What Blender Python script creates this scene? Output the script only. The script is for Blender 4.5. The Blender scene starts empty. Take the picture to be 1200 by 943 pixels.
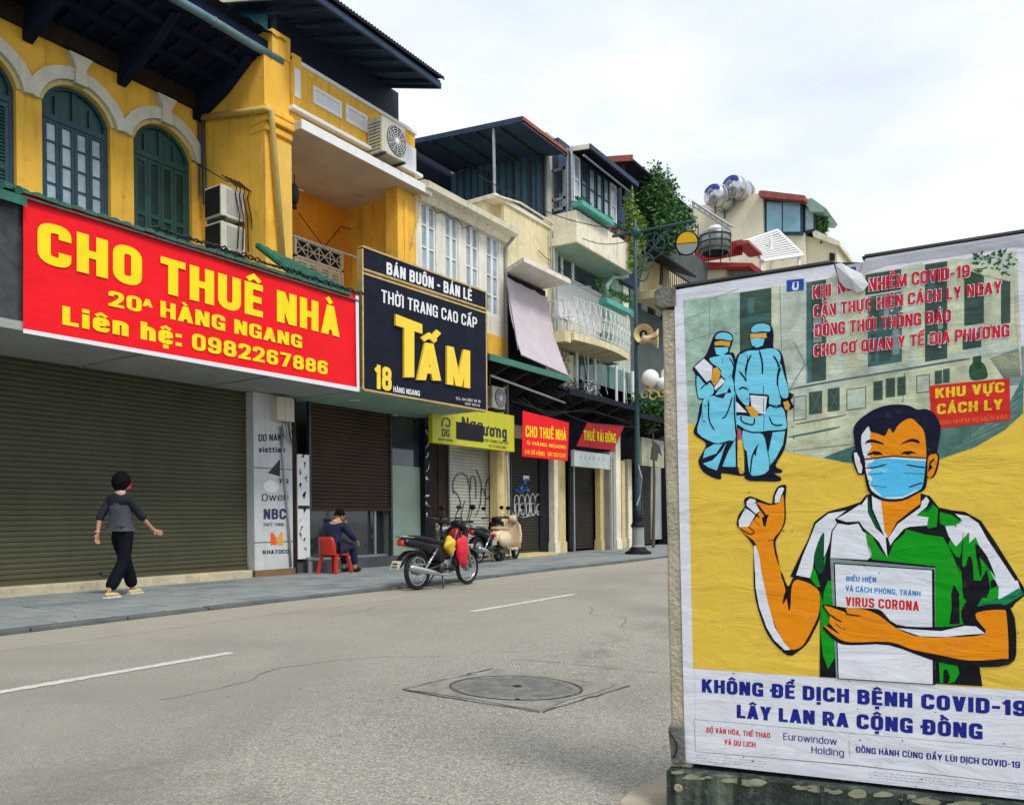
import bpy, bmesh, math, random
from mathutils import Vector, Matrix
from mathutils.geometry import tessellate_polygon
random.seed(7)
scene = bpy.context.scene
COL = scene.collection
R = math.radians

# ------------------------------------------------------------------ camera
F, CX, HY, EYE = 950., 600., 608., 1.10
YAW = math.atan(625/950.); ROLL = 0.010
cam = bpy.data.cameras.new('camera'); camo = bpy.data.objects.new('camera', cam)
COL.objects.link(camo); scene.camera = camo
cam.sensor_width = 36; cam.lens = 36*F/1200.; cam.clip_start = .05; cam.clip_end = 2000
cam.shift_x = 0.0; cam.shift_y = (HY-471.5)/1200.
camo.matrix_world = (Matrix.Translation((0, 0, EYE)) @ Matrix.Rotation(YAW, 4, 'Z')
                     @ Matrix.Rotation(R(90), 4, 'X') @ Matrix.Rotation(-ROLL, 4, 'Z'))
# the lens shift is applied after the roll: compensate the tiny sideways part
def ray(px, py):
    u = (px-CX)/F; v = (HY-py)/F
    c, s = math.cos(ROLL), math.sin(ROLL)
    a = u*c+v*s; b = -u*s+v*c
    return (a*math.cos(YAW)-math.sin(YAW), a*math.sin(YAW)+math.cos(YAW), b)
def onx(px, py, x):
    r = ray(px, py); t = x/r[0]; return Vector((x, r[1]*t, EYE+r[2]*t))
def ony(px, py, y):
    r = ray(px, py); t = y/r[1]; return Vector((r[0]*t, y, EYE+r[2]*t))
def onz(px, py, z):
    r = ray(px, py); t = (z-EYE)/r[2]; return Vector((r[0]*t, r[1]*t, z))

# ------------------------------------------------------------------ world, sun, exposure
W = bpy.data.worlds.new('World'); scene.world = W; W.use_nodes = True
nt = W.node_tree; nt.nodes.clear()
SUN_EL, SUN_ROT = R(52), R(108)
def wn(t, **k):
    n = nt.nodes.new(t)
    for a, b in k.items(): setattr(n, a, b)
    return n
sky = wn('ShaderNodeTexSky', sky_type='NISHITA', sun_disc=False, sun_elevation=SUN_EL, sun_rotation=SUN_ROT)
tc = wn('ShaderNodeTexCoord'); mp = wn('ShaderNodeMapping'); mp.inputs['Scale'].default_value = (1.2, 1.2, 2.6)
nz = wn('ShaderNodeTexNoise'); nz.inputs['Scale'].default_value = 2.1; nz.inputs['Detail'].default_value = 5; nz.inputs['Roughness'].default_value = .5
cr = wn('ShaderNodeValToRGB'); cr.color_ramp.elements[0].position = .38; cr.color_ramp.elements[1].position = .60
cr.color_ramp.elements[0].color = (.43, .50, .57, 1); cr.color_ramp.elements[1].color = (.61, .625, .64, 1)
sc1 = wn('ShaderNodeVectorMath', operation='SCALE'); sc1.inputs['Scale'].default_value = .10
mx = wn('ShaderNodeMix', data_type='RGBA'); mx.inputs['Factor'].default_value = .9
bg = wn('ShaderNodeBackground'); bg.inputs['Strength'].default_value = 1.0
wo = wn('ShaderNodeOutputWorld')
L = nt.links.new
L(tc.outputs['Generated'], mp.inputs['Vector']); L(mp.outputs[0], nz.inputs['Vector']); L(nz.outputs['Fac'], cr.inputs['Fac'])
L(sky.outputs['Color'], sc1.inputs[0]); L(sc1.outputs[0], mx.inputs['A']); L(cr.outputs['Color'], mx.inputs['B'])
L(mx.outputs['Result'], bg.inputs['Color']); L(bg.outputs[0], wo.inputs[0])
sun = bpy.data.lights.new('sun', 'SUN'); sun.energy = 1.45; sun.angle = R(17); sun.color = (1, .95, .87)
suno = bpy.data.objects.new('sun', sun); COL.objects.link(suno)
suno.rotation_euler = (R(90)-SUN_EL, 0, R(180)-SUN_ROT+R(0))
sd = Vector((math.sin(SUN_ROT)*math.cos(SUN_EL), math.cos(SUN_ROT)*math.cos(SUN_EL), math.sin(SUN_EL)))
suno.rotation_euler = sd.to_track_quat('Z', 'Y').to_euler()
vs = scene.view_settings; vs.view_transform = 'Standard'; vs.look = 'None'; vs.gamma = 1; vs.exposure = .85; vs.use_curve_mapping = False
scene.display_settings.display_device = 'sRGB'

# ------------------------------------------------------------------ materials
def lin(c):
    return tuple(((v/255.)/12.92 if v/255. <= .04045 else ((v/255.+.055)/1.055)**2.4) for v in c)
MATS = {}
def mat(name, col, rough=.7, metal=0, var=.0, scale=3., bump=0., bscale=40., streak=0., spots=0., spotcol=(.03, .028, .025), spec=.4,
        emit=0, trans=0, alpha=1, stretch=None, brick=None):
    """col is linear rgb; var = brightness variation, streak = vertical rain streaks, spots = grime"""
    if name in MATS: return MATS[name]
    m = bpy.data.materials.new(name); MATS[name] = m; m.use_nodes = True
    t = m.node_tree; n = t.nodes; l = t.links.new
    b = n['Principled BSDF']
    b.inputs['Base Color'].default_value = (*col, 1); b.inputs['Roughness'].default_value = rough
    b.inputs['Metallic'].default_value = metal; b.inputs['Specular IOR Level'].default_value = spec
    if trans: b.inputs['Transmission Weight'].default_value = trans
    if alpha < 1: b.inputs['Alpha'].default_value = alpha
    if emit:
        b.inputs['Emission Color'].default_value = (*col, 1); b.inputs['Emission Strength'].default_value = emit
    tcn = n.new('ShaderNodeTexCoord'); cur = None
    def noise(sc, det=5, vec=None, ro=.6):
        q = n.new('ShaderNodeTexNoise'); q.inputs['Scale'].default_value = sc; q.inputs['Detail'].default_value = det
        q.inputs['Roughness'].default_value = ro
        l(vec or tcn.outputs['Object'], q.inputs['Vector']); return q
    def ramp(src, a, b_, c0, c1):
        r = n.new('ShaderNodeMapRange'); r.inputs['From Min'].default_value = a; r.inputs['From Max'].default_value = b_
        r.inputs['To Min'].default_value = c0; r.inputs['To Max'].default_value = c1; l(src, r.inputs['Value']); return r.outputs[0]
    def mix(fac, A, Bc):
        q = n.new('ShaderNodeMix'); q.data_type = 'RGBA'
        if isinstance(fac, float): q.inputs['Factor'].default_value = fac
        else: l(fac, q.inputs['Factor'])
        for s, v in (('A', A), ('B', Bc)):
            if isinstance(v, tuple): q.inputs[s].default_value = (*v, 1)
            else: l(v, q.inputs[s])
        return q.outputs['Result']
    c = col
    if var:
        q = noise(scale); f = ramp(q.outputs['Fac'], .3, .7, 0, 1)
        c = mix(f, tuple(v*(1-var) for v in col), tuple(min(1, v*(1+var)) for v in col))
    if streak:
        mpn = n.new('ShaderNodeMapping'); mpn.inputs['Scale'].default_value = (9, 9, .55); l(tcn.outputs['Object'], mpn.inputs['Vector'])
        q = noise(1., 6, mpn.outputs[0], .65); f = ramp(q.outputs['Fac'], .52, .75, 0, streak); c = mix(f, c, spotcol)
    if spots:
        q = noise(scale*2.3, 8, None, .7); f = ramp(q.outputs['Fac'], .56, .72, 0, spots); c = mix(f, c, spotcol)
    if not isinstance(c, tuple): l(c, b.inputs['Base Color'])
    if bump:
        q = noise(bscale, 4)
        if stretch:
            mpn = n.new('ShaderNodeMapping'); mpn.inputs['Scale'].default_value = stretch; l(tcn.outputs['Object'], mpn.inputs['Vector']); l(mpn.outputs[0], q.inputs['Vector'])
        bp = n.new('ShaderNodeBump'); bp.inputs['Strength'].default_value = bump; bp.inputs['Distance'].default_value = .02
        l(q.outputs['Fac'], bp.inputs['Height']); l(bp.outputs[0], b.inputs['Normal'])
    return m
def S(*c): return lin(c)
def K(name, srgb, k=.75, **kw): # photo colour brought down to a base colour
    return mat(name, tuple(v*k for v in lin(srgb)), **kw)
M = dict(
 yellow=mat('yellow_plaster', (.80, .45, .055), .85, var=.14, scale=1.2, bump=.3, bscale=25, streak=.45, spots=.35, spotcol=(.16, .09, .03)),
 orange=mat('orange_plaster', (.80, .31, .018), .85, var=.12, scale=1.3, bump=.2, bscale=25, streak=.2, spotcol=(.2, .1, .03)),
 cream=mat('cream_plaster', (.70, .61, .38), .85, var=.14, scale=1.2, bump=.3, bscale=22, streak=.55, spots=.6, spotcol=(.22, .19, .13)),
 cream2=mat('pale_cream_plaster', (.74, .69, .54), .85, var=.12, scale=1.2, bump=.3, bscale=22, streak=.55, spots=.55, spotcol=(.24, .22, .17)),
 ochre=mat('ochre_pillar_plaster', (.60, .48, .22), .8, var=.12, scale=3, bump=.25, bscale=22, streak=.35, spots=.5, spotcol=(.18, .14, .08)),
 white=mat('white_plaster', (.72, .69, .61), .8, var=.10, scale=2, bump=.2, bscale=22, streak=.6, spots=.45, spotcol=(.3, .27, .22)),
 whitep=mat('white_paint', (.74, .75, .76), .55, var=.05, scale=5, streak=.15, spotcol=(.35, .33, .3)),
 grey=mat('grey_concrete', (.30, .31, .30), .9, var=.2, scale=2, bump=.4, bscale=30, streak=.4, spots=.5, spotcol=(.12, .12, .11)),
 soffit=mat('soffit_plaster', (.30, .325, .31), .85, var=.15, scale=1.5, bump=.15, bscale=20, spots=.6, spotcol=(.2, .19, .16)),
 greens=mat('green_soffit', (.26, .40, .33), .85, var=.15, scale=1.5, spots=.5, spotcol=(.12, .16, .13)),
 dark=mat('dark_interior', (.012, .013, .016), .8),
 black=mat('black_paint', (.008, .009, .013), .6, spec=.2, var=.3, scale=5),
 navywood=mat('dark_blue_wood', (.010, .015, .042), .8, spec=.12, var=.35, scale=3, bump=.5, bscale=12, stretch=(1, 14, 14)),
 brown=mat('dark_brown_wood', (.03, .019, .012), .75, spec=.15, var=.3, scale=4, bump=.4, bscale=14),
 teal=mat('teal_frame_paint', (.018, .055, .085), .5, var=.2, scale=6),
 tealgreen=mat('dark_green_shutter_paint', (.02, .075, .07), .5, var=.25, scale=5),
 glass=mat('window_glass', (.30, .38, .42), .12, var=.35, scale=2.2, spec=.8),
 glassd=mat('dark_window_glass', (.03, .05, .07), .08, var=.4, scale=2, spec=.9),
 glassg=mat('green_window_glass', (.03, .13, .10), .10, var=.4, scale=1.5, spec=.8),
 tile=mat('green_glazed_tile', (.02, .12, .085), .35, var=.35, scale=6, spots=.5),
 shutter1=mat('olive_shutter_metal', (.078, .076, .046), .6, metal=.1, spec=.2, var=.16, scale=1.1, streak=.35, spots=.35, spotcol=(.05, .05, .035)),
 shutter2=mat('brown_shutter_metal', (.05, .028, .018), .6, metal=.1, spec=.2, var=.2, scale=1.4, streak=.3),
 shutter3=mat('pale_shutter_metal', (.42, .42, .36), .5, metal=.2, var=.12, scale=1.4, streak=.4, spotcol=(.15, .14, .1)),
 shutter4=mat('dark_shutter_metal', (.035, .03, .024), .6, metal=.1, spec=.2, var=.2, scale=1.4, streak=.3),
 roofmetal=mat('blue_roof_metal', (.03, .055, .10), .6, metal=.1, spec=.2, var=.3, scale=1.2, streak=.3),
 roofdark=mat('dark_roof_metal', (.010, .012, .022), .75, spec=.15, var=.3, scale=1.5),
 tealmetal=mat('teal_corrugated_metal', (.04, .22, .27), .45, metal=.2, var=.2, scale=2, streak=.4),
 redroof=mat('faded_red_metal', (.30, .07, .055), .6, var=.3, scale=3, spots=.5),
 steel=mat('grey_steel', (.33, .35, .37), .4, metal=.6, var=.15, scale=8),
 steeld=mat('dark_steel', (.06, .065, .07), .45, metal=.5, var=.3, scale=8),
 chrome=mat('chrome', (.6, .62, .65), .18, metal=1),
 inox=mat('stainless_tank_steel', (.55, .56, .58), .25, metal=.9, var=.1, scale=6),
 pole=mat('dark_green_post_paint', (.02, .065, .075), .5, var=.2, scale=6),
 pipe=mat('grey_pvc_pipe', (.36, .37, .34), .5, var=.15, scale=5),
 ypipe=mat('yellow_painted_pipe', (.62, .44, .14), .6, var=.1, scale=4),
 acbody=mat('beige_ac_casing', (.55, .52, .43), .5, var=.12, scale=5, streak=.5, spotcol=(.2, .17, .12)),
 turq=mat('turquoise_planter_paint', (.06, .33, .29), .5, var=.2, scale=5),
 sheet=mat('mauve_sun_sheet', (.50, .44, .48), .8, var=.08, scale=3, bump=.5, bscale=4),
 leaf=mat('dark_green_leaf', (.05, .15, .035), .55, var=.5, scale=6),
 leafl=mat('bright_green_leaf', (.16, .27, .035), .5, var=.4, scale=6),
 bark=mat('bark', (.10, .075, .05), .9),
 cable=mat('black_cable', (.01, .01, .012), .6),
 rubber=mat('tyre_rubber', (.014, .014, .015), .8),
 plasticb=mat('black_plastic', (.007, .007, .009), .35, spec=.25),
 plasticr=mat('red_plastic', (.55, .025, .012), .35, spec=.5, var=.1),
 plasticw=mat('white_plastic', (.66, .66, .64), .4),
 skin=mat('skin', (.48, .25, .15), .55, spec=.35),
 hair=mat('black_hair', (.004, .0035, .0035), .8, spec=.1, bump=.6, bscale=60, stretch=(1, 1, .2)),
 cream_scooter=mat('cream_scooter_paint', (.66, .50, .32), .22, spec=.6),
)
# ------------------------------------------------------------------ mesh builder
def wloc(o):
    v = Vector((0, 0, 0))
    while o: v += o.location; o = o.parent
    return v
class B:
    def __init__(s): s.v = []; s.f = []
    def add(s, vs, fs):
        k = len(s.v); s.v += [tuple(p) for p in vs]; s.f += [tuple(i+k for i in f) for f in fs]; return s
    def box(s, x0, x1, y0, y1, z0, z1):
        return s.add([(x0,y0,z0),(x1,y0,z0),(x1,y1,z0),(x0,y1,z0),(x0,y0,z1),(x1,y0,z1),(x1,y1,z1),(x0,y1,z1)],
                     [(0,3,2,1),(4,5,6,7),(0,1,5,4),(1,2,6,5),(2,3,7,6),(3,0,4,7)])
    def obox(s, c, ax, ay, az):   # centre + three half axis vectors
        c, ax, ay, az = map(Vector, (c, ax, ay, az)); vs = []
        for k in (-1, 1):
            for i, j in ((-1,-1),(1,-1),(1,1),(-1,1)): vs.append(c+ax*i+ay*j+az*k)
        return s.add(vs, [(0,3,2,1),(4,5,6,7),(0,1,5,4),(1,2,6,5),(2,3,7,6),(3,0,4,7)])
    def prism(s, pts, d):         # planar polygon extruded by vector d
        pts = [Vector(p) for p in pts]; d = Vector(d); n = len(pts)
        tr = tessellate_polygon([pts]); vs = pts+[p+d for p in pts]
        fs = [tuple(t) for t in tr]+[tuple(i+n for i in reversed(t)) for t in tr]
        fs += [(i, (i+1) % n, (i+1) % n+n, i+n) for i in range(n)]
        return s.add(vs, fs)
    def poly(s, pts):
        pts = [Vector(p) for p in pts]
        return s.add(pts, [tuple(t) for t in tessellate_polygon([pts])])
    def holes(s, outer, holes, d):  # polygon with holes, extruded
        loops = [[Vector(p) for p in outer]]+[[Vector(p) for p in h] for h in holes]; d = Vector(d)
        allp = [p for l_ in loops for p in l_]; n = len(allp); tr = tessellate_polygon(loops)
        fs = [tuple(t) for t in tr]+[tuple(i+n for i in reversed(t)) for t in tr]; k = 0
        for l_ in loops:
            m = len(l_); fs += [(k+i, k+(i+1) % m, k+(i+1) % m+n, k+i+n) for i in range(m)]; k += m
        return s.add(allp+[p+d for p in allp], fs)
    def tube(s, pts, r, n=8, cap=True):
        pts = [Vector(p) for p in pts]; rs = r if isinstance(r, (list, tuple)) else [r]*len(pts); base = len(s.v); up = None
        for i, p in enumerate(pts):
            t = (pts[min(i+1, len(pts)-1)]-pts[max(i-1, 0)]).normalized()
            if up is None: up = t.orthogonal().normalized()
            else:
                up = (up-t*up.dot(t)); up = up.normalized() if up.length > 1e-5 else t.orthogonal().normalized()
            w = t.cross(up)
            for k in range(n):
                a = 2*math.pi*k/n; s.v.append(tuple(p+(up*math.cos(a)+w*math.sin(a))*rs[i]))
        for i in range(len(pts)-1):
            for k in range(n):
                a = base+i*n+k; b_ = base+i*n+(k+1) % n; s.f.append((a, b_, b_+n, a+n))
        if cap:
            s.f.append(tuple(base+k for k in reversed(range(n)))); e = base+(len(pts)-1)*n; s.f.append(tuple(e+k for k in range(n)))
        return s
    def lathe(s, prof, c, axis=(0, 0, 1), n=20):   # prof: (radius, height)
        c = Vector(c); ax = Vector(axis).normalized(); u = ax.orthogonal().normalized(); w = ax.cross(u); base = len(s.v)
        for r, h in prof:
            for k in range(n):
                a = 2*math.pi*k/n; s.v.append(tuple(c+ax*h+(u*math.cos(a)+w*math.sin(a))*max(r, .0004)))
        for i in range(len(prof)-1):
            for k in range(n):
                a = base+i*n+k; b_ = base+i*n+(k+1) % n; s.f.append((a, b_, b_+n, a+n))
        return s
    def torus(s, c, axis, R_, r, n=28, m=8):
        c = Vector(c); ax = Vector(axis).normalized(); u = ax.orthogonal().normalized(); w = ax.cross(u); base = len(s.v)
        for i in range(n):
            a = 2*math.pi*i/n; d = u*math.cos(a)+w*math.sin(a)
            for j in range(m):
                b_ = 2*math.pi*j/m; s.v.append(tuple(c+d*(R_+r*math.cos(b_))+ax*r*math.sin(b_)))
        for i in range(n):
            for j in range(m):
                s.f.append((base+i*m+j, base+((i+1) % n)*m+j, base+((i+1) % n)*m+(j+1) % m, base+i*m+(j+1) % m))
        return s
    def ball(s, c, r, n=14, m=9):
        c = Vector(c); r = (r, r, r) if not isinstance(r, (tuple, list)) else r; base = len(s.v)
        for i in range(m+1):
            th = math.pi*i/m
            for k in range(n):
                a = 2*math.pi*k/n; s.v.append((c.x+r[0]*math.sin(th)*math.cos(a), c.y+r[1]*math.sin(th)*math.sin(a), c.z+r[2]*math.cos(th)))
        for i in range(m):
            for k in range(n):
                s.f.append((base+i*n+k, base+i*n+(k+1) % n, base+(i+1)*n+(k+1) % n, base+(i+1)*n+k))
        return s
    def build(s, name, m, parent=None, smooth=False, world=True, bevel=0):
        me = bpy.data.meshes.new(name); o = bpy.data.objects.new(name, me); COL.objects.link(o)
        off = Vector((0, 0, 0))
        if parent is not None:
            o.parent = parent
            if world: off = wloc(parent)
        elif world and s.v:
            xs = [p[0] for p in s.v]; ys = [p[1] for p in s.v]; zs = [p[2] for p in s.v]
            off = Vector(((min(xs)+max(xs))/2, (min(ys)+max(ys))/2, min(zs))); o.location = off
        me.from_pydata([(p[0]-off.x, p[1]-off.y, p[2]-off.z) for p in s.v], [], s.f)
        me.materials.append(m)
        bm = bmesh.new(); bm.from_mesh(me); bmesh.ops.recalc_face_normals(bm, faces=bm.faces); bm.to_mesh(me); bm.free()
        if smooth:
            for p in me.polygons: p.use_smooth = True
        if bevel:
            q = o.modifiers.new('bevel', 'BEVEL'); q.width = bevel; q.segments = 2; q.limit_method = 'ANGLE'
        return o
def thing(name, label, cat, loc=(0, 0, 0), rz=0, group=None):
    o = bpy.data.objects.new(name, None); COL.objects.link(o); o.empty_display_size = .1
    o.location = loc; o.rotation_euler = (0, 0, rz); o['label'] = label; o['category'] = cat
    if group: o['group'] = group
    return o
def tag(o, label, cat, group=None):
    o['label'] = label; o['category'] = cat
    if group: o['group'] = group
    return o
def struct(o): o['kind'] = 'structure'; return o
def stuff(o): o['kind'] = 'stuff'; return o
def label(o, s): o['label'] = s; return o
def same(o, parent, loc=(0, 0, 0), rot=None):   # another object sharing the mesh
    c = o.copy(); COL.objects.link(c); c.parent = parent; c.location = loc
    if rot: c.rotation_euler = rot
    return c
# px polygon on plane X, extruded back by d
def fpoly(b, pts, X, d): return b.prism([onx(p[0], p[1], X) for p in pts], (-d, 0, 0))
# box whose front face lies on X: left/right columns, top/bottom rows measured at the left column
def fbox(b, x0, yt, x1, yb, X, d, proud=0):
    a = onx(x0, yt, X); c = onx(x0, yb, X); e = onx(x1, yt, X)
    return b.box(X-d, X+proud, a.y, e.y, c.z, a.z)
# ------------------------------------------------------------------ lettering
def glyphs(s, bold=.02, space=1.0, shear=0):
    cu = bpy.data.curves.new('lettering', 'FONT'); cu.body = s; cu.size = 1; cu.offset = bold; cu.space_character = space
    cu.resolution_u = 3; cu.shear = shear
    if FONT: cu.font = FONT
    o = bpy.data.objects.new('lettering', cu); COL.objects.link(o); bpy.context.view_layer.update()
    me = bpy.data.meshes.new_from_object(o.evaluated_get(bpy.context.evaluated_depsgraph_get()))
    v = [tuple(p.co) for p in me.vertices]; f = [tuple(p.vertices) for p in me.polygons]
    bpy.data.objects.remove(o); bpy.data.curves.remove(cu); bpy.data.meshes.remove(me)
    return v, f
import unicodedata
def fillet(pts, r, closed=False):
    n = len(pts); out = []
    for i, p in enumerate(pts):
        if not closed and i in (0, n-1): out.append(p); continue
        a, c = pts[(i-1) % n], pts[(i+1) % n]; da = math.hypot(a[0]-p[0], a[1]-p[1]); dc = math.hypot(c[0]-p[0], c[1]-p[1])
        q = min(r, da*.5, dc*.5)
        if q < .02: out.append(p); continue
        s0 = (p[0]+(a[0]-p[0])/da*q, p[1]+(a[1]-p[1])/da*q); s1 = (p[0]+(c[0]-p[0])/dc*q, p[1]+(c[1]-p[1])/dc*q)
        for k in range(6):
            t = k/5; u = 1-t; w = .72  # rounded, a little squarer than a circle
            cx, cy = p
            out.append((u*u*s0[0]+2*u*t*cx+t*t*s1[0], u*u*s0[1]+2*u*t*cy+t*t*s1[1]))
    return out
def ribbon(V, Fc, pts, t, k, closed=False):
    pts = [p for i, p in enumerate(pts) if i == 0 or math.hypot(p[0]-pts[i-1][0], p[1]-pts[i-1][1]) > 1e-4]
    if closed and math.hypot(pts[0][0]-pts[-1][0], pts[0][1]-pts[-1][1]) < 1e-4: pts.pop()
    n = len(pts); L_, R_ = [], []
    for i, p in enumerate(pts):
        a = pts[(i-1) % n] if (closed or i > 0) else None; c = pts[(i+1) % n] if (closed or i < n-1) else None
        d0 = ((p[0]-a[0]), (p[1]-a[1])) if a else None; d1 = ((c[0]-p[0]), (c[1]-p[1])) if c else None
        if not d0: d0 = d1
        if not d1: d1 = d0
        l0 = math.hypot(*d0) or 1; l1 = math.hypot(*d1) or 1; n0 = (-d0[1]/l0, d0[0]/l0); n1 = (-d1[1]/l1, d1[0]/l1)
        m = (n0[0]+n1[0], n0[1]+n1[1]); lm = math.hypot(*m) or 1; m = (m[0]/lm, m[1]/lm); q = t/2/max(.45, m[0]*n0[0]+m[1]*n0[1])
        kz = k+.85*i/n; L_.append((p[0]+m[0]*q, p[1]+m[1]*q, kz)); R_.append((p[0]-m[0]*q, p[1]-m[1]*q, kz))
    b0 = len(V); V += L_+R_
    for i in range(n if closed else n-1): j = (i+1) % n; Fc.append((b0+i, b0+j, b0+n+j, b0+n+i))
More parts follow.
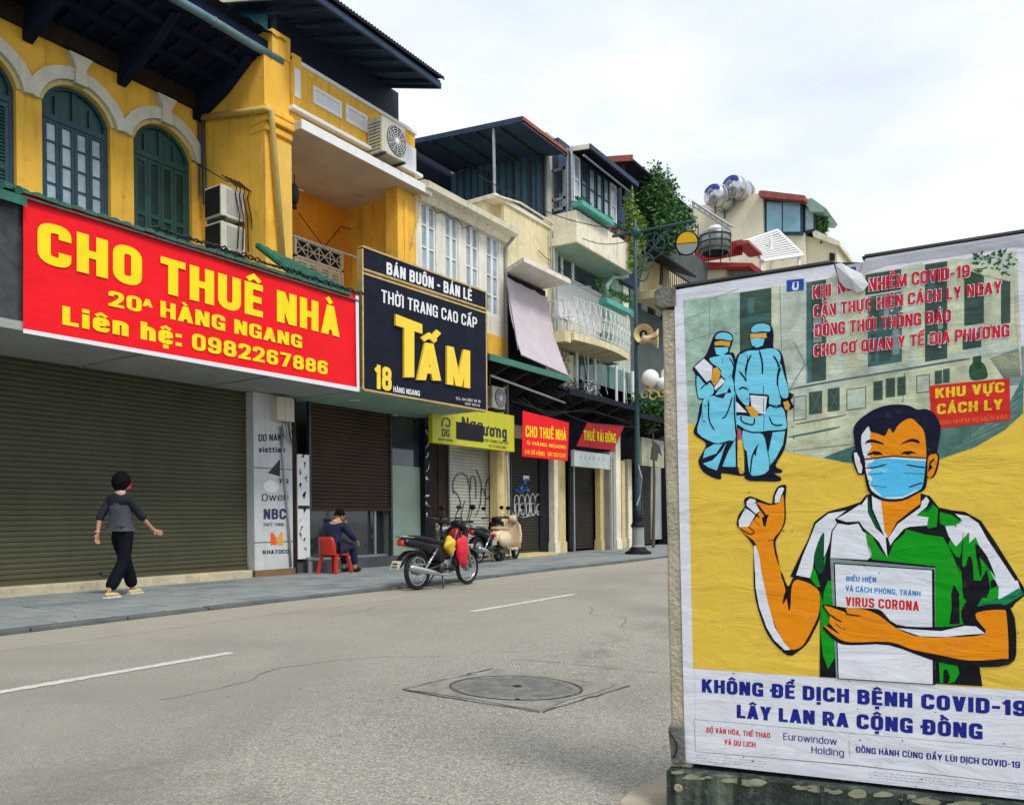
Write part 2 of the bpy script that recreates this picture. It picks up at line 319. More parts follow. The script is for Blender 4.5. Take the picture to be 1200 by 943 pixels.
def glyph(ch, t):
    """heavy condensed sans drawn as strokes on a cap height of 1; returns advance width, verts, faces"""
    V, Fc = [], []; ks = [0]; low = ch.islower() or ch == 'ı'; X = .76 if low else 1.
    W = {'I': t, 'i': t, 'ı': t, 'l': t, 'M': .74, 'W': .84, 'w': .74, 'm': .80, 'J': .42, 'L': .44, 'E': .46, 'F': .44, '-': .30, ':': t, '.': t, ',': t, '1': .30, 't': .36, 'r': .36, 'T': .52}.get(ch, .48 if low else .55)
    W = W+max(0, t-.14)*.45 if W > t else W
    h = t*.5; L0, R0, B0, T0 = h, W-h, h*.86, X-h*.86; M0 = W/2; hz = t*.86
    def P(pts, r=.17, closed=False, tt=None): ribbon(V, Fc, fillet(pts, r, closed), tt or t, ks[0], closed); ks[0] += 1
    def H(x0, x1, y): b0 = len(V); V.extend([(x0, y-hz/2, ks[0]), (x1, y-hz/2, ks[0]), (x1, y+hz/2, ks[0]), (x0, y+hz/2, ks[0])]); Fc.append((b0, b0+1, b0+2, b0+3)); ks[0] += 1
    def Vt(x, y0, y1, tt=None): q = (tt or t)/2; b0 = len(V); V.extend([(x-q, y0, ks[0]), (x+q, y0, ks[0]), (x+q, y1, ks[0]), (x-q, y1, ks[0])]); Fc.append((b0, b0+1, b0+2, b0+3)); ks[0] += 1
    def SL(x0, y0, x1, y1, wx=None):
        q = (wx or t*1.06)/2; b0 = len(V); V.extend([(x0-q, y0, ks[0]), (x0+q, y0, ks[0]), (x1+q, y1, ks[0]), (x1-q, y1, ks[0])]); Fc.append((b0, b0+1, b0+2, b0+3)); ks[0] += 1
    c = ch
    if c in 'AÂĂ': SL(h*.9, 0, M0, 1); SL(W-h*.9, 0, M0, 1); H(.2*W, .8*W, .27)
    elif c == 'B': Vt(L0, 0, 1); P([(L0, T0), (R0-.02, T0), (R0-.02, .53), (L0, .53)], .15); P([(L0, .53), (R0, .53), (R0, B0), (L0, B0)], .15)
    elif c == 'C': P([(R0, .66), (R0, T0), (L0, T0), (L0, B0), (R0, B0), (R0, .34)], .2)
    elif c in 'DĐ':
        Vt(L0, 0, 1); P([(L0, T0), (R0, T0), (R0, B0), (L0, B0)], .24)
        if c == 'Đ': H(-.10, L0+t*.95, .5)
    elif c == 'E': Vt(L0, 0, 1); H(L0, W, T0); H(L0, W*.92, .51); H(L0, W, B0)
    elif c == 'F': Vt(L0, 0, 1); H(L0, W, T0); H(L0, W*.92, .50)
    elif c == 'G': P([(R0, .66), (R0, T0), (L0, T0), (L0, B0), (R0, B0), (R0, .30)], .2); Vt(R0, 0, .52); H(M0, R0, .52-hz/2)
    elif c == 'H': Vt(L0, 0, 1); Vt(R0, 0, 1); H(L0, R0, .51)
    elif c in 'Iı': Vt(L0, 0, X)
    elif c == 'J': P([(R0, 1), (R0, B0), (L0, B0), (L0, .3)], .17)
    elif c == 'K': Vt(L0, 0, 1); SL(L0+.05, .36, R0, 1); SL(M0-.02, .58, R0+.01, 0)
    elif c == 'L': Vt(L0, 0, 1); H(L0, W, B0)
    elif c == 'M': Vt(L0, 0, 1); Vt(R0, 0, 1); SL(M0, 0, L0+.01, 1, t); SL(M0, 0, R0-.01, 1, t)
    elif c == 'N': Vt(L0, 0, 1); Vt(R0, 0, 1); SL(L0+.01, 1, R0-.01, 0)
    elif c in 'O0': P([(L0, B0), (R0, B0), (R0, T0), (L0, T0)], .23, True)
    elif c == 'P': Vt(L0, 0, 1); P([(L0, T0), (R0, T0), (R0, .44), (L0, .44)], .17)
    elif c == 'Q': P([(L0, B0), (R0, B0), (R0, T0), (L0, T0)], .23, True); SL(M0+.04, .26, W, -.06)
    elif c == 'R': Vt(L0, 0, 1); P([(L0, T0), (R0-.01, T0), (R0-.01, .48), (L0, .48)], .16); SL(M0+.02, .5, R0, 0)
    elif c == 'S': P([(R0, .70), (R0, T0), (L0, T0), (L0, .56), (R0, .44), (R0, B0), (L0, B0), (L0, .30)], .16)
    elif c == 'T': Vt(M0, 0, 1); H(0, W, T0)
    elif c in 'UƯ': P([(L0, 1), (L0, B0), (R0, B0), (R0, 1)], .2)
    elif c == 'V': SL(M0, 0, h, 1); SL(M0, 0, W-h, 1)
    elif c == 'W': SL(W*.28, 0, h, 1); SL(W*.28, 0, M0, 1, t*.9); SL(W*.72, 0, M0, 1, t*.9); SL(W*.72, 0, W-h, 1)
    elif c == 'X': SL(h, 0, R0, 1); SL(h, 1, R0, 0)
    elif c == 'Y': Vt(M0, 0, .45); SL(M0, .38, h, 1); SL(M0, .38, W-h, 1)
    elif c == 'Z': H(0, W, T0); H(0, W, B0); SL(h*1.1, hz*.5, R0, 1-hz*.5)
    elif c == '1': Vt(W-h, 0, 1); P([(W-h, T0-.02), (.02, .72)], .0, False, t*.8)
    elif c == '2': P([(L0, .66), (L0, T0), (R0, T0), (R0, .56), (L0+.02, B0)], .17); H(0, W, B0)
    elif c == '3': P([(L0, .72), (L0, T0), (R0, T0), (R0, .53), (M0-.04, .53)], .15); P([(M0-.04, .53), (R0, .53), (R0, B0), (L0, B0), (L0, .28)], .15)
    elif c == '4': Vt(R0-.04, 0, 1); H(0, W, .28); SL(.06, .28, R0-.06, 1)
    elif c == '5': H(L0, W*.95, T0); Vt(L0, .46, 1); P([(L0, .58), (R0, .58), (R0, B0), (L0, B0), (L0, .28)], .17)
    elif c == '6': P([(R0, .70), (R0, T0), (L0, T0), (L0, B0), (R0, B0), (R0, .56), (L0, .56)], .18)
    elif c == '9': P([(L0, .30), (L0, B0), (R0, B0), (R0, T0), (L0, T0), (L0, .44), (R0, .44)], .18)
    elif c == '7': H(0, W, T0); SL(W*.36, 0, R0, 1-hz*.5)
    elif c == '8': P([(L0+.015, .52), (R0-.015, .52), (R0-.015, T0), (L0+.015, T0)], .15, True); P([(L0, B0), (R0, B0), (R0, .52), (L0, .52)], .15, True)
    elif c == '-': H(0, W, .45)
    elif c == ':': Vt(L0, 0, .2); Vt(L0, .5, .7)
    elif c == '.': Vt(L0, 0, .2)
    elif c == ',': Vt(L0, 0, .2); SL(L0-.06, -.16, L0+.01, .02, t*.7)
    elif c == 'a': P([(L0, X-.14), (L0, T0), (R0, T0), (R0, 0)], .15); P([(R0, .44), (L0, .44), (L0, B0), (R0, B0)], .13)
    elif c == 'd': Vt(R0, 0, 1); P([(R0, B0), (L0, B0), (L0, T0), (R0, T0)], .18)
    elif c == 'e': P([(R0, .24), (R0, B0), (L0, B0), (L0, T0), (R0, T0), (R0, .38)], .17); H(L0, R0, .40)
    elif c == 'g': P([(R0, T0), (L0, T0), (L0, B0), (R0, B0)], .18); P([(R0, X), (R0, -.20), (L0, -.20)], .15)
    elif c == 'h': Vt(L0, 0, 1); P([(L0, T0), (R0, T0), (R0, 0)], .17)
    elif c == 'i': Vt(L0, 0, X); Vt(L0, X+.08, X+.08+t*.9)
    elif c == 'l': Vt(L0, 0, 1)
    elif c == 'n': Vt(L0, 0, X); P([(L0, T0), (R0, T0), (R0, 0)], .17)
    elif c in 'oơ': P([(L0, B0), (R0, B0), (R0, T0), (L0, T0)], .19, True)
    elif c == 'r': Vt(L0, 0, X); P([(L0, X*.6), (L0, T0), (W, T0)], .15)
    elif c == 't': Vt(W*.4, 0, .96); H(0, W, X-hz/2); H(W*.4, W, B0)
    elif c in 'uư': P([(L0, X), (L0, B0), (R0, B0)], .17); Vt(R0, 0, X)
    elif c == 'v': SL(M0, 0, h, X); SL(M0, 0, W-h, X)
    elif c == 'w': SL(W*.28, 0, h, X); SL(W*.28, 0, M0, X, t*.9); SL(W*.72, 0, M0, X, t*.9); SL(W*.72, 0, W-h, X)
    return W, V, Fc, ks[0], X
def glyphs(s, bold=.02, space=1.0):
    t = .225 if bold >= .055 else .205 if bold >= .045 else .185 if bold >= .035 else .165 if bold >= .025 else .13 if bold > 0 else .105
    V, Fc = [], []; x = 0; gap = .095+.08*(space-1)
    for ch in s:
        if ch == ' ': x += .30; continue
        if ch in 'Đ': base, marks = ch, ''
        else:
            d = unicodedata.normalize('NFD', ch); base, marks = d[0], d[1:]
        if base == 'i' and marks: base = 'ı'
        if ch == 'Đ': x += .05
        W, v, f, k, X = glyph(base, t); b0 = len(V); V += [(p[0]+x, p[1], p[2]) for p in v]; Fc += [tuple(i+b0 for i in q_) for q_ in f]
        m0 = x+W/2; y0 = X+.07; tm = t*.62; side = 0
        order = sorted(marks, key=lambda c: 0 if c in '\u0302\u0306' else 1)
        for c in order:
            k += 1
            if c == '\u0302': ribbon(V, Fc, [(m0-.17, y0), (m0, y0+.14), (m0+.17, y0)], tm, k); side = 1
            elif c == '\u0306': ribbon(V, Fc, fillet([(m0-.15, y0+.14), (m0-.13, y0+.01), (m0+.13, y0+.01), (m0+.15, y0+.14)], .1), tm, k); side = 1
            elif c == '\u0301': xx, yy = (m0+.12, y0+.12) if side else (m0-.03, y0); ribbon(V, Fc, [(xx, yy), (xx+.13, yy+.17)], tm*1.1, k)
            elif c == '\u0300': xx, yy = (m0-.02, y0+.14) if side else (m0+.03, y0); ribbon(V, Fc, [(xx, yy), (xx-.14, yy+.17)], tm*1.1, k)
            elif c == '\u0309': xx, yy = (m0+.12, y0+.15) if side else (m0, y0); ribbon(V, Fc, fillet([(xx-.07, yy+.14), (xx+.08, yy+.16), (xx+.07, yy+.06), (xx, yy+.05), (xx, yy-.02)], .05), tm*.75, k)
            elif c == '\u0303': yy = y0+(.2 if side else .05); ribbon(V, Fc, fillet([(m0-.17, yy), (m0-.06, yy+.09), (m0+.06, yy), (m0+.17, yy+.09)], .07), tm*.85, k)
            elif c == '\u0323': b0 = len(V); q_ = t*.45; V += [(m0-q_, -.07-2*q_, k), (m0+q_, -.07-2*q_, k), (m0+q_, -.07, k), (m0-q_, -.07, k)]; Fc.append((b0, b0+1, b0+2, b0+3))
            elif c == '\u031b': ribbon(V, Fc, fillet([(x+W-t*.5, X-.10), (x+W+.07, X-.06), (x+W+.08, X+.10)], .06), tm, k)
        x += W+gap+(.05 if '\u031b' in marks else 0)
    return V, Fc
def write(b, s, bl, br, cl, crr, at, bold=.03, depth=0, space=1.05, shear=0, vec=None, layer=0):
    """lettering between pixel points bl and br on the baseline, cap heights cl (left) and crr (right); at(px,py,layer) gives the surface point"""
    v, f = glyphs(s, bold, space); x0 = min(p[0] for p in v); x1 = max(p[0] for p in v)
    up_ = Vector(vec) if vec else PN
    A = at(bl[0], bl[1], layer); Bq = at(br[0], br[1], layer); C = at(bl[0], bl[1]-cl, layer); D = at(br[0], br[1]-crr, layer)
    out = []
    for p in v:
        u = (p[0]-x0)/(x1-x0); w = p[1]
        q = A.lerp(Bq, u); t = C.lerp(D, u); out.append(q+(t-q)*w+up_*(.00012*p[2]))
    b.add(out, f)
    if depth:
        n = len(out); d = Vector(vec)*depth; k = len(b.v)-n; b.v += [tuple(p-d) for p in out]
        for q in f:
            for i in range(len(q)): a_, c_ = q[i], q[(i+1) % len(q)]; b.f.append((k+a_, k+c_, k+n+c_, k+n+a_))
    return b
def smooth_pts(pts, n=4, closed=True):
    m = len(pts); out = []
    for i in range(m if closed else m-1):
        p0 = pts[(i-1) % m] if closed or i > 0 else pts[0]; p1 = pts[i]; p2 = pts[(i+1) % m]
        p3 = pts[(i+2) % m] if closed or i+2 < m else pts[-1]
        for k in range(n):
            t = k/n
            out.append(tuple(.5*((2*p1[j])+(-p0[j]+p2[j])*t+(2*p0[j]-5*p1[j]+4*p2[j]-p3[j])*t*t+(-p0[j]+3*p1[j]-3*p2[j]+p3[j])*t**3) for j in (0, 1)))
    if not closed: out.append(tuple(pts[-1]))
    return out
# ------------------------------------------------------------------ the notice board with its poster
_fw = Vector((-math.sin(YAW), math.cos(YAW), 0)); _rt = Vector((math.cos(YAW), math.sin(YAW), 0))
PD = (_rt*.90-_fw*.436).normalized()                 # along the poster, to the right
PN = Vector((PD.y, -PD.x, 0)).normalized()
r0 = Vector(ray(797, 600)); PO = Vector((0, 0, EYE))+r0*3.0
if PN.dot(-r0) < 0: PN = -PN
def pp(px, py, layer=0.):
    d = Vector(ray(px, py)); e = Vector((0, 0, EYE)); t = (PO-e).dot(PN)/d.dot(PN)
    return e+d*t+PN*(.00022*layer)
def pmat(name, col, k=.88):                       # printed paper: wrinkles, slight dirt
    ph = name[6:] in ('wall', 'wall2', 'wallc', 'win', 'wint', 'road', 'leafp')
    m = mat(name, tuple(v*k for v in lin(col)), .55, var=.30 if ph else .04, scale=16 if ph else 9, spots=.20, spotcol=(.14, .13, .10), spec=.14)
    if 'paper' in m: return m
    m['paper'] = 1; t = m.node_tree; n = t.nodes; l = t.links.new; b = n['Principled BSDF']
    tcn = n.new('ShaderNodeTexCoord'); mpn = n.new('ShaderNodeMapping'); mpn.inputs['Scale'].default_value = (1, 1, 3.2)
    w = n.new('ShaderNodeTexNoise'); w.inputs['Scale'].default_value = 3.2; w.inputs['Detail'].default_value = 6; w.inputs['Roughness'].default_value = .55
    w.inputs['Distortion'].default_value = .6
    bp = n.new('ShaderNodeBump'); bp.inputs['Strength'].default_value = .55; bp.inputs['Distance'].default_value = .022
    l(tcn.outputs['Object'], mpn.inputs['Vector']); l(mpn.outputs[0], w.inputs['Vector']); l(w.outputs['Fac'], bp.inputs['Height']); l(bp.outputs[0], b.inputs['Normal'])
    return m
PC = dict(paper=(226, 229, 240), yellow=(234, 198, 76), orange=(240, 146, 16), navy=(16, 20, 42), ink=(18, 18, 26), blue=(120, 212, 240), mask=(88, 196, 244),
          green=(8, 156, 24), dgreen=(6, 84, 44), hair=(17, 21, 48), wall=(188, 200, 186), wall2=(164, 192, 176), wallc=(198, 204, 174), win=(62, 84, 76), wint=(70, 110, 108),
          line=(84, 104, 92), road=(84, 122, 114), red=(214, 46, 40), redtxt=(208, 30, 52), bluetxt=(30, 130, 205), navytxt=(30, 40, 140), ytxt=(238, 206, 40), otxt=(232, 112, 60),
          skin=(226, 168, 60), grey=(130, 150, 150), white=(228, 232, 242), plate=(40, 84, 170), hem=(20, 130, 80), leafp=(52, 84, 62), pink=(200, 90, 110), greyp=(170, 168, 172))
art = {}
def A(c, pts, layer, sm=None, closed=True):
    if sm is None: sm = 3 if len(pts) >= 7 and c in ('ink', 'navy', 'orange', 'hair', 'mask', 'blue', 'skin', 'dgreen') and layer < 14.5 or (layer >= 16 and c in ('hair', 'orange', 'ink', 'mask') and len(pts) >= 7) else 0
    if sm: pts = smooth_pts(pts, sm)
    art.setdefault(c, B()).poly([pp(x, y, layer) for x, y in pts])
def stroke(c, pts, w, layer, sm=3):
    pts = smooth_pts(pts, sm, False) if sm and len(pts) > 2 else pts
    l_, r_ = [], []; n = len(pts)
    for i, (x, y) in enumerate(pts):
        x0, y0 = pts[max(i-1, 0)]; x1, y1 = pts[min(i+1, n-1)]; d = math.hypot(x1-x0, y1-y0) or 1; nx, ny = -(y1-y0)/d, (x1-x0)/d
        k = w/2*(1 if 0 < i < n-1 else .35); l_.append((x+nx*k, y+ny*k)); r_.append((x-nx*k, y-ny*k))
    b = art.setdefault(c, B()); vs = [pp(x, y, layer) for x, y in l_]+[pp(x, y, layer) for x, y in r_]
    b.add(vs, [(i, i+1, n+i+1, n+i) for i in range(n-1)])
def Z(ox, oy, s, pts): return [(ox+x/s, oy+y/s) for x, y in pts]
def q(c, x0, y0, x1, y1, layer, sl=-.16): A(c, [(x0, y0), (x1, y0+sl*(x1-x0)), (x1, y1+sl*(x1-x0)), (x0, y1)], layer)
XR0, XR1 = 1191, 1205
# printed picture area
A('yellow', [(806, 494), (1201, 470), (1204, 809), (812, 783)], 1)
pic = [(801, 352), (1191, 294), (1196, 400), (1199, 484), (1177, 504), (1144, 523), (1101, 538), (1050, 545), (1000, 543), (960, 536), (920, 529), (880, 521), (840, 506), (806, 495)]
A('wall', pic, 2)
def clipA(c, pts, l): A(c, pts, l)
A('wall2', [(801, 353), (867, 343), (870, 455), (806, 470)], 3)
A('wall2', [(806, 470), (870, 455), (871, 516), (840, 506), (806, 494)], 3)
for a, b_ in (((803, 374), (828, 365)), ((803, 401), (862, 382)), ((803, 427), (850, 416)), ((805, 451), (822, 449)), ((830, 352), (866, 338)), ((806, 494), (818, 490))): stroke('line', [a, b_], 1.1, 4, 0)
stroke('line', [(831, 349), (832, 396)], 1.2, 4, 0)
q('win', 867, 343, 904, 420, 3); q('wint', 868, 372, 903, 380, 4); q('wint', 876, 350, 884, 368, 4)
q('wallc', 905, 337, 912, 430, 3); stroke('line', [(914, 336), (916, 412)], 1.4, 4, 0)
q('wint', 945, 331, 951, 449, 3); q('win', 951, 330, 968, 448, 3); q('grey', 953, 372, 963, 402, 4)
q('wallc', 969, 326, 1012, 440, 3); q('wall', 978, 324, 990, 439, 4)
q('win', 1014, 322, 1056, 346, 3); q('wint', 1017, 348, 1057, 430, 3); q('win', 1020, 352, 1030, 384, 4); q('grey', 1036, 356, 1042, 372, 4); q('win', 1030, 398, 1044, 424, 4)
q('grey', 1046, 386, 1054, 416, 4); q('win', 1021, 392, 1026, 424, 4); q('wallc', 1059, 312, 1082, 425, 3); q('wall', 1066, 311, 1073, 424, 4)
q('win', 1084, 310, 1110, 424, 3); q('wint', 1087, 322, 1096, 350, 4); q('grey', 1099, 362, 1105, 386, 4); q('wall', 1087, 392, 1104, 404, 4); q('wallc', 1111, 305, 1129, 415, 3)
q('win', 1130, 318, 1153, 382, 3); q('leafp', 1133, 322, 1144, 350, 4); q('wallc', 1154, 312, 1171, 404, 3); q('win', 1173, 324, 1184, 380, 3); q('wallc', 1185, 305, 1193, 400, 3)
A('wallc', [(1137, 318), (1160, 326), (1184, 330), (1186, 324), (1160, 316), (1138, 308)], 5)
stroke('line', [(1137, 318), (1185, 331)], 1.5, 6, 0); q('win', 1128, 392, 1150, 410, 3); q('leafp', 1140, 418, 1150, 434, 4)
A('leafp', Z(930, 410, 4.444, [(915, 90), (950, 60), (990, 70), (1010, 120), (1000, 150), (925, 155)]), 4, 3)
rr = random.Random(3)
for i in range(60):
    x, y = rr.uniform(1137, 1188), rr.uniform(294, 322)
    if y < 330-.16*(x-1100)+rr.uniform(-6, 6): A('leafp', [(x, y), (x+rr.uniform(3, 7), y-rr.uniform(-2, 4)), (x+rr.uniform(2, 6), y+rr.uniform(1, 4))], 7)
# lower wall of the printed building
A('wallc', [(871, 478), (930, 466), (1000, 449), (1060, 436), (1100, 428), (1195, 412), (1196, 440), (1100, 462), (1095, 500), (1010, 520), (985, 528), (925, 529), (895, 524)], 3)
for a in ([(925, 456), (980, 446), (1040, 436), (1100, 426), (1137, 420)], [(871, 470), (925, 458)], [(1060, 437), (1058, 470)], [(1003, 520), (930, 528)]): stroke('line', a, 1.8, 6)
A('grey', [(1160, 420), (1200, 405), (1200, 450), (1182, 452)], 3)
for x0, y0, x1, y1, c in ((949, 460.5, 962.6, 485, 'win'), (971, 456.5, 983, 481.5, 'win'), (993, 457, 1014, 480, 'wall'), (931, 466, 944, 492, 'wall'), (1024.5, 448, 1033.5, 468.5, 'win'), (1039, 444.5, 1048, 465, 'win'),
                          (1052.6, 443, 1060.5, 463, 'win'), (1075, 441, 1088.6, 460, 'wall'), (1096.5, 435.5, 1103, 449.5, 'win'), (1106, 433.5, 1112, 448, 'win')):
    q('line', x0-1, y0-1, x1+1, y1+1, 6, -.13); q(c, x0, y0, x1, y1, 7, -.13)
stroke('grey', [(951, 462), (961, 482)], 1, 8, 0); stroke('grey', [(961, 461), (951, 484)], 1, 8, 0); stroke('grey', [(973, 458), (982, 479)], 1, 8, 0); stroke('grey', [(982, 457), (973, 480)], 1, 8, 0)
stroke('wint', [(924, 512), (952, 507), (985, 500)], 2.2, 6); stroke('line', [(932, 497), (960, 492), (992, 486)], 1.4, 6)
A('road', [(985, 541), (1000, 532), (1040, 520), (1095, 500), (1184, 470), (1200, 440), (1199, 484), (1177, 504), (1144, 523), (1101, 538), (1050, 545), (1005, 543)], 4)
A('wint', [(965, 536), (985, 528), (1010, 519), (1012, 532), (990, 541)], 5)
for i in range(5): stroke('wall2', [(1120+i*9, 524-i*7), (1190+i*2, 494-i*9)], 1, 5, 0)
stroke('wallc', [(1188, 296), (1193, 380), (1197, 440)], 4, 6, 0)
A('red', [(1089, 452), (1183, 443), (1184, 492), (1092, 503)], 9)
stroke('line', [(1136, 500), (1138, 527)], 2.2, 5, 0)
q('plate', 922, 328.5, 942, 342, 6, -.1); A('white', [(929, 331), (936, 330), (936, 338), (934, 340), (930, 340.5), (928, 338)], 7); A('plate', [(931, 331), (934, 330.6), (934, 337), (931, 338)], 8)
# creases of the banner in the upper left
for a in ([(905, 450), (925, 462), (943, 480)], [(930, 400), (945, 430), (946, 448)], [(925, 458), (935, 440), (945, 425)]): stroke('grey', a, 1.4, 4)

# lettering on the upper picture, each red line over a wider white one
def ptext(s, bl, br, cl, crr, c, layer, bold=.05, outline=0, space=1.06):
    if outline: write(art.setdefault('white', B()), s, (bl[0]-.8, bl[1]+.6), (br[0]+.8, br[1]+.6), cl+1.2, crr+1.2, pp, bold+outline+.03, layer=layer-1, space=space)
    write(art.setdefault(c, B()), s, bl, br, cl, crr, pp, bold, layer=layer, space=space)
ptext('KHI', (952.5, 350.5), (974, 347.4), 15, 15, 'redtxt', 12, .04, .035)
ptext('NG', (982, 345), (1000, 340), 15, 14, 'redtxt', 12, .04, .035)
ptext('HI', (1003, 340), (1013, 338.6), 14, 14, 'redtxt', 12, .04, .035)
ptext('NHIỄM COVID-19', (1018.5, 342), (1136.5, 324.5), 15.5, 14.5, 'redtxt', 12, .04, .035)
ptext('CẦN THỰC HIỆN CÁCH LY NGAY', (953.6, 372.4), (1174, 343), 14, 14, 'redtxt', 12, .04, .035)
ptext('ĐỒNG THỜI THÔNG BÁO', (953.6, 395), (1114.5, 377), 14.5, 14.5, 'redtxt', 12, .04, .035)
ptext('CHO CƠ QUAN Y TẾ ĐỊA PHƯƠNG', (954, 418), (1183, 394.4), 13.5, 14.5, 'redtxt', 12, .04, .035)
ptext('KHU VỰC', (1096, 466.7), (1177, 459.5), 11.5, 12, 'ytxt', 11, .05)
ptext('CÁCH LY', (1098, 485.4), (1175, 479.5), 12, 12, 'ytxt', 11, .05)
ptext('KHÔNG NHIỆM VỤ MIỄN VÀO', (1094, 498.5), (1180, 491), 5, 5.5, 'otxt', 11, .02)

# two medics
def m1(p): return Z(800, 370, 8.571, p)
def m2(p): return Z(800, 460, 8.571, p)
A('navy', m1([(320,190),(380,155),(460,162),(508,208),(495,290),(472,368),(530,420),(540,943),(195,943),(240,845),(160,835),(130,700),(128,590),(103,520),(210,420),(248,365),(290,260)]), 9)
A('navy', m2([(215,60),(530,0),(552,740),(620,810),(600,836),(500,822),(390,810),(390,862),(330,862),(208,795),(158,690),(200,600),(232,505),(112,410),(150,280)]), 9)
A('blue', m1([(330,232),(345,190),(400,168),(470,183),(500,222),(482,250),(400,236)]), 10)
A('skin', m1([(322,265),(380,250),(484,262),(470,310),(400,298),(322,300)]), 10)
A('blue', m1([(320,320),(460,315),(455,360),(400,402),(340,388)]), 10)
A('blue', m1([(270,430),(340,410),(470,390),(500,430),(515,500),(495,600),(515,690),(510,820),(470,720),(430,790),(330,790),(430,660),(390,600),(388,550),(340,505),(300,480)]), 10)
A('blue', m2([(215,60),(330,30),(500,0),(530,20),(540,440),(460,480),(400,500),(310,500),(150,400),(190,220)]), 10.4)
A('blue', m1([(145,600),(228,690),(270,670),(312,720),(300,790),(180,832),(150,770)]), 10)
A('navy', m1([(330,800),(400,780),(440,770),(410,830),(330,815)]), 11)
A('white', m1([(120,515),(215,430),(302,510),(290,640),(240,665)]), 11); A('white', m1([(390,620),(430,660),(330,750),(320,720)]), 11)
A('skin', m1([(308,530),(350,515),(385,570),(370,640),(320,705),(288,650)]), 12)
A('blue', m2([(205,660),(225,570),(310,520),(400,515),(340,610)]), 10.4); A('blue', m2([(205,710),(300,680),(395,580),(440,500),(345,780),(260,750)]), 10.4); A('blue', m2([(400,740),(460,590),(530,470),(535,745),(450,745)]), 10.4)
for c_ in ([(265,70),(262,220),(280,310),(325,380)], [(200,180),(198,290)], [(500,40),(470,150),(430,240),(395,258)], [(520,20),(522,200),(540,440)]): stroke('navy', m2(c_), 1.6, 12)
for c_ in ([(400,425),(402,480)], [(470,420),(500,470),(515,520)], [(460,610),(500,600)], [(180,740),(215,700),(265,680)], [(245,850),(262,943)]): stroke('navy', m1(c_), 1.3, 12)
A('navy', m1([(690,130),(735,80),(830,72),(895,105),(915,200),(912,318),(970,345),(1010,420),(1050,650),(1078,835),(1080,943),(520,943),(512,700),(530,450),(570,370),(640,338),(700,318),(675,240)]), 9)
A('navy', m2([(520,0),(1075,0),(1082,80),(1050,200),(1053,375),(1025,565),(935,730),(998,775),(990,805),(920,812),(985,850),(975,888),(800,888),(625,862),(622,640),(585,380),(530,325)]), 9)
A('pink', m2([(552,350),(590,385),(592,470),(552,480)]), 9.5); A('yellow', m2([(552,480),(592,472),(618,650),(620,800),(552,742)]), 9.6)
A('blue', m1([(695,125),(740,88),(820,80),(878,108),(872,160),(800,155),(700,168)]), 10); A('skin', m1([(680,180),(840,172),(848,225),(680,228)]), 10); A('blue', m1([(680,235),(750,225),(825,235),(805,300),(745,322),(700,300)]), 10)
stroke('white', m1([(700,200),(835,205)]), 1.6, 11, 0)
A('blue', m1([(590,385),(660,352),(760,347),(880,327),(955,350),(985,430),(945,600),(955,720),(985,880),(870,885),(862,795),(668,775),(650,690),(640,600),(655,450),(640,385)]), 10)
A('blue', m1([(560,420),(600,380),(640,372),(645,460),(625,540),(640,650),(665,740),(668,890),(620,890),(540,780),(525,640)]), 10)
A('blue', m1([(985,480),(1020,600),(1060,730),(1055,820),(1000,820),(965,730),(965,600)]), 10)
A('blue', m2([(552,230),(680,240),(815,220),(870,140),(1000,150),(1035,250),(1035,365),(860,380),(700,398),(548,325)]), 10.4); A('blue', m2([(975,0),(1060,0),(1055,50),(1000,50)]), 10.4); A('blue', m2([(870,0),(955,0),(985,120),(870,110)]), 10.4)
A('blue', m2([(602,385),(700,405),(805,420),(845,560),(865,780),(700,835),(662,740),(645,590),(620,560)]), 10.4); A('blue', m2([(905,400),(1030,385),(1008,520),(940,650),(885,745),(862,600)]), 10.4)
A('white', m2([(680,25),(850,40),(830,215),(770,210),(690,130)]), 11); A('white', m2([(540,90),(650,200),(540,195)]), 11)
A('skin', m2([(628,142),(690,135),(770,200),(750,242),(690,240),(660,190)]), 12); A('skin', m2([(1010,95),(1060,80),(1080,130),(1065,180),(1030,170)]), 12)
for c_ in ([(770,345),(800,470),(802,590)], [(812,700),(814,780)], [(690,390),(650,480),(640,560)], [(570,560),(620,620),(640,660)], [(565,740),(610,720),(650,740)], [(910,400),(950,460),(965,520)], [(985,520),(960,600),(950,700)]): stroke('navy', m1(c_), 2., 12)
for c_ in ([(590,230),(590,280),(640,310),(710,320),(725,250)], [(820,220),(815,380)], [(870,240),(900,310),(950,330),(1005,322)], [(870,120),(940,150),(1000,128)], [(760,520),(700,640),(680,830)], [(815,60),(812,200)], [(545,320),(700,400),(1035,375)]): stroke('navy', m2(c_), 1.7, 12)
A('navy', m2([(800,400),(905,400),(860,470),(850,560),(835,480)]), 12); A('navy', m2([(940,650),(945,690),(880,760),(880,730)]), 12); A('navy', m2([(755,520),(735,640),(715,610),(725,570)]), 12)

# the man with the mask: silhouette, then colour areas
def z5(p): return Z(980, 465, 7.257, p)
def z6(p): return Z(920, 570, 7.256, p)
def z7(p): return Z(1060, 570, 7.257, p)
def z3(p): return Z(850, 560, 8.571, p)
def z4(p): return Z(850, 660, 8.571, p)
def z8(p): return Z(940, 680, 4.615, p)
A('ink', z6([(45,760),(130,580),(200,440),(250,300),(300,260),(370,210),(540,165),(640,130),(690,70),(735,60)])+z7([(150,60),(215,80),(290,175),(400,200),(510,212),(650,290),(760,450),(930,720),(1016,860)])
  + [(1205, 694), (1190, 706), (1186, 712)]+z8([(1125,145),(1158,350),(1120,452),(958,462),(975,570),(95,520),(98,190),(80,50)]), 9, 0)
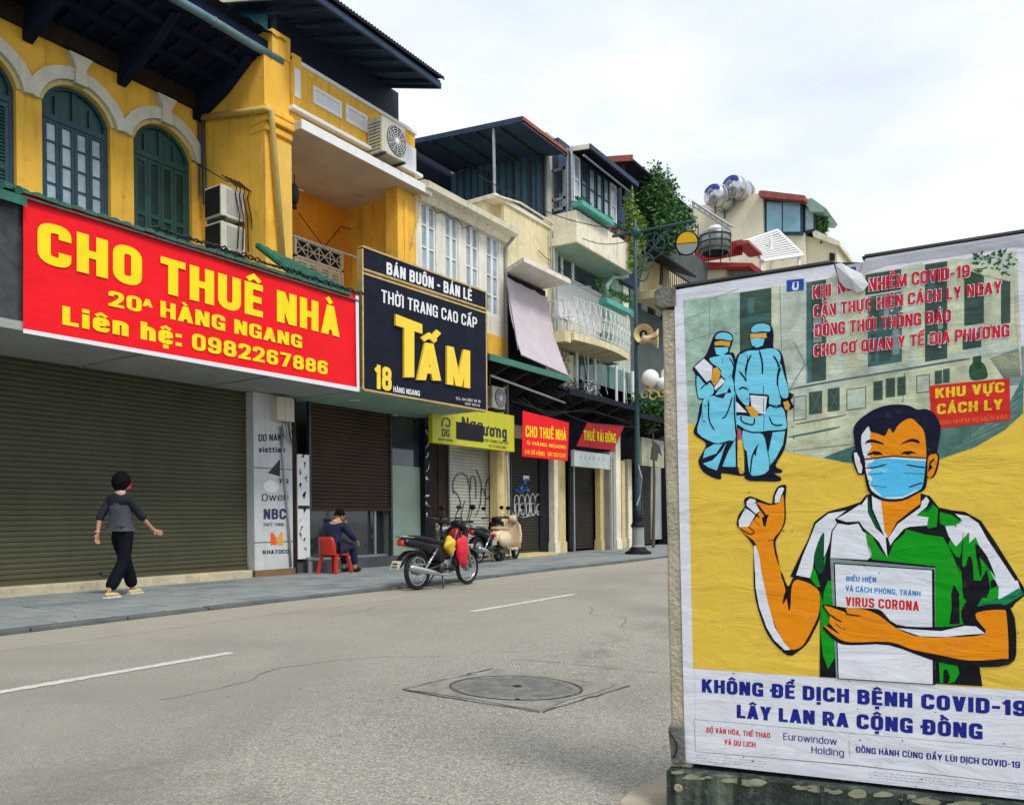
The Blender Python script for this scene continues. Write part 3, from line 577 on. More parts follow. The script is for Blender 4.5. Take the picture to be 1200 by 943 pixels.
# left arm
A('ink', z3([(118,440),(133,375),(150,345),(195,280),(190,215),(245,183),(300,198),(440,253),(473,250),(482,180),(520,95),(575,68),(614,85),(604,230),(608,420),(560,540),(505,640),(525,780),(560,943)])
  + z4([(575,100),(632,232),(690,130),(770,150),(880,200),(965,290),(968,400),(945,560),(880,700),(815,812),(700,905),(660,922),(600,905),(480,790),(400,660),(325,440),(290,250),(283,0)])+z3([(275,670),(130,495)]), 10)
A('orange', z3([(140,492),(235,487),(270,440),(345,335),(320,245),(430,270),(490,268),(545,240),(578,165),(590,250),(592,420),(550,530),(485,615),(500,760),(540,943),(365,943),(315,672),(200,560)]), 11)
A('orange', z4([(350,0),(530,0),(560,120),(605,270),(580,400),(600,380),(628,330),(632,450),(655,440),(665,250),(705,165),(780,175),(870,215),(945,290),(945,470),(900,600),(800,790),(735,850),(655,860),(600,800),(510,640),(430,400),(380,150)]), 11.4)
A('white', z4([(298,0),(345,0),(380,160),(430,400),(500,640),(590,790),(655,865),(600,868),(490,765),(415,640),(340,430),(305,240)]), 12.4); A('white', z3([(285,680),(310,675),(345,800),(362,943),(298,943)]), 12)
A('white', z3([(150,400),(200,300),(305,365),(235,487),(140,490),(135,430)]), 12); A('white', z3([(215,235),(250,203),(300,215),(345,330),(310,360),(215,280)]), 12); A('white', z3([(497,250),(500,180),(535,105),(575,90),(592,110),(560,180),(545,240),(510,250)]), 12)
for c_, w_ in (([(215,285),(305,365),(345,395)], 1.6), ([(295,430),(350,480)], 1.3), ([(310,250),(400,370),(420,400)], 2.4), ([(230,485),(290,540),(260,565),(205,540),(150,500)], 1.3), ([(290,240),(320,260)], 2), ([(430,628),(500,620)], 2.4), ([(230,290),(165,350)], 1.5)):
    stroke('ink', z3(c_), w_, 13)
A('ink', z3([(370,400),(400,375),(440,360),(420,410),(405,490),(385,480)]), 13)
A('ink', z4([(600,290),(580,370),(580,410),(615,350),(635,455),(650,455),(660,240),(690,150),(630,240)]), 13)
# shirt
A('white', z6([(95,752),(150,590),(205,460),(262,315),(370,228),(520,202),(425,275),(440,312),(395,375),(380,470),(350,560),(330,600),(335,395),(300,430),(268,540),(245,610),(238,680),(212,775)]), 11)
A('green', z6([(212,775),(238,680),(262,720),(300,850),(270,850)]), 12); A('dgreen', z6([(332,395),(295,440),(250,570),(250,650),(290,740),(330,700),(322,560)]), 12); A('green', z6([(330,620),(350,560),(345,620),(335,680)]), 12)
A('white', z6([(450,312),(540,327),(622,312),(660,380),(690,400),(738,590),(700,622),(385,605),(395,480),(405,380)]), 11)
A('white', z6([(530,222),(640,150),(645,165),(700,85),(705,200),(770,350),(855,430),(870,600),(800,470),(725,398),(668,350),(632,296),(520,300),(440,272)]), 12)
A('dgreen', z6([(712,95),(728,190),(800,345),(775,362),(705,220),(700,130)]), 13)
A('white', z6([(738,78),(812,105),(850,370),(875,432),(850,430),(745,190)]), 12)
A('orange', z6([(812,105),(870,120),(1000,108),(1150,48),(1152,145),(1050,220),(950,300),(880,435),(848,380)]), 12, 0)
A('white', [(1043.3,638.9),(1041,630.6),(1052.3,613.5),(1078.5,594.4),(1080.3,587),(1085.5,581.7),(1089,586.5),(1086,593.4),(1073.8,603.8),(1088.2,606),(1086.2,615.5),(1065.5,616.9),(1059.2,619.6),(1046.8,633.4)], 12)
A('green', z7([(240,150),(285,190),(272,340),(200,355),(190,330),(205,262),(100,245),(200,185)]), 12); A('dgreen', z7([(170,210),(230,150),(245,170),(190,215)]), 13)
A('green', [(1014,623),(1022,628),(1030,642),(1038,652),(1042,650),(1047,636),(1059,626),(1062,620),(1084,626),(1105,629),(1115,647),(1124,669),(1131,700),(1129,736),(1096,740),(1096,663),(1022,655),(1018,648)], 11)
A('green', z8([(730,0),(870,0),(905,80),(870,235),(800,235),(730,240)]), 11.25); A('ink', z8([(820,20),(850,70),(852,235),(795,235),(808,150),(806,70)]), 12)
A('green', z7([(300,205),(400,240),(485,280),(490,300),(430,328),(340,333),(300,310)]), 12); A('ink', z7([(300,180),(480,270),(470,290),(400,240),(300,215)]), 13)
A('white', z7([(345,335),(430,330),(492,290),(430,230),(540,250),(628,310),(700,440),(975,850),(830,935),(800,850),(740,740),(605,430),(550,480),(550,385),(437,510),(375,420)]), 12)
A('green', z7([(395,430),(437,512),(552,390),(557,480),(607,430),(780,780),(730,800),(735,880),(690,943),(480,943),(470,720),(430,580),(370,500)]), 11.5)
A('ink', z7([(390,540),(470,605),(497,400),(500,430),(490,660),(520,670),(545,590),(580,650),(580,943),(500,943),(480,720)]), 13)
A('ink', z7([(600,490),(700,590),(775,775),(735,720),(640,600),(655,690),(645,770)]), 13); A('ink', z7([(640,810),(700,700),(730,860),(700,943),(600,943)]), 13)
A('green', z7([(800,840),(800,930),(740,943),(745,880)]), 13)
A('hem', z7([(972,860),(1010,900),(930,943),(830,943)]), 13); A('hem', z8([(1165,75),(1190,55),(1196,75),(1100,132),(950,148),(960,118),(1060,100)]), 13)
A('white', z8([(1050,0),(1165,0),(1180,48),(1090,92),(1060,100),(1058,30)]), 12.5); A('green', z8([(940,148),(1000,50),(1055,30),(1062,95),(960,125)]), 12.4); A('ink', z8([(870,0),(960,0),(1010,0),(985,100),(950,140),(880,235),(860,160),(905,80)]), 12.3)
A('green', z8([(740,440),(840,460),(850,500),(825,545),(790,555),(745,552)]), 11); A('ink', z8([(765,480),(785,480),(800,520),(790,555),(762,552)]), 12)
A('green', z8([(100,60),(125,0),(160,0),(180,300),(175,420),(140,475),(112,400),(100,280)]), 11.25); A('ink', z8([(100,60),(112,120),(118,60),(140,0),(95,0)]), 11.6)
# board held in his hand
A('grey', [(973, 654), (1096, 665), (1096, 800), (980, 794)], 14); A('ink', [(977, 659), (1095, 667), (1096, 802), (982, 795)], 15); A('white', [(978.5, 660.5), (1092, 668), (1093, 801), (983, 794)], 16)
ptext('BIỂU HIỆN', (991.7, 680.3), (1026.8, 681.9), 5.6, 5.8, 'bluetxt', 17, .04)
ptext('VÀ CÁCH PHÒNG, TRÁNH', (991, 692), (1078.7, 698.4), 6.2, 6.2, 'bluetxt', 17, .03)
ptext('VIRUS CORONA', (991, 709.3), (1077, 715.5), 10.5, 11.5, 'red', 17, .045)
# forearm across the board
A('ink', z8([(112,128),(235,145),(370,150),(430,163),(510,236),(700,250),(880,232),(945,140),(1125,145),(1158,350),(1120,452),(900,464),(700,428),(470,348),(270,348),(190,332),(112,255),(150,232),(140,180)]), 18)
A('orange', z8([(122,133),(240,172),(236,148),(300,150),(360,162),(420,190),(500,250),(560,280),(640,302),(780,305),(990,288),(945,210),(950,170),(1080,157),(1105,190),(1115,400),(1090,420),(900,430),(750,402),(600,372),(470,330),(270,332),(195,310),(122,248),(132,245),(205,290),(150,230),(150,180)]), 19)
A('white', z8([(512,256),(620,264),(750,272),(880,243),(940,247),(990,286),(900,290),(780,303),(640,300)]), 20)
for c_ in ([(150,180),(180,205),(215,222)], [(180,230),(212,258)], [(140,245),(192,282)], [(235,150),(245,180),(318,190)]): stroke('ink', z8(c_), 1.7, 21)
# head
A('ink', z5([(140,465),(170,455),(200,500),(230,520),(245,640),(215,662),(180,650),(150,580),(133,520)]), 12); A('white', z5([(150,475),(175,470),(200,520),(205,560),(215,570),(222,600),(215,650),(190,645),(160,560)]), 13)
A('ink', z5([(760,520),(780,475),(840,465),(875,500),(865,600),(830,680),(780,685),(755,660)]), 12); A('orange', z5([(775,520),(800,485),(840,480),(862,510),(852,580),(820,668),(775,672)]), 13)
A('ink', z5([(790,560),(830,515),(835,535),(800,570),(820,600),(780,640)]), 14)
A('ink', z5([(215,300),(640,170),(775,300),(778,540),(765,760),(700,815),(560,882),(400,882),(290,825),(250,720),(228,520)]), 13)
A('orange', z5([(240,300),(640,172),(765,300),(766,520),(240,535)]), 14); A('white', z5([(215,300),(280,240),(292,300),(285,370),(300,430),(262,485),(290,510),(285,530),(245,530),(225,470),(212,400)]), 15)
A('hair', z5([(228,520),(200,510),(165,445),(148,330),(150,260),(190,200),(260,145),(330,105),(430,72),(540,65),(620,75),(690,108),(760,103),(820,130),(860,180),(886,250),(882,330),(865,430),(850,478),(800,490),(772,520),(764,420),(755,330),(735,270),(700,225),(635,182),(570,205),(520,250),(485,305),(450,265),(415,330),(350,310),(292,295),(275,250),(240,290),(215,330),(212,400),(222,470)]), 16)
A('ink', z5([(245,405),(262,370),(320,362),(400,395),(395,405),(320,388),(262,392)]), 16); A('ink', z5([(545,405),(600,370),(650,355),(700,370),(705,395),(650,380),(600,388)]), 16)
A('ink', z5([(262,490),(320,460),(370,465),(402,495),(330,482),(268,500)]), 16); A('ink', z5([(318,466),(365,466),(372,492),(320,494)]), 17)
A('ink', z5([(545,490),(580,462),(640,460),(690,482),(640,480),(580,484)]), 16); A('ink', z5([(585,464),(628,464),(630,490),(590,490)]), 17)
A('mask', z5([(240,540),(330,528),(480,512),(620,520),(762,525),(755,650),(735,755),(700,795),(560,862),(410,862),(300,798),(268,710),(245,610)]), 18)
A('white', z5([(240,540),(330,528),(300,560),(260,580),(300,620),(265,650),(310,690),(285,740),(330,790),(410,862),(300,798),(268,710),(245,610)]), 19); A('white', z5([(330,528),(480,512),(762,525),(762,548),(620,535),(480,525)]), 19)
A('white', z5([(410,862),(560,862),(700,795),(690,790),(560,848),(420,850)]), 19)
for c_ in ([(235,530),(330,522),(480,505),(620,514),(770,520)], [(240,530),(245,620),(268,715),(300,802),(410,870),(560,870),(702,802),(738,760),(758,650),(768,520)], [(245,605),(320,600),(430,572)], [(590,575),(700,595),(760,602)], [(255,660),(400,648)], [(575,648),(755,655)], [(280,750),(430,768)], [(615,768),(680,745),(735,730)]):
    stroke('ink', z5(c_), 1.5, 20)
A('blue', z5([(300,615),(440,600),(430,640),(290,645)]), 18.6)
# headline and footer
ptext('KHÔNG ĐỂ DỊCH BỆNH COVID-19', (822.5, 810.5), (1204, 839), 15.6, 18, 'navytxt', 3, .06)
ptext('LÂY LAN RA CỘNG ĐỒNG', (863.4, 840.5), (1151.4, 865.8), 15.6, 18, 'navytxt', 3, .06)
stroke('line', [(813, 842.3), (1218, 878)], .9, 2, 0); stroke('line', [(813, 842.3), (815, 880)], .9, 2, 0); stroke('line', [(815, 880), (1000, 896), (1220, 921)], .9, 2, 0); stroke('line', [(810, 352), (815, 880)], .5, .5, 0)
ptext('BỘ VĂN HÓA, THỂ THAO', (828, 857.4), (902.5, 864.5), 5.9, 6.1, 'red', 3, .03); ptext('VÀ DU LỊCH', (848.8, 871.7), (885.4, 875.2), 6, 6, 'red', 3, .03)
ptext('Eurowindow', (918, 866), (980.8, 872.5), 8.2, 8.2, 'navytxt', 3, .0); ptext('Holding', (950.9, 881.8), (989, 885.8), 8.2, 8.2, 'navytxt', 3, .0)
stroke('line', [(994.5, 867), (996, 887)], 1, 2, 0)
ptext('ĐỒNG HÀNH CÙNG ĐẨY LÙI DỊCH COVID-19', (1002.4, 880.8), (1195.4, 899.5), 6.8, 7.6, 'navytxt', 3, .03)
for k in range(3):                                   # unreadable fine print
    x = 816
    while x < 1195:
        w = rr.uniform(2, 7); y = 884+k*3.2+(x-816)*.098
        if x < 895 or x > 1016: stroke('line', [(x, y), (x+w, y+w*.1)], .8, 2, 0)
        x += w+rr.uniform(1, 2.5)
# specks of dirt on the print
for i in range(70):
    x, y = rr.uniform(806, 1195), rr.uniform(360, 925)
    s_ = rr.uniform(.5, 1.5); A('line', [(x, y), (x+s_, y-s_*.6), (x+2*s_, y+s_*.3), (x+s_, y+s_)], 23)

# physical board
board = thing('notice_board', 'large concrete framed notice board on stained green metal base at the right foreground', 'notice board', (PO.x, PO.y, 0))
poster = thing('health_poster', 'big yellow and white pandemic poster with masked man in green shirt giving a thumbs up', 'poster', (PO.x, PO.y, .3))
paper = B(); top_l = [(790, 340), (840, 332), (900, 322), (950, 314.5), (977, 310)]
paper.prism([pp(*p) for p in [(803, 893), (1232, 940), (1210, 272), (1100, 289), (1014, 303), (1013, 318), (1000, 330), (984, 331), (977, 310), (900, 322), (790, 340)]], -PN*.0012)
paper.build('sheet', pmat('poster_paper', PC['paper']), poster)
for c, b in art.items():
    nm = {'navytxt': 'dark_blue_lettering', 'redtxt': 'red_lettering', 'bluetxt': 'light_blue_lettering', 'ytxt': 'yellow_lettering', 'otxt': 'orange_lettering'}.get(c, 'printed_area')
    label(b.build(nm, pmat('print_'+c, PC[c]), poster), 'flat '+{'ink': 'black outline', 'navy': 'navy outline', 'win': 'dark window', 'wint': 'teal window', 'wallc': 'pale wall', 'wall': 'grey green wall', 'wall2': 'green wall', 'otxt': 'orange lettering',
        'navytxt': 'dark blue lettering', 'redtxt': 'red lettering', 'bluetxt': 'light blue lettering', 'ytxt': 'yellow lettering', 'dgreen': 'dark green', 'leafp': 'printed leaves', 'mask': 'sky blue mask', 'greyp': 'grey'}.get(c, c)+' print on the poster')
flap = B()
fl = [(984, 331), (979, 311), (986, 309), (999, 316), (1010, 321), (1018, 334), (1012, 342), (1004, 345), (999, 340), (991, 338)]
g = [pp(x, y, 40+22*math.sin(i*1.3)) for i, (x, y) in enumerate(fl)]; c0 = sum(g, Vector())/len(g)+PN*.012
flap.add([c0]+g, [(0, i+1, (i+1) % len(g)+1) for i in range(len(g))])
label(flap.build('torn_flap', pmat('print_torn', (208, 210, 214)), poster), 'torn curling flap of paper at the top edge')
b = B(); b.poly([pp(x, y, -14) for x, y in [(984, 312), (1016, 306), (1016, 330), (984, 334)]]); b.build('old_sheet', pmat('old_poster_paper', (188, 190, 196)), poster)
b = B(); b.poly([pp(x, y, -12) for x, y in [(986, 315), (1003, 312), (1003, 326), (986, 329)]]); label(b.build('printed_area', pmat('old_plate', (38, 80, 150)), poster), 'dark blue corner of an older sheet under the tear')
ptext2 = B(); write(ptext2, 'IGI', (982, 333), (1002, 330), 14, 14, pp, .04, layer=22); ptext2.build('red_lettering', pmat('print_redtxt', PC['redtxt']), poster)
strip = B()
strip.poly([pp(x, y, 2.5) for x, y in [(1012, 306), (1210, 274), (1211, 290), (1185, 290), (1100, 303), (1040, 311), (1008, 322)]])
label(strip.build('backing_strip', pmat('print_strip', (186, 186, 196)), poster), 'greyish folded strip along the upper edge')
panel = B(); panel.prism([pp(*p, -18) for p in [(812, 893), (1270, 945), (1262, 265), (1010, 300), (1014, 307), (977, 307), (802, 335)]], -PN*.03)
panel.build('panel', mat('dark_board_sheet', (.03, .03, .035), .6, var=.3, scale=4), board)
lip = B()
for a, c_ in (((789, 337), (977, 307.6)), ((1013, 301.5), (1215, 269.5))):
    p, s_ = pp(*a), pp(*c_); lip.prism([p+PN*.004, s_+PN*.004, s_+PN*.004+Vector((0, 0, .008)), p+PN*.004+Vector((0, 0, .008))], -PN*.055)
lip.build('top_rail', mat('dark_board_rail', (.05, .045, .045), .6, var=.4, scale=9), board)
# concrete post on the left: follows the photo's slightly leaning column
conc = mat('weathered_concrete', (.46, .40, .30), .95, var=.28, scale=9, bump=.9, bscale=60, streak=.35, spots=.65, spotcol=(.06, .055, .045))
conc2 = mat('dark_weathered_concrete', (.14, .14, .125), .95, var=.35, scale=12, bump=.8, bscale=60, spots=.8, spotcol=(.03, .03, .028))
def ppb(px, py, back): return pp(px, py)-PN*back
po = B(); n = 9; rows = []
for i in range(n):
    t = i/(n-1); y = 362+(900-362)*t; xl = 774.5+11.5*t+.6*math.sin(i*2.1); xr = 800+8*t
    rows.append([ppb(xl+1.5, y, .004), ppb(xr+3, y, .004), ppb(xr+3, y, .11), ppb(xl+1, y, .11), ppb(xl-1, y, .03)])
m5 = 5; vs = [p for r_ in rows for p in r_]; fs = []
for i in range(n-1):
    for k in range(m5): fs.append((i*m5+k, i*m5+(k+1) % m5, (i+1)*m5+(k+1) % m5, (i+1)*m5+k))
fs += [tuple(range(m5)), tuple((n-1)*m5+k for k in range(m5))]; po.add(vs, fs)
po.build('post', conc, board, bevel=.006)
b = B(); b.prism([ppb(*p, -.012) for p in [(767, 342), (773, 338), (792, 336), (792, 359), (774, 362), (768, 360)]], -PN*.12); label(b.build('post_cap', conc2, board, bevel=.006), 'dark concrete block on top of the post')
for yy, rr_ in ((391, 5.5), (545, 4)):
    c_ = ppb(787 if yy < 400 else 789, yy, .012); b = B(); b.lathe([(0, .006), (.010, .006), (.016, .0), (.018, -.02)], c_, PN, 14); b.build('bolt_boss', conc2, board)
b = B(); b.prism([ppb(*p, -.016) for p in [(784, 850), (802, 850), (804, 893), (788, 893)]], -PN*.08); b.build('hinge_block', conc2, board, bevel=.004)
b = B(); b.tube([ppb(785+10*math.sin(i*.5), 855+i*6, -.02) for i in range(6)], .003, 6); b.build('wire_loop', M['cable'], board)
base = B()
def gz(p, z=0.0): return Vector((p.x, p.y, z))
a0, a1 = pp(784, 896), pp(1290, 948)
bl, br_ = gz(a0, -.05), gz(a1, -.05)
for k in (a0, a1): k.z -= .004
base.prism([a0+PN*.05, a1+PN*.05, br_+PN*.05, bl+PN*.05], -PN*.22)
bm_ = mat('stained_green_metal', (.030, .042, .038), .75, var=.6, scale=7, bump=.7, bscale=30, streak=.75, spots=.85, spotcol=(.20, .24, .18), spec=.15)
base.build('base_box', bm_, board, bevel=.012)
b = B()
for px in (793,): b.lathe([(0, .004), (.012, .004), (.016, 0)], pp(px+6, 918)+PN*.052, PN, 12)
b.build('rivet', conc, board)
for k in range(4):
    px = 868+k*95; pa, pb = pp(px, 905+k*9), pp(px+1.5, 975); b = B(); b.prism([pa+PN*.051, pb+PN*.051, pb+PN*.051+PD*.012, pa+PN*.051+PD*.012], PN*.008); b.build('rib', bm_, board)
# electric style box body behind the board
b = B(); b.prism([ppb(800, 893, .035), ppb(1262, 943, .035), ppb(1258, 275, .035), ppb(800, 340, .035)], -PN*.10); b.build('backing', conc2, board)
rr = random.Random(21); b = B()
for i in range(46):
    px = rr.uniform(796, 1230); py = 899+(px-796)*.105+rr.uniform(0, 5); s_ = rr.uniform(4, 13); b.poly([pp(px+s_*math.cos(a_*.9)*rr.uniform(.7, 1.2), py+s_*.35*math.sin(a_*.9)*rr.uniform(.6, 1.3), 230+.5*i) for a_ in range(7)])
stuff(b.build('peeling_paint', mat('peeling_cream_paint', (.24, .25, .17), .8, var=.3, scale=20), board))
# ------------------------------------------------------------------ ground
KX, FX = -8.23, -12.0          # kerb line, house line
PZ = .10
def node_mat(name, rough=.9):
    m = bpy.data.materials.new(name); m.use_nodes = True; t = m.node_tree; return m, t, t.nodes, t.links.new, t.nodes['Principled BSDF']
def asphalt():
    m, t, n, l, b = node_mat('worn_asphalt'); b.inputs['Roughness'].default_value = .88; b.inputs['Specular IOR Level'].default_value = .3
    g = n.new('ShaderNodeNewGeometry')
    def N(s, d=4, r=.6, dist=0):
        q = n.new('ShaderNodeTexNoise'); q.inputs['Scale'].default_value = s; q.inputs['Detail'].default_value = d; q.inputs['Roughness'].default_value = r; q.inputs['Distortion'].default_value = dist; l(g.outputs['Position'], q.inputs['Vector']); return q.outputs['Fac']
    def V(s, f='F1'):
        q = n.new('ShaderNodeTexVoronoi'); q.inputs['Scale'].default_value = s; q.feature = f; l(g.outputs['Position'], q.inputs['Vector']); return q
    def MR(src, a, c, d, e):
        q = n.new('ShaderNodeMapRange'); l(src, q.inputs['Value'])
        for k, v in zip(('From Min', 'From Max', 'To Min', 'To Max'), (a, c, d, e)): q.inputs[k].default_value = v
        return q.outputs[0]
    def MX(f, A_, B_, mode='MIX'):
        q = n.new('ShaderNodeMix'); q.data_type = 'RGBA'; q.blend_type = mode
        if isinstance(f, float): q.inputs['Factor'].default_value = f
        else: l(f, q.inputs['Factor'])
        for s, v in (('A', A_), ('B', B_)):
            if isinstance(v, tuple): q.inputs[s].default_value = (*v, 1)
            else: l(v, q.inputs[s])
        return q.outputs['Result']
    base = MX(MR(N(.35, 5), .35, .65, 0, 1), (.33, .315, .27), (.43, .405, .345))
    v1 = V(75.); stone = n.new('ShaderNodeSeparateColor'); l(v1.outputs['Color'], stone.inputs[0])
    # aggregate: light and dark stones in a dark binder
    st = MX(MR(stone.outputs[0], .0, 1., 0., 1.), (.15, .145, .13), (.62, .58, .50))
    gap = MR(v1.outputs['Distance'], .35, .62, 0, 1)
    agg = MX(gap, st, (.10, .095, .088))
    c = MX(.42, base, agg)
    v2 = V(85.); s2 = n.new('ShaderNodeSeparateColor'); l(v2.outputs['Color'], s2.inputs[0])
    c = MX(MR(s2.outputs[1], .88, .95, 0, .35), c, (.44, .41, .35)); c = MX(MR(s2.outputs[2], .93, .97, 0, .45), c, (.08, .075, .07))
    c = MX(MR(N(1.6, 8, .72), .56, .74, 0, .55), c, (.13, .12, .105))
    c = MX(MR(N(.9, 6, .7, .4), .54, .72, 0, .4), c, (.42, .385, .32)); c = MX(MR(N(.28, 5, .6, 1.2),   .47, .60, 0, .55), c, (.17, .16, .14)); c = MX(MR(N(.55, 7, .75, .8), .58, .66, 0, .5), c, (.15, .142, .125))
    # dusty strip towards the far kerb, smoother tyre worn band
    sp = n.new('ShaderNodeSeparateXYZ'); l(g.outputs['Position'], sp.inputs[0])
    far = MR(sp.outputs[0], -6.2, -8.2, 0, .55); c = MX(far, c, (.40, .34, .275))
    worn = MR(sp.outputs[0], -3.2, -4.4, 0, .5); c = MX(worn, c, (.34, .32, .275))
    l(c, b.inputs['Base Color'])
    bp = n.new('ShaderNodeBump'); bp.inputs['Strength'].default_value = .9; bp.inputs['Distance'].default_value = .006
    hh = n.new('ShaderNodeMath'); hh.operation = 'SUBTRACT'; l(MR(N(140, 2), .3, .7, 0, .5), hh.inputs[0]); l(v1.outputs['Distance'], hh.inputs[1]); l(hh.outputs[0], bp.inputs['Height']); l(bp.outputs[0], b.inputs['Normal'])
    return m
ASP = asphalt()
b = B(); b.add([(KX, -60, 0), (400, -60, 0), (400, 600, 0), (KX, 600, 0)], [(0, 1, 2, 3)]); struct(b.build('road', ASP))
b = B(); vs = []
for i in range(121): y = -30+i*1.0; vs += [(KX+.62+.08*math.sin(i*1.7), y, .0015), (KX-.02, y, .055+.008*math.sin(i*.9))]
b.add(vs, [(2*i, 2*i+1, 2*i+3, 2*i+2) for i in range(120)]); struct(b.build('gutter_strip', ASP, smooth=True))
gm = mat('bare_ground', (.16, .14, .11), .95, var=.2)
b = B(); b.add([(-500, -400, -.06), (600, -400, -.06), (600, 800, -.06), (-500, 800, -.06)], [(0, 1, 2, 3)]); struct(b.build('ground', gm))
paint = mat('worn_road_paint', (.55, .54, .50), .8, var=.15, scale=9, spots=.95, spotcol=(.24, .22, .19))
for i, (p0, p1) in enumerate((((-60, 817), (285, 766)), ((550, 716), (675, 696)))):
    a_, c_ = onz(*p0, .004), onz(*p1, .004); b = B(); n_ = 60; vs = []
    for k in range(n_+1):
        t = k/n_; x = -5.72; y = a_.y+(c_.y-a_.y)*t; w = .058+random.uniform(-.012, .008); vs += [(x-w, y, .004), (x+w, y, .004)]
    b.add(vs, [(2*k, 2*k+1, 2*k+3, 2*k+2) for k in range(n_)]); struct(b.build('road_marking', paint))
for k in range(3):
    b = B(); y = 14.3+k*6.9; b.box(-5.78, -5.66, y, y+2.6, .002, .004); struct(b.build('road_marking', paint))
# pavement bed, kerb stones, slabs
pm = mat('pavement_bed', (.13, .14, .14), .9, var=.2)
b = B(); b.box(-14.5, KX-.14, -30, 90, -.05, .085); pav = b.build('pavement', pm); struct(pav)
kmat = mat('dark_kerb_stone', (.10, .11, .11), .85, var=.25, scale=3, bump=.4, bscale=30, spots=.5)
kb = B(); kb.box(-.07, .07, .008, .992, 0, .105); k0 = None
kerb = bpy.data.objects.new('kerb', None); COL.objects.link(kerb); struct(kerb)
for i in range(60):
    o = kb.build('kerb_stone', kmat, kerb, bevel=.012) if i == 0 else same(k0, kerb)
    if i == 0: k0 = o
    o.location = (KX-.07+random.uniform(-.006, .006), -4+i, -.005+random.uniform(-.008, .004)); 
slm = [mat('paving_slab_%s' % nme, c_, .75, var=.14, scale=2.5, bump=.3, bscale=35, spots=.5, spotcol=(.10, .105, .10)) for nme, c_ in (('blue_grey', (.215, .245, .25)), ('grey', (.25, .27, .265)), ('dark', (.17, .20, .21)))]
sb = []
for m_ in slm:
    b = B(); b.box(-.194, .194, -.294, .294, 0, .02); sb.append(b.build('paving_slab', m_, pav, world=False, bevel=.004))
cnt = 0; rest = B()
cols_ = 9; first = [True]*3
for j in range(120):
    for i in range(cols_):
        x = KX-.14-.2-i*.405; y = 2.2+j*.605+(.3 if i % 2 else 0)
        if x < -12.1: continue
        d = math.hypot(x, y); k = random.choice((0, 0, 1, 1, 2))
        if j < 33:
            o = sb[k] if first[k] else same(sb[k], pav)
            first[k] = False; o.location = Vector((x, y, .082+random.uniform(-.0015, .0025)))-wloc(pav); o.rotation_euler = (random.uniform(-.004, .004), random.uniform(-.004, .004), random.uniform(-.006, .006)); cnt += 1
        elif y < 75: rest.box(x-.194, x+.194, y-.294, y+.294, .084, .101)
rest.box(-12.4, -8.4, -30, 1.85, .086, .1)
stuff(rest.build('paving_slab', slm[1], pav))
# dust and scraps along the far kerb
rr = random.Random(11); b = B()
for i in range(260):
    y = rr.uniform(3, 26); x = KX+rr.uniform(.0, .5)**1.5+.02; s_ = rr.uniform(.006, .028); z = 0
    if rr.random() < .3: x = KX-rr.uniform(.2, 3.3); z = .101
    a_ = rr.uniform(0, 6.3); b.add([(x+s_*math.cos(a_), y+s_*math.sin(a_), z+.002), (x+s_*math.cos(a_+2), y+s_*math.sin(a_+2), z+.006), (x+s_*math.cos(a_+4.2), y+s_*math.sin(a_+4.2), z+.012)], [(0, 1, 2)])
stuff(tag(b.build('street_litter', mat('dry_leaf_litter', (.16, .12, .07), .9, var=.4, scale=20)), 'tiny dry leaves and grit along the far kerb and on the paving', 'litter'))
b = B()
for i in range(900):
    t = rr.random(); y = rr.uniform(1.6, 7.5); x = rr.uniform(-6.5, -.9); s_ = rr.uniform(.003, .009)
    if i < 60: s_ = rr.uniform(.008, .022)
    a_ = rr.uniform(0, 6.3); h = s_*.35
    b.add([(x+s_*math.cos(a_), y+s_*math.sin(a_), .0), (x+s_*math.cos(a_+2), y+s_*math.sin(a_+2), .0), (x+s_*math.cos(a_+4.2), y+s_*math.sin(a_+4.2), .0), (x, y, h)], [(0, 1, 3), (1, 2, 3), (2, 0, 3)])
stuff(tag(b.build('loose_grit', mat('loose_grit_stone', (.19, .17, .14), .9, var=.5, scale=30)), 'loose grit and small stones scattered on the asphalt', 'grit'))
rr = random.Random(17)
for (x0, y0, ang, L9) in ((-4.6, 3.0, 1.1, 2.6), (-2.0, 5.2, 2.6, 1.6), (-6.9, 6.5, 1.5, 4.5), (-3.6, 7.5, 1.9, 2.0)):
    b = B(); p = Vector((x0, y0, .003)); pr_ = None
    for i in range(int(L9/.06)):
        ang += rr.uniform(-.35, .35); q_ = p+Vector((math.cos(ang), math.sin(ang), 0))*.06; w = Vector((-math.sin(ang), math.cos(ang), 0))*rr.uniform(.0015, .0045)
        if pr_ is None: pr_ = (p-w, p+w)
        b.add([pr_[0], pr_[1], q_+w, q_-w], [(0, 1, 2, 3)]); pr_ = (q_-w, q_+w); p = q_
    struct(b.build('road_crack', mat('crack_dirt', (.11, .105, .09), .95)))
# manhole
mh = [onz(*p, 0) for p in ((477, 808), (575, 784), (697, 800), (640, 833))]
cc = (mh[0]+mh[2])/2; mc = thing('manhole', 'square framed round manhole cover sunk in the road asphalt', 'manhole cover', (cc.x, cc.y, 0))
iron = mat('worn_iron_cover', (.205, .203, .185), .8, metal=.05, spec=.2, var=.35, scale=9, bump=.5, bscale=60, spots=.5)
e1 = (mh[1]-mh[0]); e2 = (mh[3]-mh[0])
def mq(u, v, z): p = mh[0]+e1*u+e2*v; return Vector((p.x, p.y, z))
b = B(); b.holes([mq(0, 0, .003), mq(.3, -.015, .003), mq(.7, .02, .003), mq(1.03, .03, .003), mq(1.0, .5, .003), mq(1, .96, .003), mq(.7, .99, .003), mq(.4, .95, .003), mq(-.02, .97, .003), mq(.01, .5, .003)], [[mq(.5+.43*math.cos(a_*math.pi/16), .5+.43*math.sin(a_*math.pi/16), .003) for a_ in range(32)]], (0, 0, .0015))
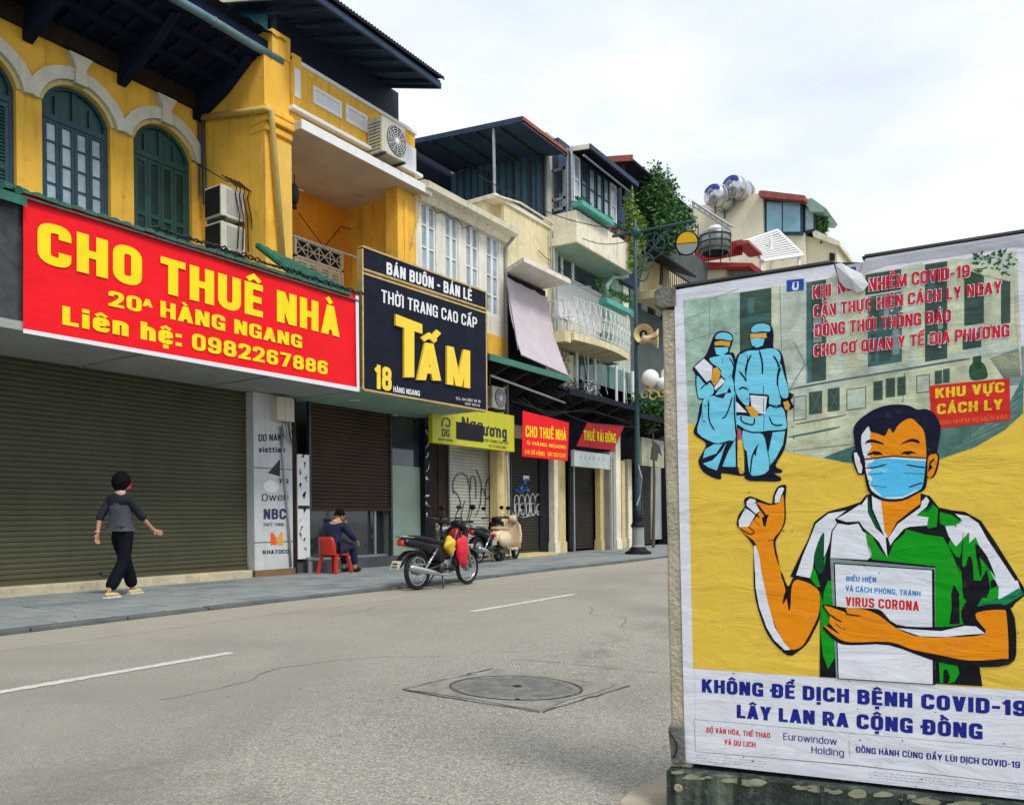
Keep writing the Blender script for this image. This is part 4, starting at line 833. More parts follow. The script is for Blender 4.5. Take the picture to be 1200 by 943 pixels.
b.build('frame', mat('cement_patch', (.245, .232, .20), .9, var=.3, scale=6, bump=.6, bscale=60, spots=.6), mc)
b = B(); b.poly([mq(.5+.40*math.cos(a_*math.pi/18), .5+.40*math.sin(a_*math.pi/18), .0045) for a_ in range(36)])
for i in range(-7, 8):
    h_ = math.sqrt(max(0, .36**2-(i*.05)**2)); 
    if h_ > .05: b.add([mq(.5+i*.05, .5-h_, .0065), mq(.5+i*.05+.022, .5-h_, .0065), mq(.5+i*.05+.022, .5+h_, .0065), mq(.5+i*.05, .5+h_, .0065)], [(0, 1, 2, 3)])
b.build('cover', iron, mc)
b = B(); b.holes([mq(.5+.435*math.cos(a_*math.pi/18), .5+.435*math.sin(a_*math.pi/18), .002) for a_ in range(36)], [[mq(.5+.41*math.cos(a_*math.pi/18), .5+.41*math.sin(a_*math.pi/18), .002) for a_ in range(36)]], (0, 0, .0015)); b.build('gap', mat('dirt_joint', (.06, .056, .05), .95, var=.6, scale=14), mc)
b = B(); b.poly([mq(.53+.03*math.cos(a_), .5+.03*math.sin(a_), .0095) for a_ in range(6)]); b.poly([mq(.16+.018*math.cos(a_), .72+.018*math.sin(a_), .0095) for a_ in range(6)]); b.build('lifting_hole', M['black'], mc)
for ed in ((((-.03, -.02), (1.04, -.0))), (((-.03, -.02), (-.05, 1.0))), (((-.05, 1.0), (1.02, 1.04)))):
    b = B(); (u0, v0), (u1, v1) = ed; pts = []
    for i in range(13):
        t = i/12; u = u0+(u1-u0)*t+rr.uniform(-.012, .012); v = v0+(v1-v0)*t+rr.uniform(-.012, .012); pts.append(mq(u, v, .004))
    for i in range(12):
        d = (pts[i+1]-pts[i]).cross(Vector((0, 0, 1))).normalized()*rr.uniform(.004, .011); b.add([pts[i]-d, pts[i]+d, pts[i+1]+d, pts[i+1]-d], [(0, 1, 2, 3)])
    b.build('crack', MATS['dirt_joint'], mc)
# cement apron under the notice board
ap = [onz(*p, .006) for p in ((728, 943), (742, 930), (770, 916), (790, 905), (840, 900), (1250, 960), (1200, 1100), (700, 1100))]
b = B(); b.prism(ap, (0, 0, .02)); struct(b.build('cement_apron', mat('light_cement', (.36, .31, .23), .9, var=.2, scale=5, bump=.6, bscale=40, spots=.6, spotcol=(.12, .1, .08))))

# ------------------------------------------------------------------ house helpers
def corr(b, x, y0, y1, z0, z1, pitch, dep):      # horizontally ribbed roller shutter, front on plane x
    n_ = max(2, int((z1-z0)/pitch)); k = len(b.v); vs = []; fs = []
    for i in range(n_):
        za = z0+(z1-z0)*i/n_; zb = z0+(z1-z0)*(i+1)/n_
        for (dz, dx) in ((.0, -dep), (.12, 0.), (.5, dep*.35), (.86, 0.)):
            z = za+(zb-za)*dz; vs += [(x+dx, y0, z), (x+dx, y1, z)]
    vs += [(x-dep, y0, z1), (x-dep, y1, z1)]
    m_ = len(vs)//2
    return b.add(vs, [(2*i, 2*i+1, 2*i+3, 2*i+2) for i in range(m_-1)])
def shutter(parent, m_, x, y0, y1, z0, z1, pitch=.075, dep=.014, lab=None):
    o = corr(B(), x, y0, y1, z0, z1, pitch, dep).build('roller_shutter', m_, parent)
    b = B(); b.box(x-.04, x+.035, y0-.05, y0, z0, z1); b.box(x-.04, x+.035, y1, y1+.05, z0, z1); b.build('guide_rail', M['steeld'], o)
    b = B(); b.box(x-.03, x+.03, y0+.002, y1-.002, z0-.001, z0+.07); b.build('bottom_bar', m_, o)
    if lab: label(o, lab)
    return o
def arch(yc, w, zs, rise, n=14, grow=0.):        # points of a segmental arch, left to right
    h = w/2; Rr = (h*h+rise*rise)/(2*rise); a = math.asin(h/Rr); out = []
    for i in range(n+1):
        t = -a+2*a*i/n; out.append((yc+(Rr+grow)*math.sin(t), zs+rise-Rr+(Rr+grow)*math.cos(t)))
    return out
def panes(parent, x, y0, y1, z0, z1, ny, nz, fm, gm_, fr=.05, bar=.03, d=.06, name='window', outer=True):
    """casement: frame with real glazing bars and one pane per light"""
    b = B()
    if outer:
        b.box(x-d, x, y0, y0+fr, z0, z1); b.box(x-d, x, y1-fr, y1, z0, z1); b.box(x-d, x, y0+fr, y1-fr, z1-fr, z1); b.box(x-d, x, y0+fr, y1-fr, z0, z0+fr)
    for i in range(1, ny):
        y = y0+(y1-y0)*i/ny; b.box(x-d, x-.003, y-bar/2, y+bar/2, z0+fr, z1-fr)
    for i in range(1, nz):
        z = z0+(z1-z0)*i/nz; b.box(x-d, x-.006, y0+fr, y1-fr, z-bar/2, z+bar/2)
    o = b.build(name, fm, parent)
    for i in range(ny):
        for j in range(nz):
            ya, yb = y0+(y1-y0)*i/ny, y0+(y1-y0)*(i+1)/ny; za, zb = z0+(z1-z0)*j/nz, z0+(z1-z0)*(j+1)/nz
            t = random.uniform(-.006, .006)
            q_ = B(); q_.add([(x-d*.6+t, ya, za), (x-d*.6-t, yb, za), (x-d*.6-t, yb, zb), (x-d*.6+t, ya, zb)], [(0, 1, 2, 3)]); q_.build('pane', gm_, o)
    return o
def louvres(b, x, y0, y1, z0, z1, n, d=.03):
    for i in range(n):
        z = z0+(z1-z0)*(i+.5)/n; h = (z1-z0)/n
        b.add([(x-d, y0, z+h*.45), (x-d, y1, z+h*.45), (x, y1, z-h*.35), (x, y0, z-h*.35), (x-d, y0, z+h*.30), (x-d, y1, z+h*.30), (x, y1, z-h*.5), (x, y0, z-h*.5)],
              [(0, 1, 2, 3), (4, 7, 6, 5), (3, 2, 6, 7), (0, 4, 5, 1)])
    return b
def Y(px, X, py=400): return onx(px, py, X).y
def Zz(px, py, X): return onx(px, py, X).z
def xat(X, layer=0):
    return lambda px, py, l=0: onx(px, py, X)+Vector((.003*l, 0, 0))
def wtext(parent, s, bl, br, cl, crr, X, m_, bold=.03, depth=0, name='lettering', space=1.04):
    b = B(); write(b, s, bl, br, cl, crr, xat(X), bold, depth, space, vec=(1, 0, 0)); return b.build(name, m_, parent)

# ------------------------------------------------------------------ house 1: old yellow house with arched windows (set back above a tiled canopy)
h1 = thing('townhouse', 'old yellow house with arched blue green windows above the long red banner', 'house', (-12.5, 5, .1))
UX = -13.9
y1r = 10.05
# arches: measured on the set-back wall
wins = [(Y(-72, UX, 230), Y(20, UX, 230)), (Y(50, UX, 230), Y(130, UX, 230)), (Y(157, UX, 230), Y(225, UX, 230))]
zsp = Zz(50, 118, UX); ztop = Zz(88, 103, UX); zs3 = zsp
wz0, wz1 = 5.6, 10.4
holes_ = []; AR = []
for (a_, c_) in wins:
    yc, w = (a_+c_)/2, c_-a_; pts = arch(yc, w, zsp, ztop-zsp); AR.append((yc, w))
    holes_.append([(UX, a_, wz0+.25)]+[(UX, y, z) for y, z in pts]+[(UX, c_, wz0+.25)])
b = B(); b.holes([(UX, -3, wz0), (UX, y1r, wz0), (UX, y1r, wz1), (UX, -3, wz1)], holes_, (-.28, 0, 0)); b.build('upper_wall', M['yellow'], h1)
gm_ = M['white']
mould = mat('cream_arch_moulding', (.62, .59, .50), .8, var=.1, scale=3, bump=.2, bscale=20, streak=.3, spotcol=(.3, .25, .16))
for ia, (yc, w) in enumerate(AR):
    i_, o_ = arch(yc, w+.18, zsp-.02, ztop-zsp+.10, 16), arch(yc, w+.18, zsp-.02, ztop-zsp+.10, 16, .21)
    b = B(); b.prism([(UX, y, z) for y, z in i_]+[(UX, y, z) for y, z in reversed(o_)], (.09+.006*(ia % 2), 0, 0)); ob = b.build('arch_moulding', mould, h1)
    i2, o2 = arch(yc, w, zsp, ztop-zsp, 16, .003), arch(yc, w, zsp, ztop-zsp, 16, .075)
    b = B(); b.prism([(UX, y, z) for y, z in i2]+[(UX, y, z) for y, z in reversed(o2)], (.03, 0, 0)); b.build('inner_moulding', M['ochre'], ob)
    zt = ztop+.36
    b = B(); b.prism([(UX, yc-.10, zt-.34), (UX, yc+.10, zt-.34), (UX, yc+.09, zt-.06), (UX, yc+.2, zt+.16), (UX, yc-.2, zt+.16), (UX, yc-.09, zt-.06)], (.15, 0, 0)); b.build('keystone', mould, ob)
# arched windows
for k, (yc, w) in enumerate(AR):
    y0, y1 = yc-w/2, yc+w/2; xw = UX-.09; ztr = zsp-.12
    fm = M['teal'] if k != 2 else M['tealgreen']
    b = B(); i_ = arch(yc, w-.12, zsp-.02, ztop-zsp-.03, 14); o_ = arch(yc, w, zsp, ztop-zsp, 14)
    b.prism([(xw, y, z) for y, z in o_]+[(xw, y, z) for y, z in reversed(i_)], (-.08, 0, 0)); b.box(xw-.08, xw, y0, y0+.07, wz0+.2, zsp-.001); b.box(xw-.08, xw, y1-.07, y1, wz0+.2, zsp-.001)
    b.box(xw-.08, xw+.01, y0+.07, y1-.07, ztr-.10, ztr); wf = b.build('window_frame', fm, h1)
    b = B()
    for j in (1, 2, 3): b.box(xw-.06, xw-.01, y0+w*j/4-.03, y0+w*j/4+.03, ztr+.001, zsp+(ztop-zsp)*(.9 if j == 2 else .55)-.03)
    b.build('fanlight_bars', fm, wf)
    b = B(); b.poly([(xw-.07, y, z) for y, z in arch(yc, w-.1, zsp-.02, ztop-zsp-.03, 14)]+[(xw-.07, y1-.05, ztr-.05), (xw-.07, y0+.05, ztr-.05)]); label(b.build('fanlight_pane', M['tealgreen'], wf), 'dark green boarded fanlight')
    n_ = 4; zb = wz0+.2
    for j in range(n_):
        ya, yb = y0+.07+(w-.14)*j/n_+.004, y0+.07+(w-.14)*(j+1)/n_-.004
        if k == 1:
            lf = panes(h1, xw-.005, ya, yb, zb, ztr-.105, 1, 6, fm, M['glass'], .05, .03, .05, 'window_leaf')
        else:
            b = B(); b.box(xw-.05, xw-.005, ya, ya+.06, zb, ztr-.105); b.box(xw-.05, xw-.005, yb-.06, yb, zb, ztr-.105)
            for z in (zb, zb+(ztr-zb)*.46, ztr-.19): b.box(xw-.05, xw-.005, ya+.06, yb-.06, z, z+.08)
            lf = b.build('window_leaf', fm, h1)
            if k == 0: q_ = louvres(B(), xw-.015, ya+.06, yb-.06, zb+.08, ztr-.19, 34, .03); q_.build('slats', M['tealgreen'], lf)
            else:
                q_ = B(); q_.box(xw-.045, xw-.028, ya+.06, yb-.06, zb+.08, ztr-.19); q_.build('leaf_panel', mat('deep_green_panel', (.008, .035, .035), .4, var=.3, scale=3), lf)
    b = B(); b.box(UX-.4, UX-.35, y0, y1, wz0, ztop+.1); b.build('dark_room', M['dark'], wf)
# ground floor
gy0, gy1 = -2.6, Y(295, -12.1, 600)
shutter(h1, M['shutter1'], -12.1, gy0, gy1, .235, 3.5, .075, .013, 'wide olive green roller shutter')
b = B(); b.box(-12.09, -12.05, 6.9, 7.15, .30, .36); b.build('shutter_handle', M['steeld'], h1)
b = B(); b.box(-12.5, -11.82, -3, Y(297, -11.8, 670), .08, .235); b.build('threshold', mat('worn_cream_step', (.50, .44, .30), .85, var=.2, scale=4, bump=.4, bscale=30, spots=.7, spotcol=(.15, .14, .1)), h1, bevel=.015)
b = B(); b.box(-12.6, -12.2, -3, 10.7, .1, 5.6); b.build('inner_wall', M['dark'], h1)
b = B(); b.box(-14.3, -14.25, -3, 10.5, 5.5, 10.3); b.build('back_wall', M['dark'], h1)
# canopy slab over the pavement with the boxed front
CXF = -10.35
cy1 = Y(420, CXF, 457)
b = B(); b.box(-12.15, CXF-.02, -3, cy1, 3.45, 3.56); b.build('canopy_soffit', M['soffit'], h1)
for yy in (2.2, 4.4, 6.6, 8.8):
    b = B(); b.box(-12.12, CXF-.03, yy, yy+.03, 3.43, 3.448); b.build('soffit_strip', M['grey'], h1)
b = B(); b.box(CXF-.12, CXF-.06, 4.72, cy1-.02, 3.562, 5.05); b.build('canopy_fascia', M['steeld'], h1)
yb_ = Y(27, CXF, 300)
b = B(); b.box(CXF-.5, CXF-.42, -3, yb_, 3.562, 5.0); b.build('recessed_fascia', M['black'], h1)
for z_ in (3.7, 4.0, 4.35, 4.7):
    b = B(); b.box(CXF-.42, CXF-.38, -3, yb_, z_, z_+.05); b.build('fascia_bar', M['steeld'], h1)
# tiled lean-to roof between banner and wall: rows of half-round tiles
tl = B(); nseg = 6
def tile_profile(x0, x1, z0, z1, w):
    vs = []
    for s_, (x, z) in enumerate(((x0, z0), (x1, z1))):
        for k in range(nseg+1):
            a_ = math.pi*k/nseg; vs.append((x, -w/2*math.cos(a_), z+w*.34*math.sin(a_)))
    fs = [(k, k+1, nseg+1+k+1, nseg+1+k) for k in range(nseg)]
    fs.append(tuple(range(nseg+1))); return vs, fs
rx0, rz0, rx1, rz1 = CXF+.06, 5.07, UX+.03, 5.95
tile0 = None; W_ = .165
for row in range(3):
    t0, t1 = row/3, (row+1)/3; xa, za = rx0+(rx1-rx0)*t0, rz0+(rz1-rz0)*t0; xb, zb = rx0+(rx1-rx0)*(t1+.05), rz0+(rz1-rz0)*(t1+.05)
    src = None
    for i in range(int((cy1+.02-3.0)/W_)):
        if src is None:
            vs, fs = tile_profile(xa, xb, za+.03, zb, W_); src = o = B().add(vs, fs).build('roof_tile', M['tile'], h1, world=False)
        else: o = same(src, h1)
        o.location = Vector((0, 3.0+i*W_, 0))-wloc(h1)+Vector((random.uniform(-.015, .015), 0, random.uniform(-.006, .006)))
b = B(); b.prism([(rx0-.01, 2.9, rz0), (rx1, 2.9, rz1), (rx1, 2.9, rz1-.03), (rx0-.01, 2.9, rz0-.02)], (0, cy1-2.9, 0)); b.build('canopy_deck', M['tile'], h1)
b = B(); b.prism([(rx0+.05, -3, rz0-.02), (rx1, -3, rz1+.5), (rx1, -3, rz1+.38), (rx0+.05, -3, rz0-.14)], (0, yb_+3, 0)); b.build('canopy_end_deck', M['tile'], h1)
for i in range(14):
    b = B(); y = yb_-.1-i*.2; b.tube([(rx0+.07, y, rz0+.02), (rx1, y, rz1+.54)], .05, 7); b.build('roof_tile', M['tile'], h1)
for i in range(9):                # short steep run of tiles beyond the yellow pier
    y = Y(343, CXF, 310)+.12+i*.165; b = B(); b.tube([(CXF-.02, y, 5.16), (CXF-1.0, y, 5.16+.715-.022*i)], .06, 7); b.build('roof_tile', M['tile'], h1)
b = B(); tx = [onx(px, py, CXF+.02) for px, py in ((180, 268), (260, 293), (345, 322), (420, 345))]
for i in range(34):
    p = tx[0].lerp(tx[3], i/33); b.tube([p+Vector((.0, -.06, .02+random.uniform(-.02, .03))), p+Vector((.03, .05, .03+random.uniform(-.02, .04))), p+Vector((.0, .16, .01))], .016, 5)
stuff(b.build('roof_edge_cables', M['cable'], h1))
# eaves: dark boarded soffit, rafters, gutter and roof edge above the arched windows
ez = Zz(229, 112, UX); gzz = Zz(335, 84, -12.15)
b = B(); b.prism([(UX, -3, ez+.05), (-12.15, -3, gzz+.02), (-12.15, -3, gzz+.12), (UX, -3, ez+.4)], (0, y1r+.35+3, 0)); b.build('eaves_boarding', M['navywood'], h1)
b = B(); b.box(UX-.002, UX+.10, -3, y1r, ez-.30, ez+.02); b.build('wall_plate', M['brown'], h1, bevel=.01)
for yy in (Y(-70, UX, 60), Y(30, UX, 60), Y(140, UX, 80), Y(228, UX, 110)):
    b = B(); yy -= .06; b.prism([(UX+.02, yy, ez-.50), (UX+.02, yy, ez+.06), (-12.25, yy, gzz+.03), (-12.25, yy, gzz-.05), (-13.0, yy, ez-.20)], (0, .16, 0)); b.build('eaves_bracket', M['navywood'], h1)
for i in range(20):
    yy = 2.4+i*.4
    b = B(); b.prism([(UX+.1, yy, ez+.045), (-12.2, yy, gzz+.015), (-12.2, yy, gzz-.05), (UX+.1, yy, ez-.02)], (0, .07, 0)); b.build('rafter', M['navywood'], h1)
for xx, dz in ((-13.2, .0), (-12.55, .0)):
    t = (xx-UX)/(-12.15-UX); z = ez+.05+(gzz+.02-ez-.05)*t
    b = B(); b.box(xx-.05, xx+.05, -3, y1r+.3, z-.13, z-.01); b.build('purlin', M['navywood'], h1)
b = B(); b.box(-12.16, -12.10, -3, y1r+.42, gzz-.02, gzz+.34); b.build('fascia_board', M['navywood'], h1)
gm2 = mat('grey_blue_gutter', (.11, .19, .22), .5, var=.2, scale=5, streak=.2)
b = B(); b.tube([(-12.03, y, gzz+.05+.01*math.sin(y*3)) for y in [ -3+i*.9 for i in range(15)]]+[(-12.03, y1r+.45, gzz+.05)], .075, 10); b.build('gutter', gm2, h1, smooth=True)
for i in range(6):
    y = 4.2+i*1.2; b = B(); b.torus((-12.03, y, gzz+.05), (0, 1, 0), .082, .012, 14, 6); b.build('gutter_joint', gm2, h1)
b = B(); n_ = 110; vs = []
for i in range(n_+1):
    y = -3+(y1r+3.5)*i/n_; dz = .028*math.sin(i*math.pi) if 0 else (.03 if i % 2 else 0); vs += [(-11.95, y, gzz+.42+dz), (-16.5, y, gzz+2.3+dz)]
b.add(vs, [(2*i, 2*i+1, 2*i+3, 2*i+2) for i in range(n_)]); b.build('roof_sheet', M['roofdark'], h1)
# party wall pier
px0, px1 = y1r, Y(341, FX, 200)
b = B(); b.box(UX-.3, FX, px0, px1-.004, 5.1, gzz+.1); b.box(FX-.5, FX+.02, px0+.18, px1-.004, gzz+.1, gzz+.55); pier = b.build('party_pier', M['yellow'], h1)
b = B()
for i, (z, d) in enumerate(((Zz(330, 137, FX), .09), (Zz(330, 148, FX), .13), (Zz(330, 158, FX), .07))): b.box(FX-.4, FX+d, px0-.035+.01*i, px1-.002, z-.07, z+.06)
b.build('pier_moulding', M['yellow'], pier, bevel=.02)
b = B(); b.box(FX, FX+.03, Y(322, FX, 200), px1-.01, 5.15, Zz(330, 160, FX)-.1); b.build('pier_strip', mat('bright_yellow_plaster', (.72, .46, .09), .8, var=.1, scale=2, streak=.2, spotcol=(.3, .18, .05)), pier)
# painted down pipe: along the wall corner, then down the pier front
c1 = ony(237, 138, px0-.06); c2 = ony(312, 128, px0-.06)
b = B(); b.tube([c1, c2, c2+Vector((.1, .03, -.04)), (FX+.09, px0+.10, c2.z-.25), (FX+.10, px0+.30, Zz(322, 300, FX))], .06, 10); b.build('down_pipe', M['ypipe'], h1, smooth=True)
b = B(); b.tube([c1+Vector((.0, 0, .1)), c1+Vector((0.02, 0, -.6)), c1+Vector((.05, 0, -1.7))], .04, 8); b.tube([c1+Vector((-.1, -.02, .05)), c1+Vector((-.08, -.02, -1.5))], .018, 6); b.build('cable_duct', M['steeld'], h1)
b = B(); b.ball(c1+Vector((0, 0, .06)), .11); b.build('pipe_box', M['black'], h1)
# clad advertising column at the right end of the shutter
ya, yb = Y(298, -11.9, 600), Y(343, -11.9, 600)
b = B(); b.box(-12.3, -11.9, ya, yb, .22, 3.44); adc = b.build('advertising_column', mat('scuffed_white_panel', (.52, .54, .55), .5, var=.08, scale=3, streak=.45, spots=.3, spotcol=(.2, .2, .2)), h1)
b = B(); b.box(-12.32, -11.86, ya-.02, yb+.02, .1, .219); b.build('brown_base', mat('brown_base_tile', (.20, .12, .06), .7, var=.2), adc)
for z_ in (Zz(300, 548, -11.9), Zz(300, 636, -11.9)):
    b = B(); b.box(-11.905, -11.895, ya+.002, yb-.002, z_, z_+.012); b.build('joint', M['black'], adc)
navy = mat('navy_sign_print', (.02, .03, .10), .5); blk = mat('black_sign_print', (.015, .015, .018), .5)
for s_, bl_, br2, c0, c1_, m_, bo in (('DD NAKI', (303, 517), (332, 516), 8, 8, blk, .03), ('viettien', (303, 530), (334, 530), 6.5, 6.5, navy, .05), ('TG', (326, 566), (338, 566), 5, 5, navy, .05), ('Owen', (307, 587), (338, 586), 8.5, 8.5, blk, -.008),
                                     ('NBC', (309, 608), (335, 608), 12, 12, navy, .05), ('SAFE THING', (309, 616), (333, 616), 3.5, 3.5, blk, .02), ('KHATOCO', (308, 649), (339, 648), 4.5, 4.5, blk, .04)):
    wtext(adc, s_, bl_, br2, c0, c1_, -11.895, m_, bo)
b = B(); b.prism([onx(*p, -11.898) for p in ((314, 554), (328, 538), (328, 558))], (.004, 0, 0))
b.build('fan_mark', blk, adc)
for col_, pts in (((.75, .10, .02), ((317, 638), (317, 624), (320, 624), (324, 631), (324, 638))), ((.8, .32, .02), ((325, 638), (325, 631), (329, 623), (331, 623), (331, 638)))):
    b = B(); b.prism([onx(*p, -11.898) for p in pts], (.004, 0, 0)); b.build('emblem', mat('emblem_%d' % int(col_[1]*100), col_, .5), adc)
b = B(); b.poly([onx(*p, -11.8955) for p in smooth_pts([(309, 568), (316, 562), (324, 566), (327, 572), (320, 577), (311, 574)], 3)]); label(b.build('sticker', M['whitep'], adc), 'pale round sticker')
b = B(); b.tube([onx(329, 500, -11.87), onx(332, 540, -11.86), onx(337, 600, -11.86), onx(341, 664, -11.86)], .022, 8); b.build('pipe', M['steel'], adc, smooth=True)
b = B(); fbox(b, 325, 464, 345, 492, -11.72, .3); b.build('meter_box', M['acbody'], adc, bevel=.01)
b = B()
for i in range(7):
    p = onx(330+i*2.4, 492, -11.8); b.tube([p, p+Vector((.03, .05*math.sin(i), -.18)), p+Vector((0, .08, -.35-.05*i))], .007, 5)
b.build('loose_cables', M['cable'], adc)

# red banner
ban = thing('banner', 'long red banner with yellow house for rent lettering under the green tiles', 'banner', (CXF, 7.8, 3.5))
bc = [onx(27, 224, CXF), onx(418, 345, CXF), onx(420, 457, CXF), onx(27, 388, CXF)]
N_ = 40; vs = []
for j in range(9):
    for i in range(N_+1):
        u, v = i/N_, j/8; t_ = bc[0].lerp(bc[1], u); d_ = bc[3].lerp(bc[2], u); p = d_.lerp(t_, v)
        p = p+Vector((.005*math.sin(u*23+v*4)+.003*math.sin(u*9-v*7), 0, 0)); vs.append(p)
b = B(); b.add(vs, [(j*(N_+1)+i, j*(N_+1)+i+1, (j+1)*(N_+1)+i+1, (j+1)*(N_+1)+i) for j in range(8) for i in range(N_)])
bred = mat('red_vinyl', (.80, .004, .012), .55, var=.08, scale=1.5, spec=.2, bump=.55, bscale=2.4, stretch=(1, 1, 2.5), streak=.10, spotcol=(.35, .05, .05))
b.build('banner_sheet', bred, ban, smooth=True)
wv = mat('white_vinyl', (.72, .70, .74), .4)
b = B(); P_ = lambda px, py: onx(px, py, CXF+.024)
b.prism([P_(27, 385), P_(420, 454), P_(420, 459), P_(27, 390)], (.004, 0, 0)); b.build('white_hem', wv, ban); b = B(); b.prism([P_(416.5, 346), P_(420, 347), P_(421, 458), P_(418, 458)], (.006, 0, 0)); b.build('white_hem', wv, ban)
yel = mat('yellow_vinyl_lettering', (.86, .66, .008), .55, var=.06, bump=.5, bscale=2.4, spec=.2)
for s_, bl_, br2, c0, c1_, bo in (('CHO THUÊ NHÀ', (44, 306), (398, 395), 48, 34, .06), ('20', (127, 358), (166, 366), 18, 17, .05), ('A', (167, 358), (179, 361), 9, 9, .05), ('HÀNG NGANG', (188, 371), (354, 408), 19, 14.5, .05),
                                 ('Liên hệ:', (73, 380), (213, 406), 22, 20, .06), ('0982267886', (225, 409), (384, 439), 19, 15, .05)):
    wtext(ban, s_, bl_, br2, c0, c1_, CXF+.011, yel, bo)

# ------------------------------------------------------------------ air conditioners
def aircon(lab, x0, x1, y0, y1, z0, z1, face, group=None):
    t = thing('air_conditioner', lab, 'air conditioner', ((x0+x1)/2, (y0+y1)/2, z0), group=group)
    b = B(); b.box(x0, x1, y0, y1, z0, z1); t0 = b.build('casing', M['acbody'], t, bevel=.015)
    if face == 'y':      # grille on the -Y side
        b = B(); b.box(x0+.03, x1-.03, y0-.012, y0-.002, z0+.04, z1-.04); b.build('dark_grille', M['black'], t)
        b = B()
        for i in range(16):
            z = z0+.05+(z1-z0-.1)*i/15; b.box(x0+.03, x1-.03, y0-.02, y0-.013, z-.004, z+.004)
        b.build('grille_bars', M['steeld'], t)
        b = B()
        for i in range(11): b.box(x1-.001, x1+.006, y0+.12+(y1-y0-.2)*i/10, y0+.14+(y1-y0-.2)*i/10, z0+.06, z1-.06)
        b.build('side_vents', M['grey'], t)
    else:
        c = Vector((x1, y0+(y1-y0)*.62, (z0+z1)/2)); r_ = (z1-z0)*.40
        b = B(); b.lathe([(0, .008), (r_, .008), (r_+.02, .004), (r_+.02, -.01)], c, (1, 0, 0), 28); b.build('fan_opening', M['steeld'], t)
        b = B()
        for k in range(6): b.torus(c+Vector((.02, 0, 0)), (1, 0, 0), r_*(k+1)/6, .006, 26, 5)
        for k in range(12):
            a_ = k*math.pi/6; b.tube([c+Vector((.02, 0, 0)), c+Vector((.02, r_*math.cos(a_), r_*math.sin(a_)))], .005, 5)
        b.build('fan_grille', M['whitep'], t); b = B(); b.lathe([(0, .03), (.06, .025), (.07, .01)], c, (1, 0, 0), 14); b.build('fan_hub', M['whitep'], t)
        b = B()
        for i in range(9): b.box(x0+.05, x1-.05, y0-.008, y0, z0+.06+i*(z1-z0-.12)/9, z0+.075+i*(z1-z0-.12)/9)
        b.build('side_vents', M['steeld'], t)
    b = B(); b.box(x0, x1+.04, y0+.05, y0+.09, z0-.05, z0-.002); b.box(x0, x1+.04, y1-.09, y1-.05, z0-.05, z0-.002); b.build('bracket', M['steeld'], t)
    return t
ay0, ay1 = Y(259, -12.45, 230), Y(287, -12.45, 230)
z_t0, z_b0 = Zz(260, 215, -12.45), Zz(260, 252, -12.45); z_t1, z_b1 = Zz(260, 258, -12.45), Zz(260, 292, -12.45)
aircon('upper of two stained beige air conditioners by the yellow pier', -12.93, -12.45, ay0, ay1, z_b0, z_t0, 'y', 'stacked beige air conditioners')
aircon('lower of two stained beige air conditioners, just above the red banner', -12.93, -12.45, ay0, ay1, z_b1, z_t1, 'y', 'stacked beige air conditioners')
b = B()
for i in range(5):
    p = Vector((-12.43, ay0+.3+.09*i, z_t0-.1)); b.tube([p+Vector((0, -.3, .25)), p+Vector((.04, 0, .12)), p, p+Vector((.05, .05, -.4)), p+Vector((.02, .02+.03*i, -1.0))], .012, 5)
b.tube([onx(225, 188, -13.7), onx(245, 200, -12.8), Vector((-12.5, ay0+.2, z_t0+.1))], .012, 5)
tag(b.build('cable_bundle', M['cable']), 'tangle of black cables hanging around the two stacked air conditioners', 'cables')
# ------------------------------------------------------------------ house 2: yellow house with a recessed loggia, shop number 18 below
y2a, y2b = px1+.004, Y(487, FX, 250)
h2 = thing('townhouse', 'yellow house with an open orange loggia and white slab edge behind the dark shop sign', 'house', (-12.5, 12.5, .1))
def ypoly(b, pts, X, d): return b.prism([onx(p[0], p[1], X) for p in pts], (-d, 0, 0))
tp = lambda px, py, X=FX: onx(px, py, X)
# parapet band, its coping, cornices and the loggia slab
zc, zl1, zl2, zs0 = Zz(345, 70, FX), Zz(345, 128, FX), Zz(345, 150, FX), Zz(345, 155, FX)
b = B(); b.box(FX-.3, FX, y2a, y2b, zl1, zc-.06); b.build('parapet', M['yellow'], h2)
b = B(); b.box(FX-.34, FX+.05, y2a, y2b+.03, zc-.06, zc+.01); b.build('coping', M['whitep'], h2)
b = B(); b.box(FX-.1, FX+.14, y2a-.06, y2b+.12, zl1-.08, zl1-.001); b.build('cornice', M['whitep'], h2, bevel=.015)
b = B(); b.box(FX-.3, FX+.02, y2a, y2b, zl2+.031, zl1-.101); b.build('recessed_band', M['yellow'], h2)
b = B(); b.box(-13.9, FX+.30, y2a-.02, y2b+.2, zs0-.05, zl2+.03); b.build('loggia_slab', mat('beige_soffit', (.50, .43, .34), .85, var=.12, scale=1.4, spots=.5, spotcol=(.25, .2, .15)), h2, bevel=.01)
b = B(); b.box(FX+.30, FX+.33, y2a-.02, y2b+.2, zs0-.06, zl2+.04); b.build('slab_edge', M['whitep'], h2)
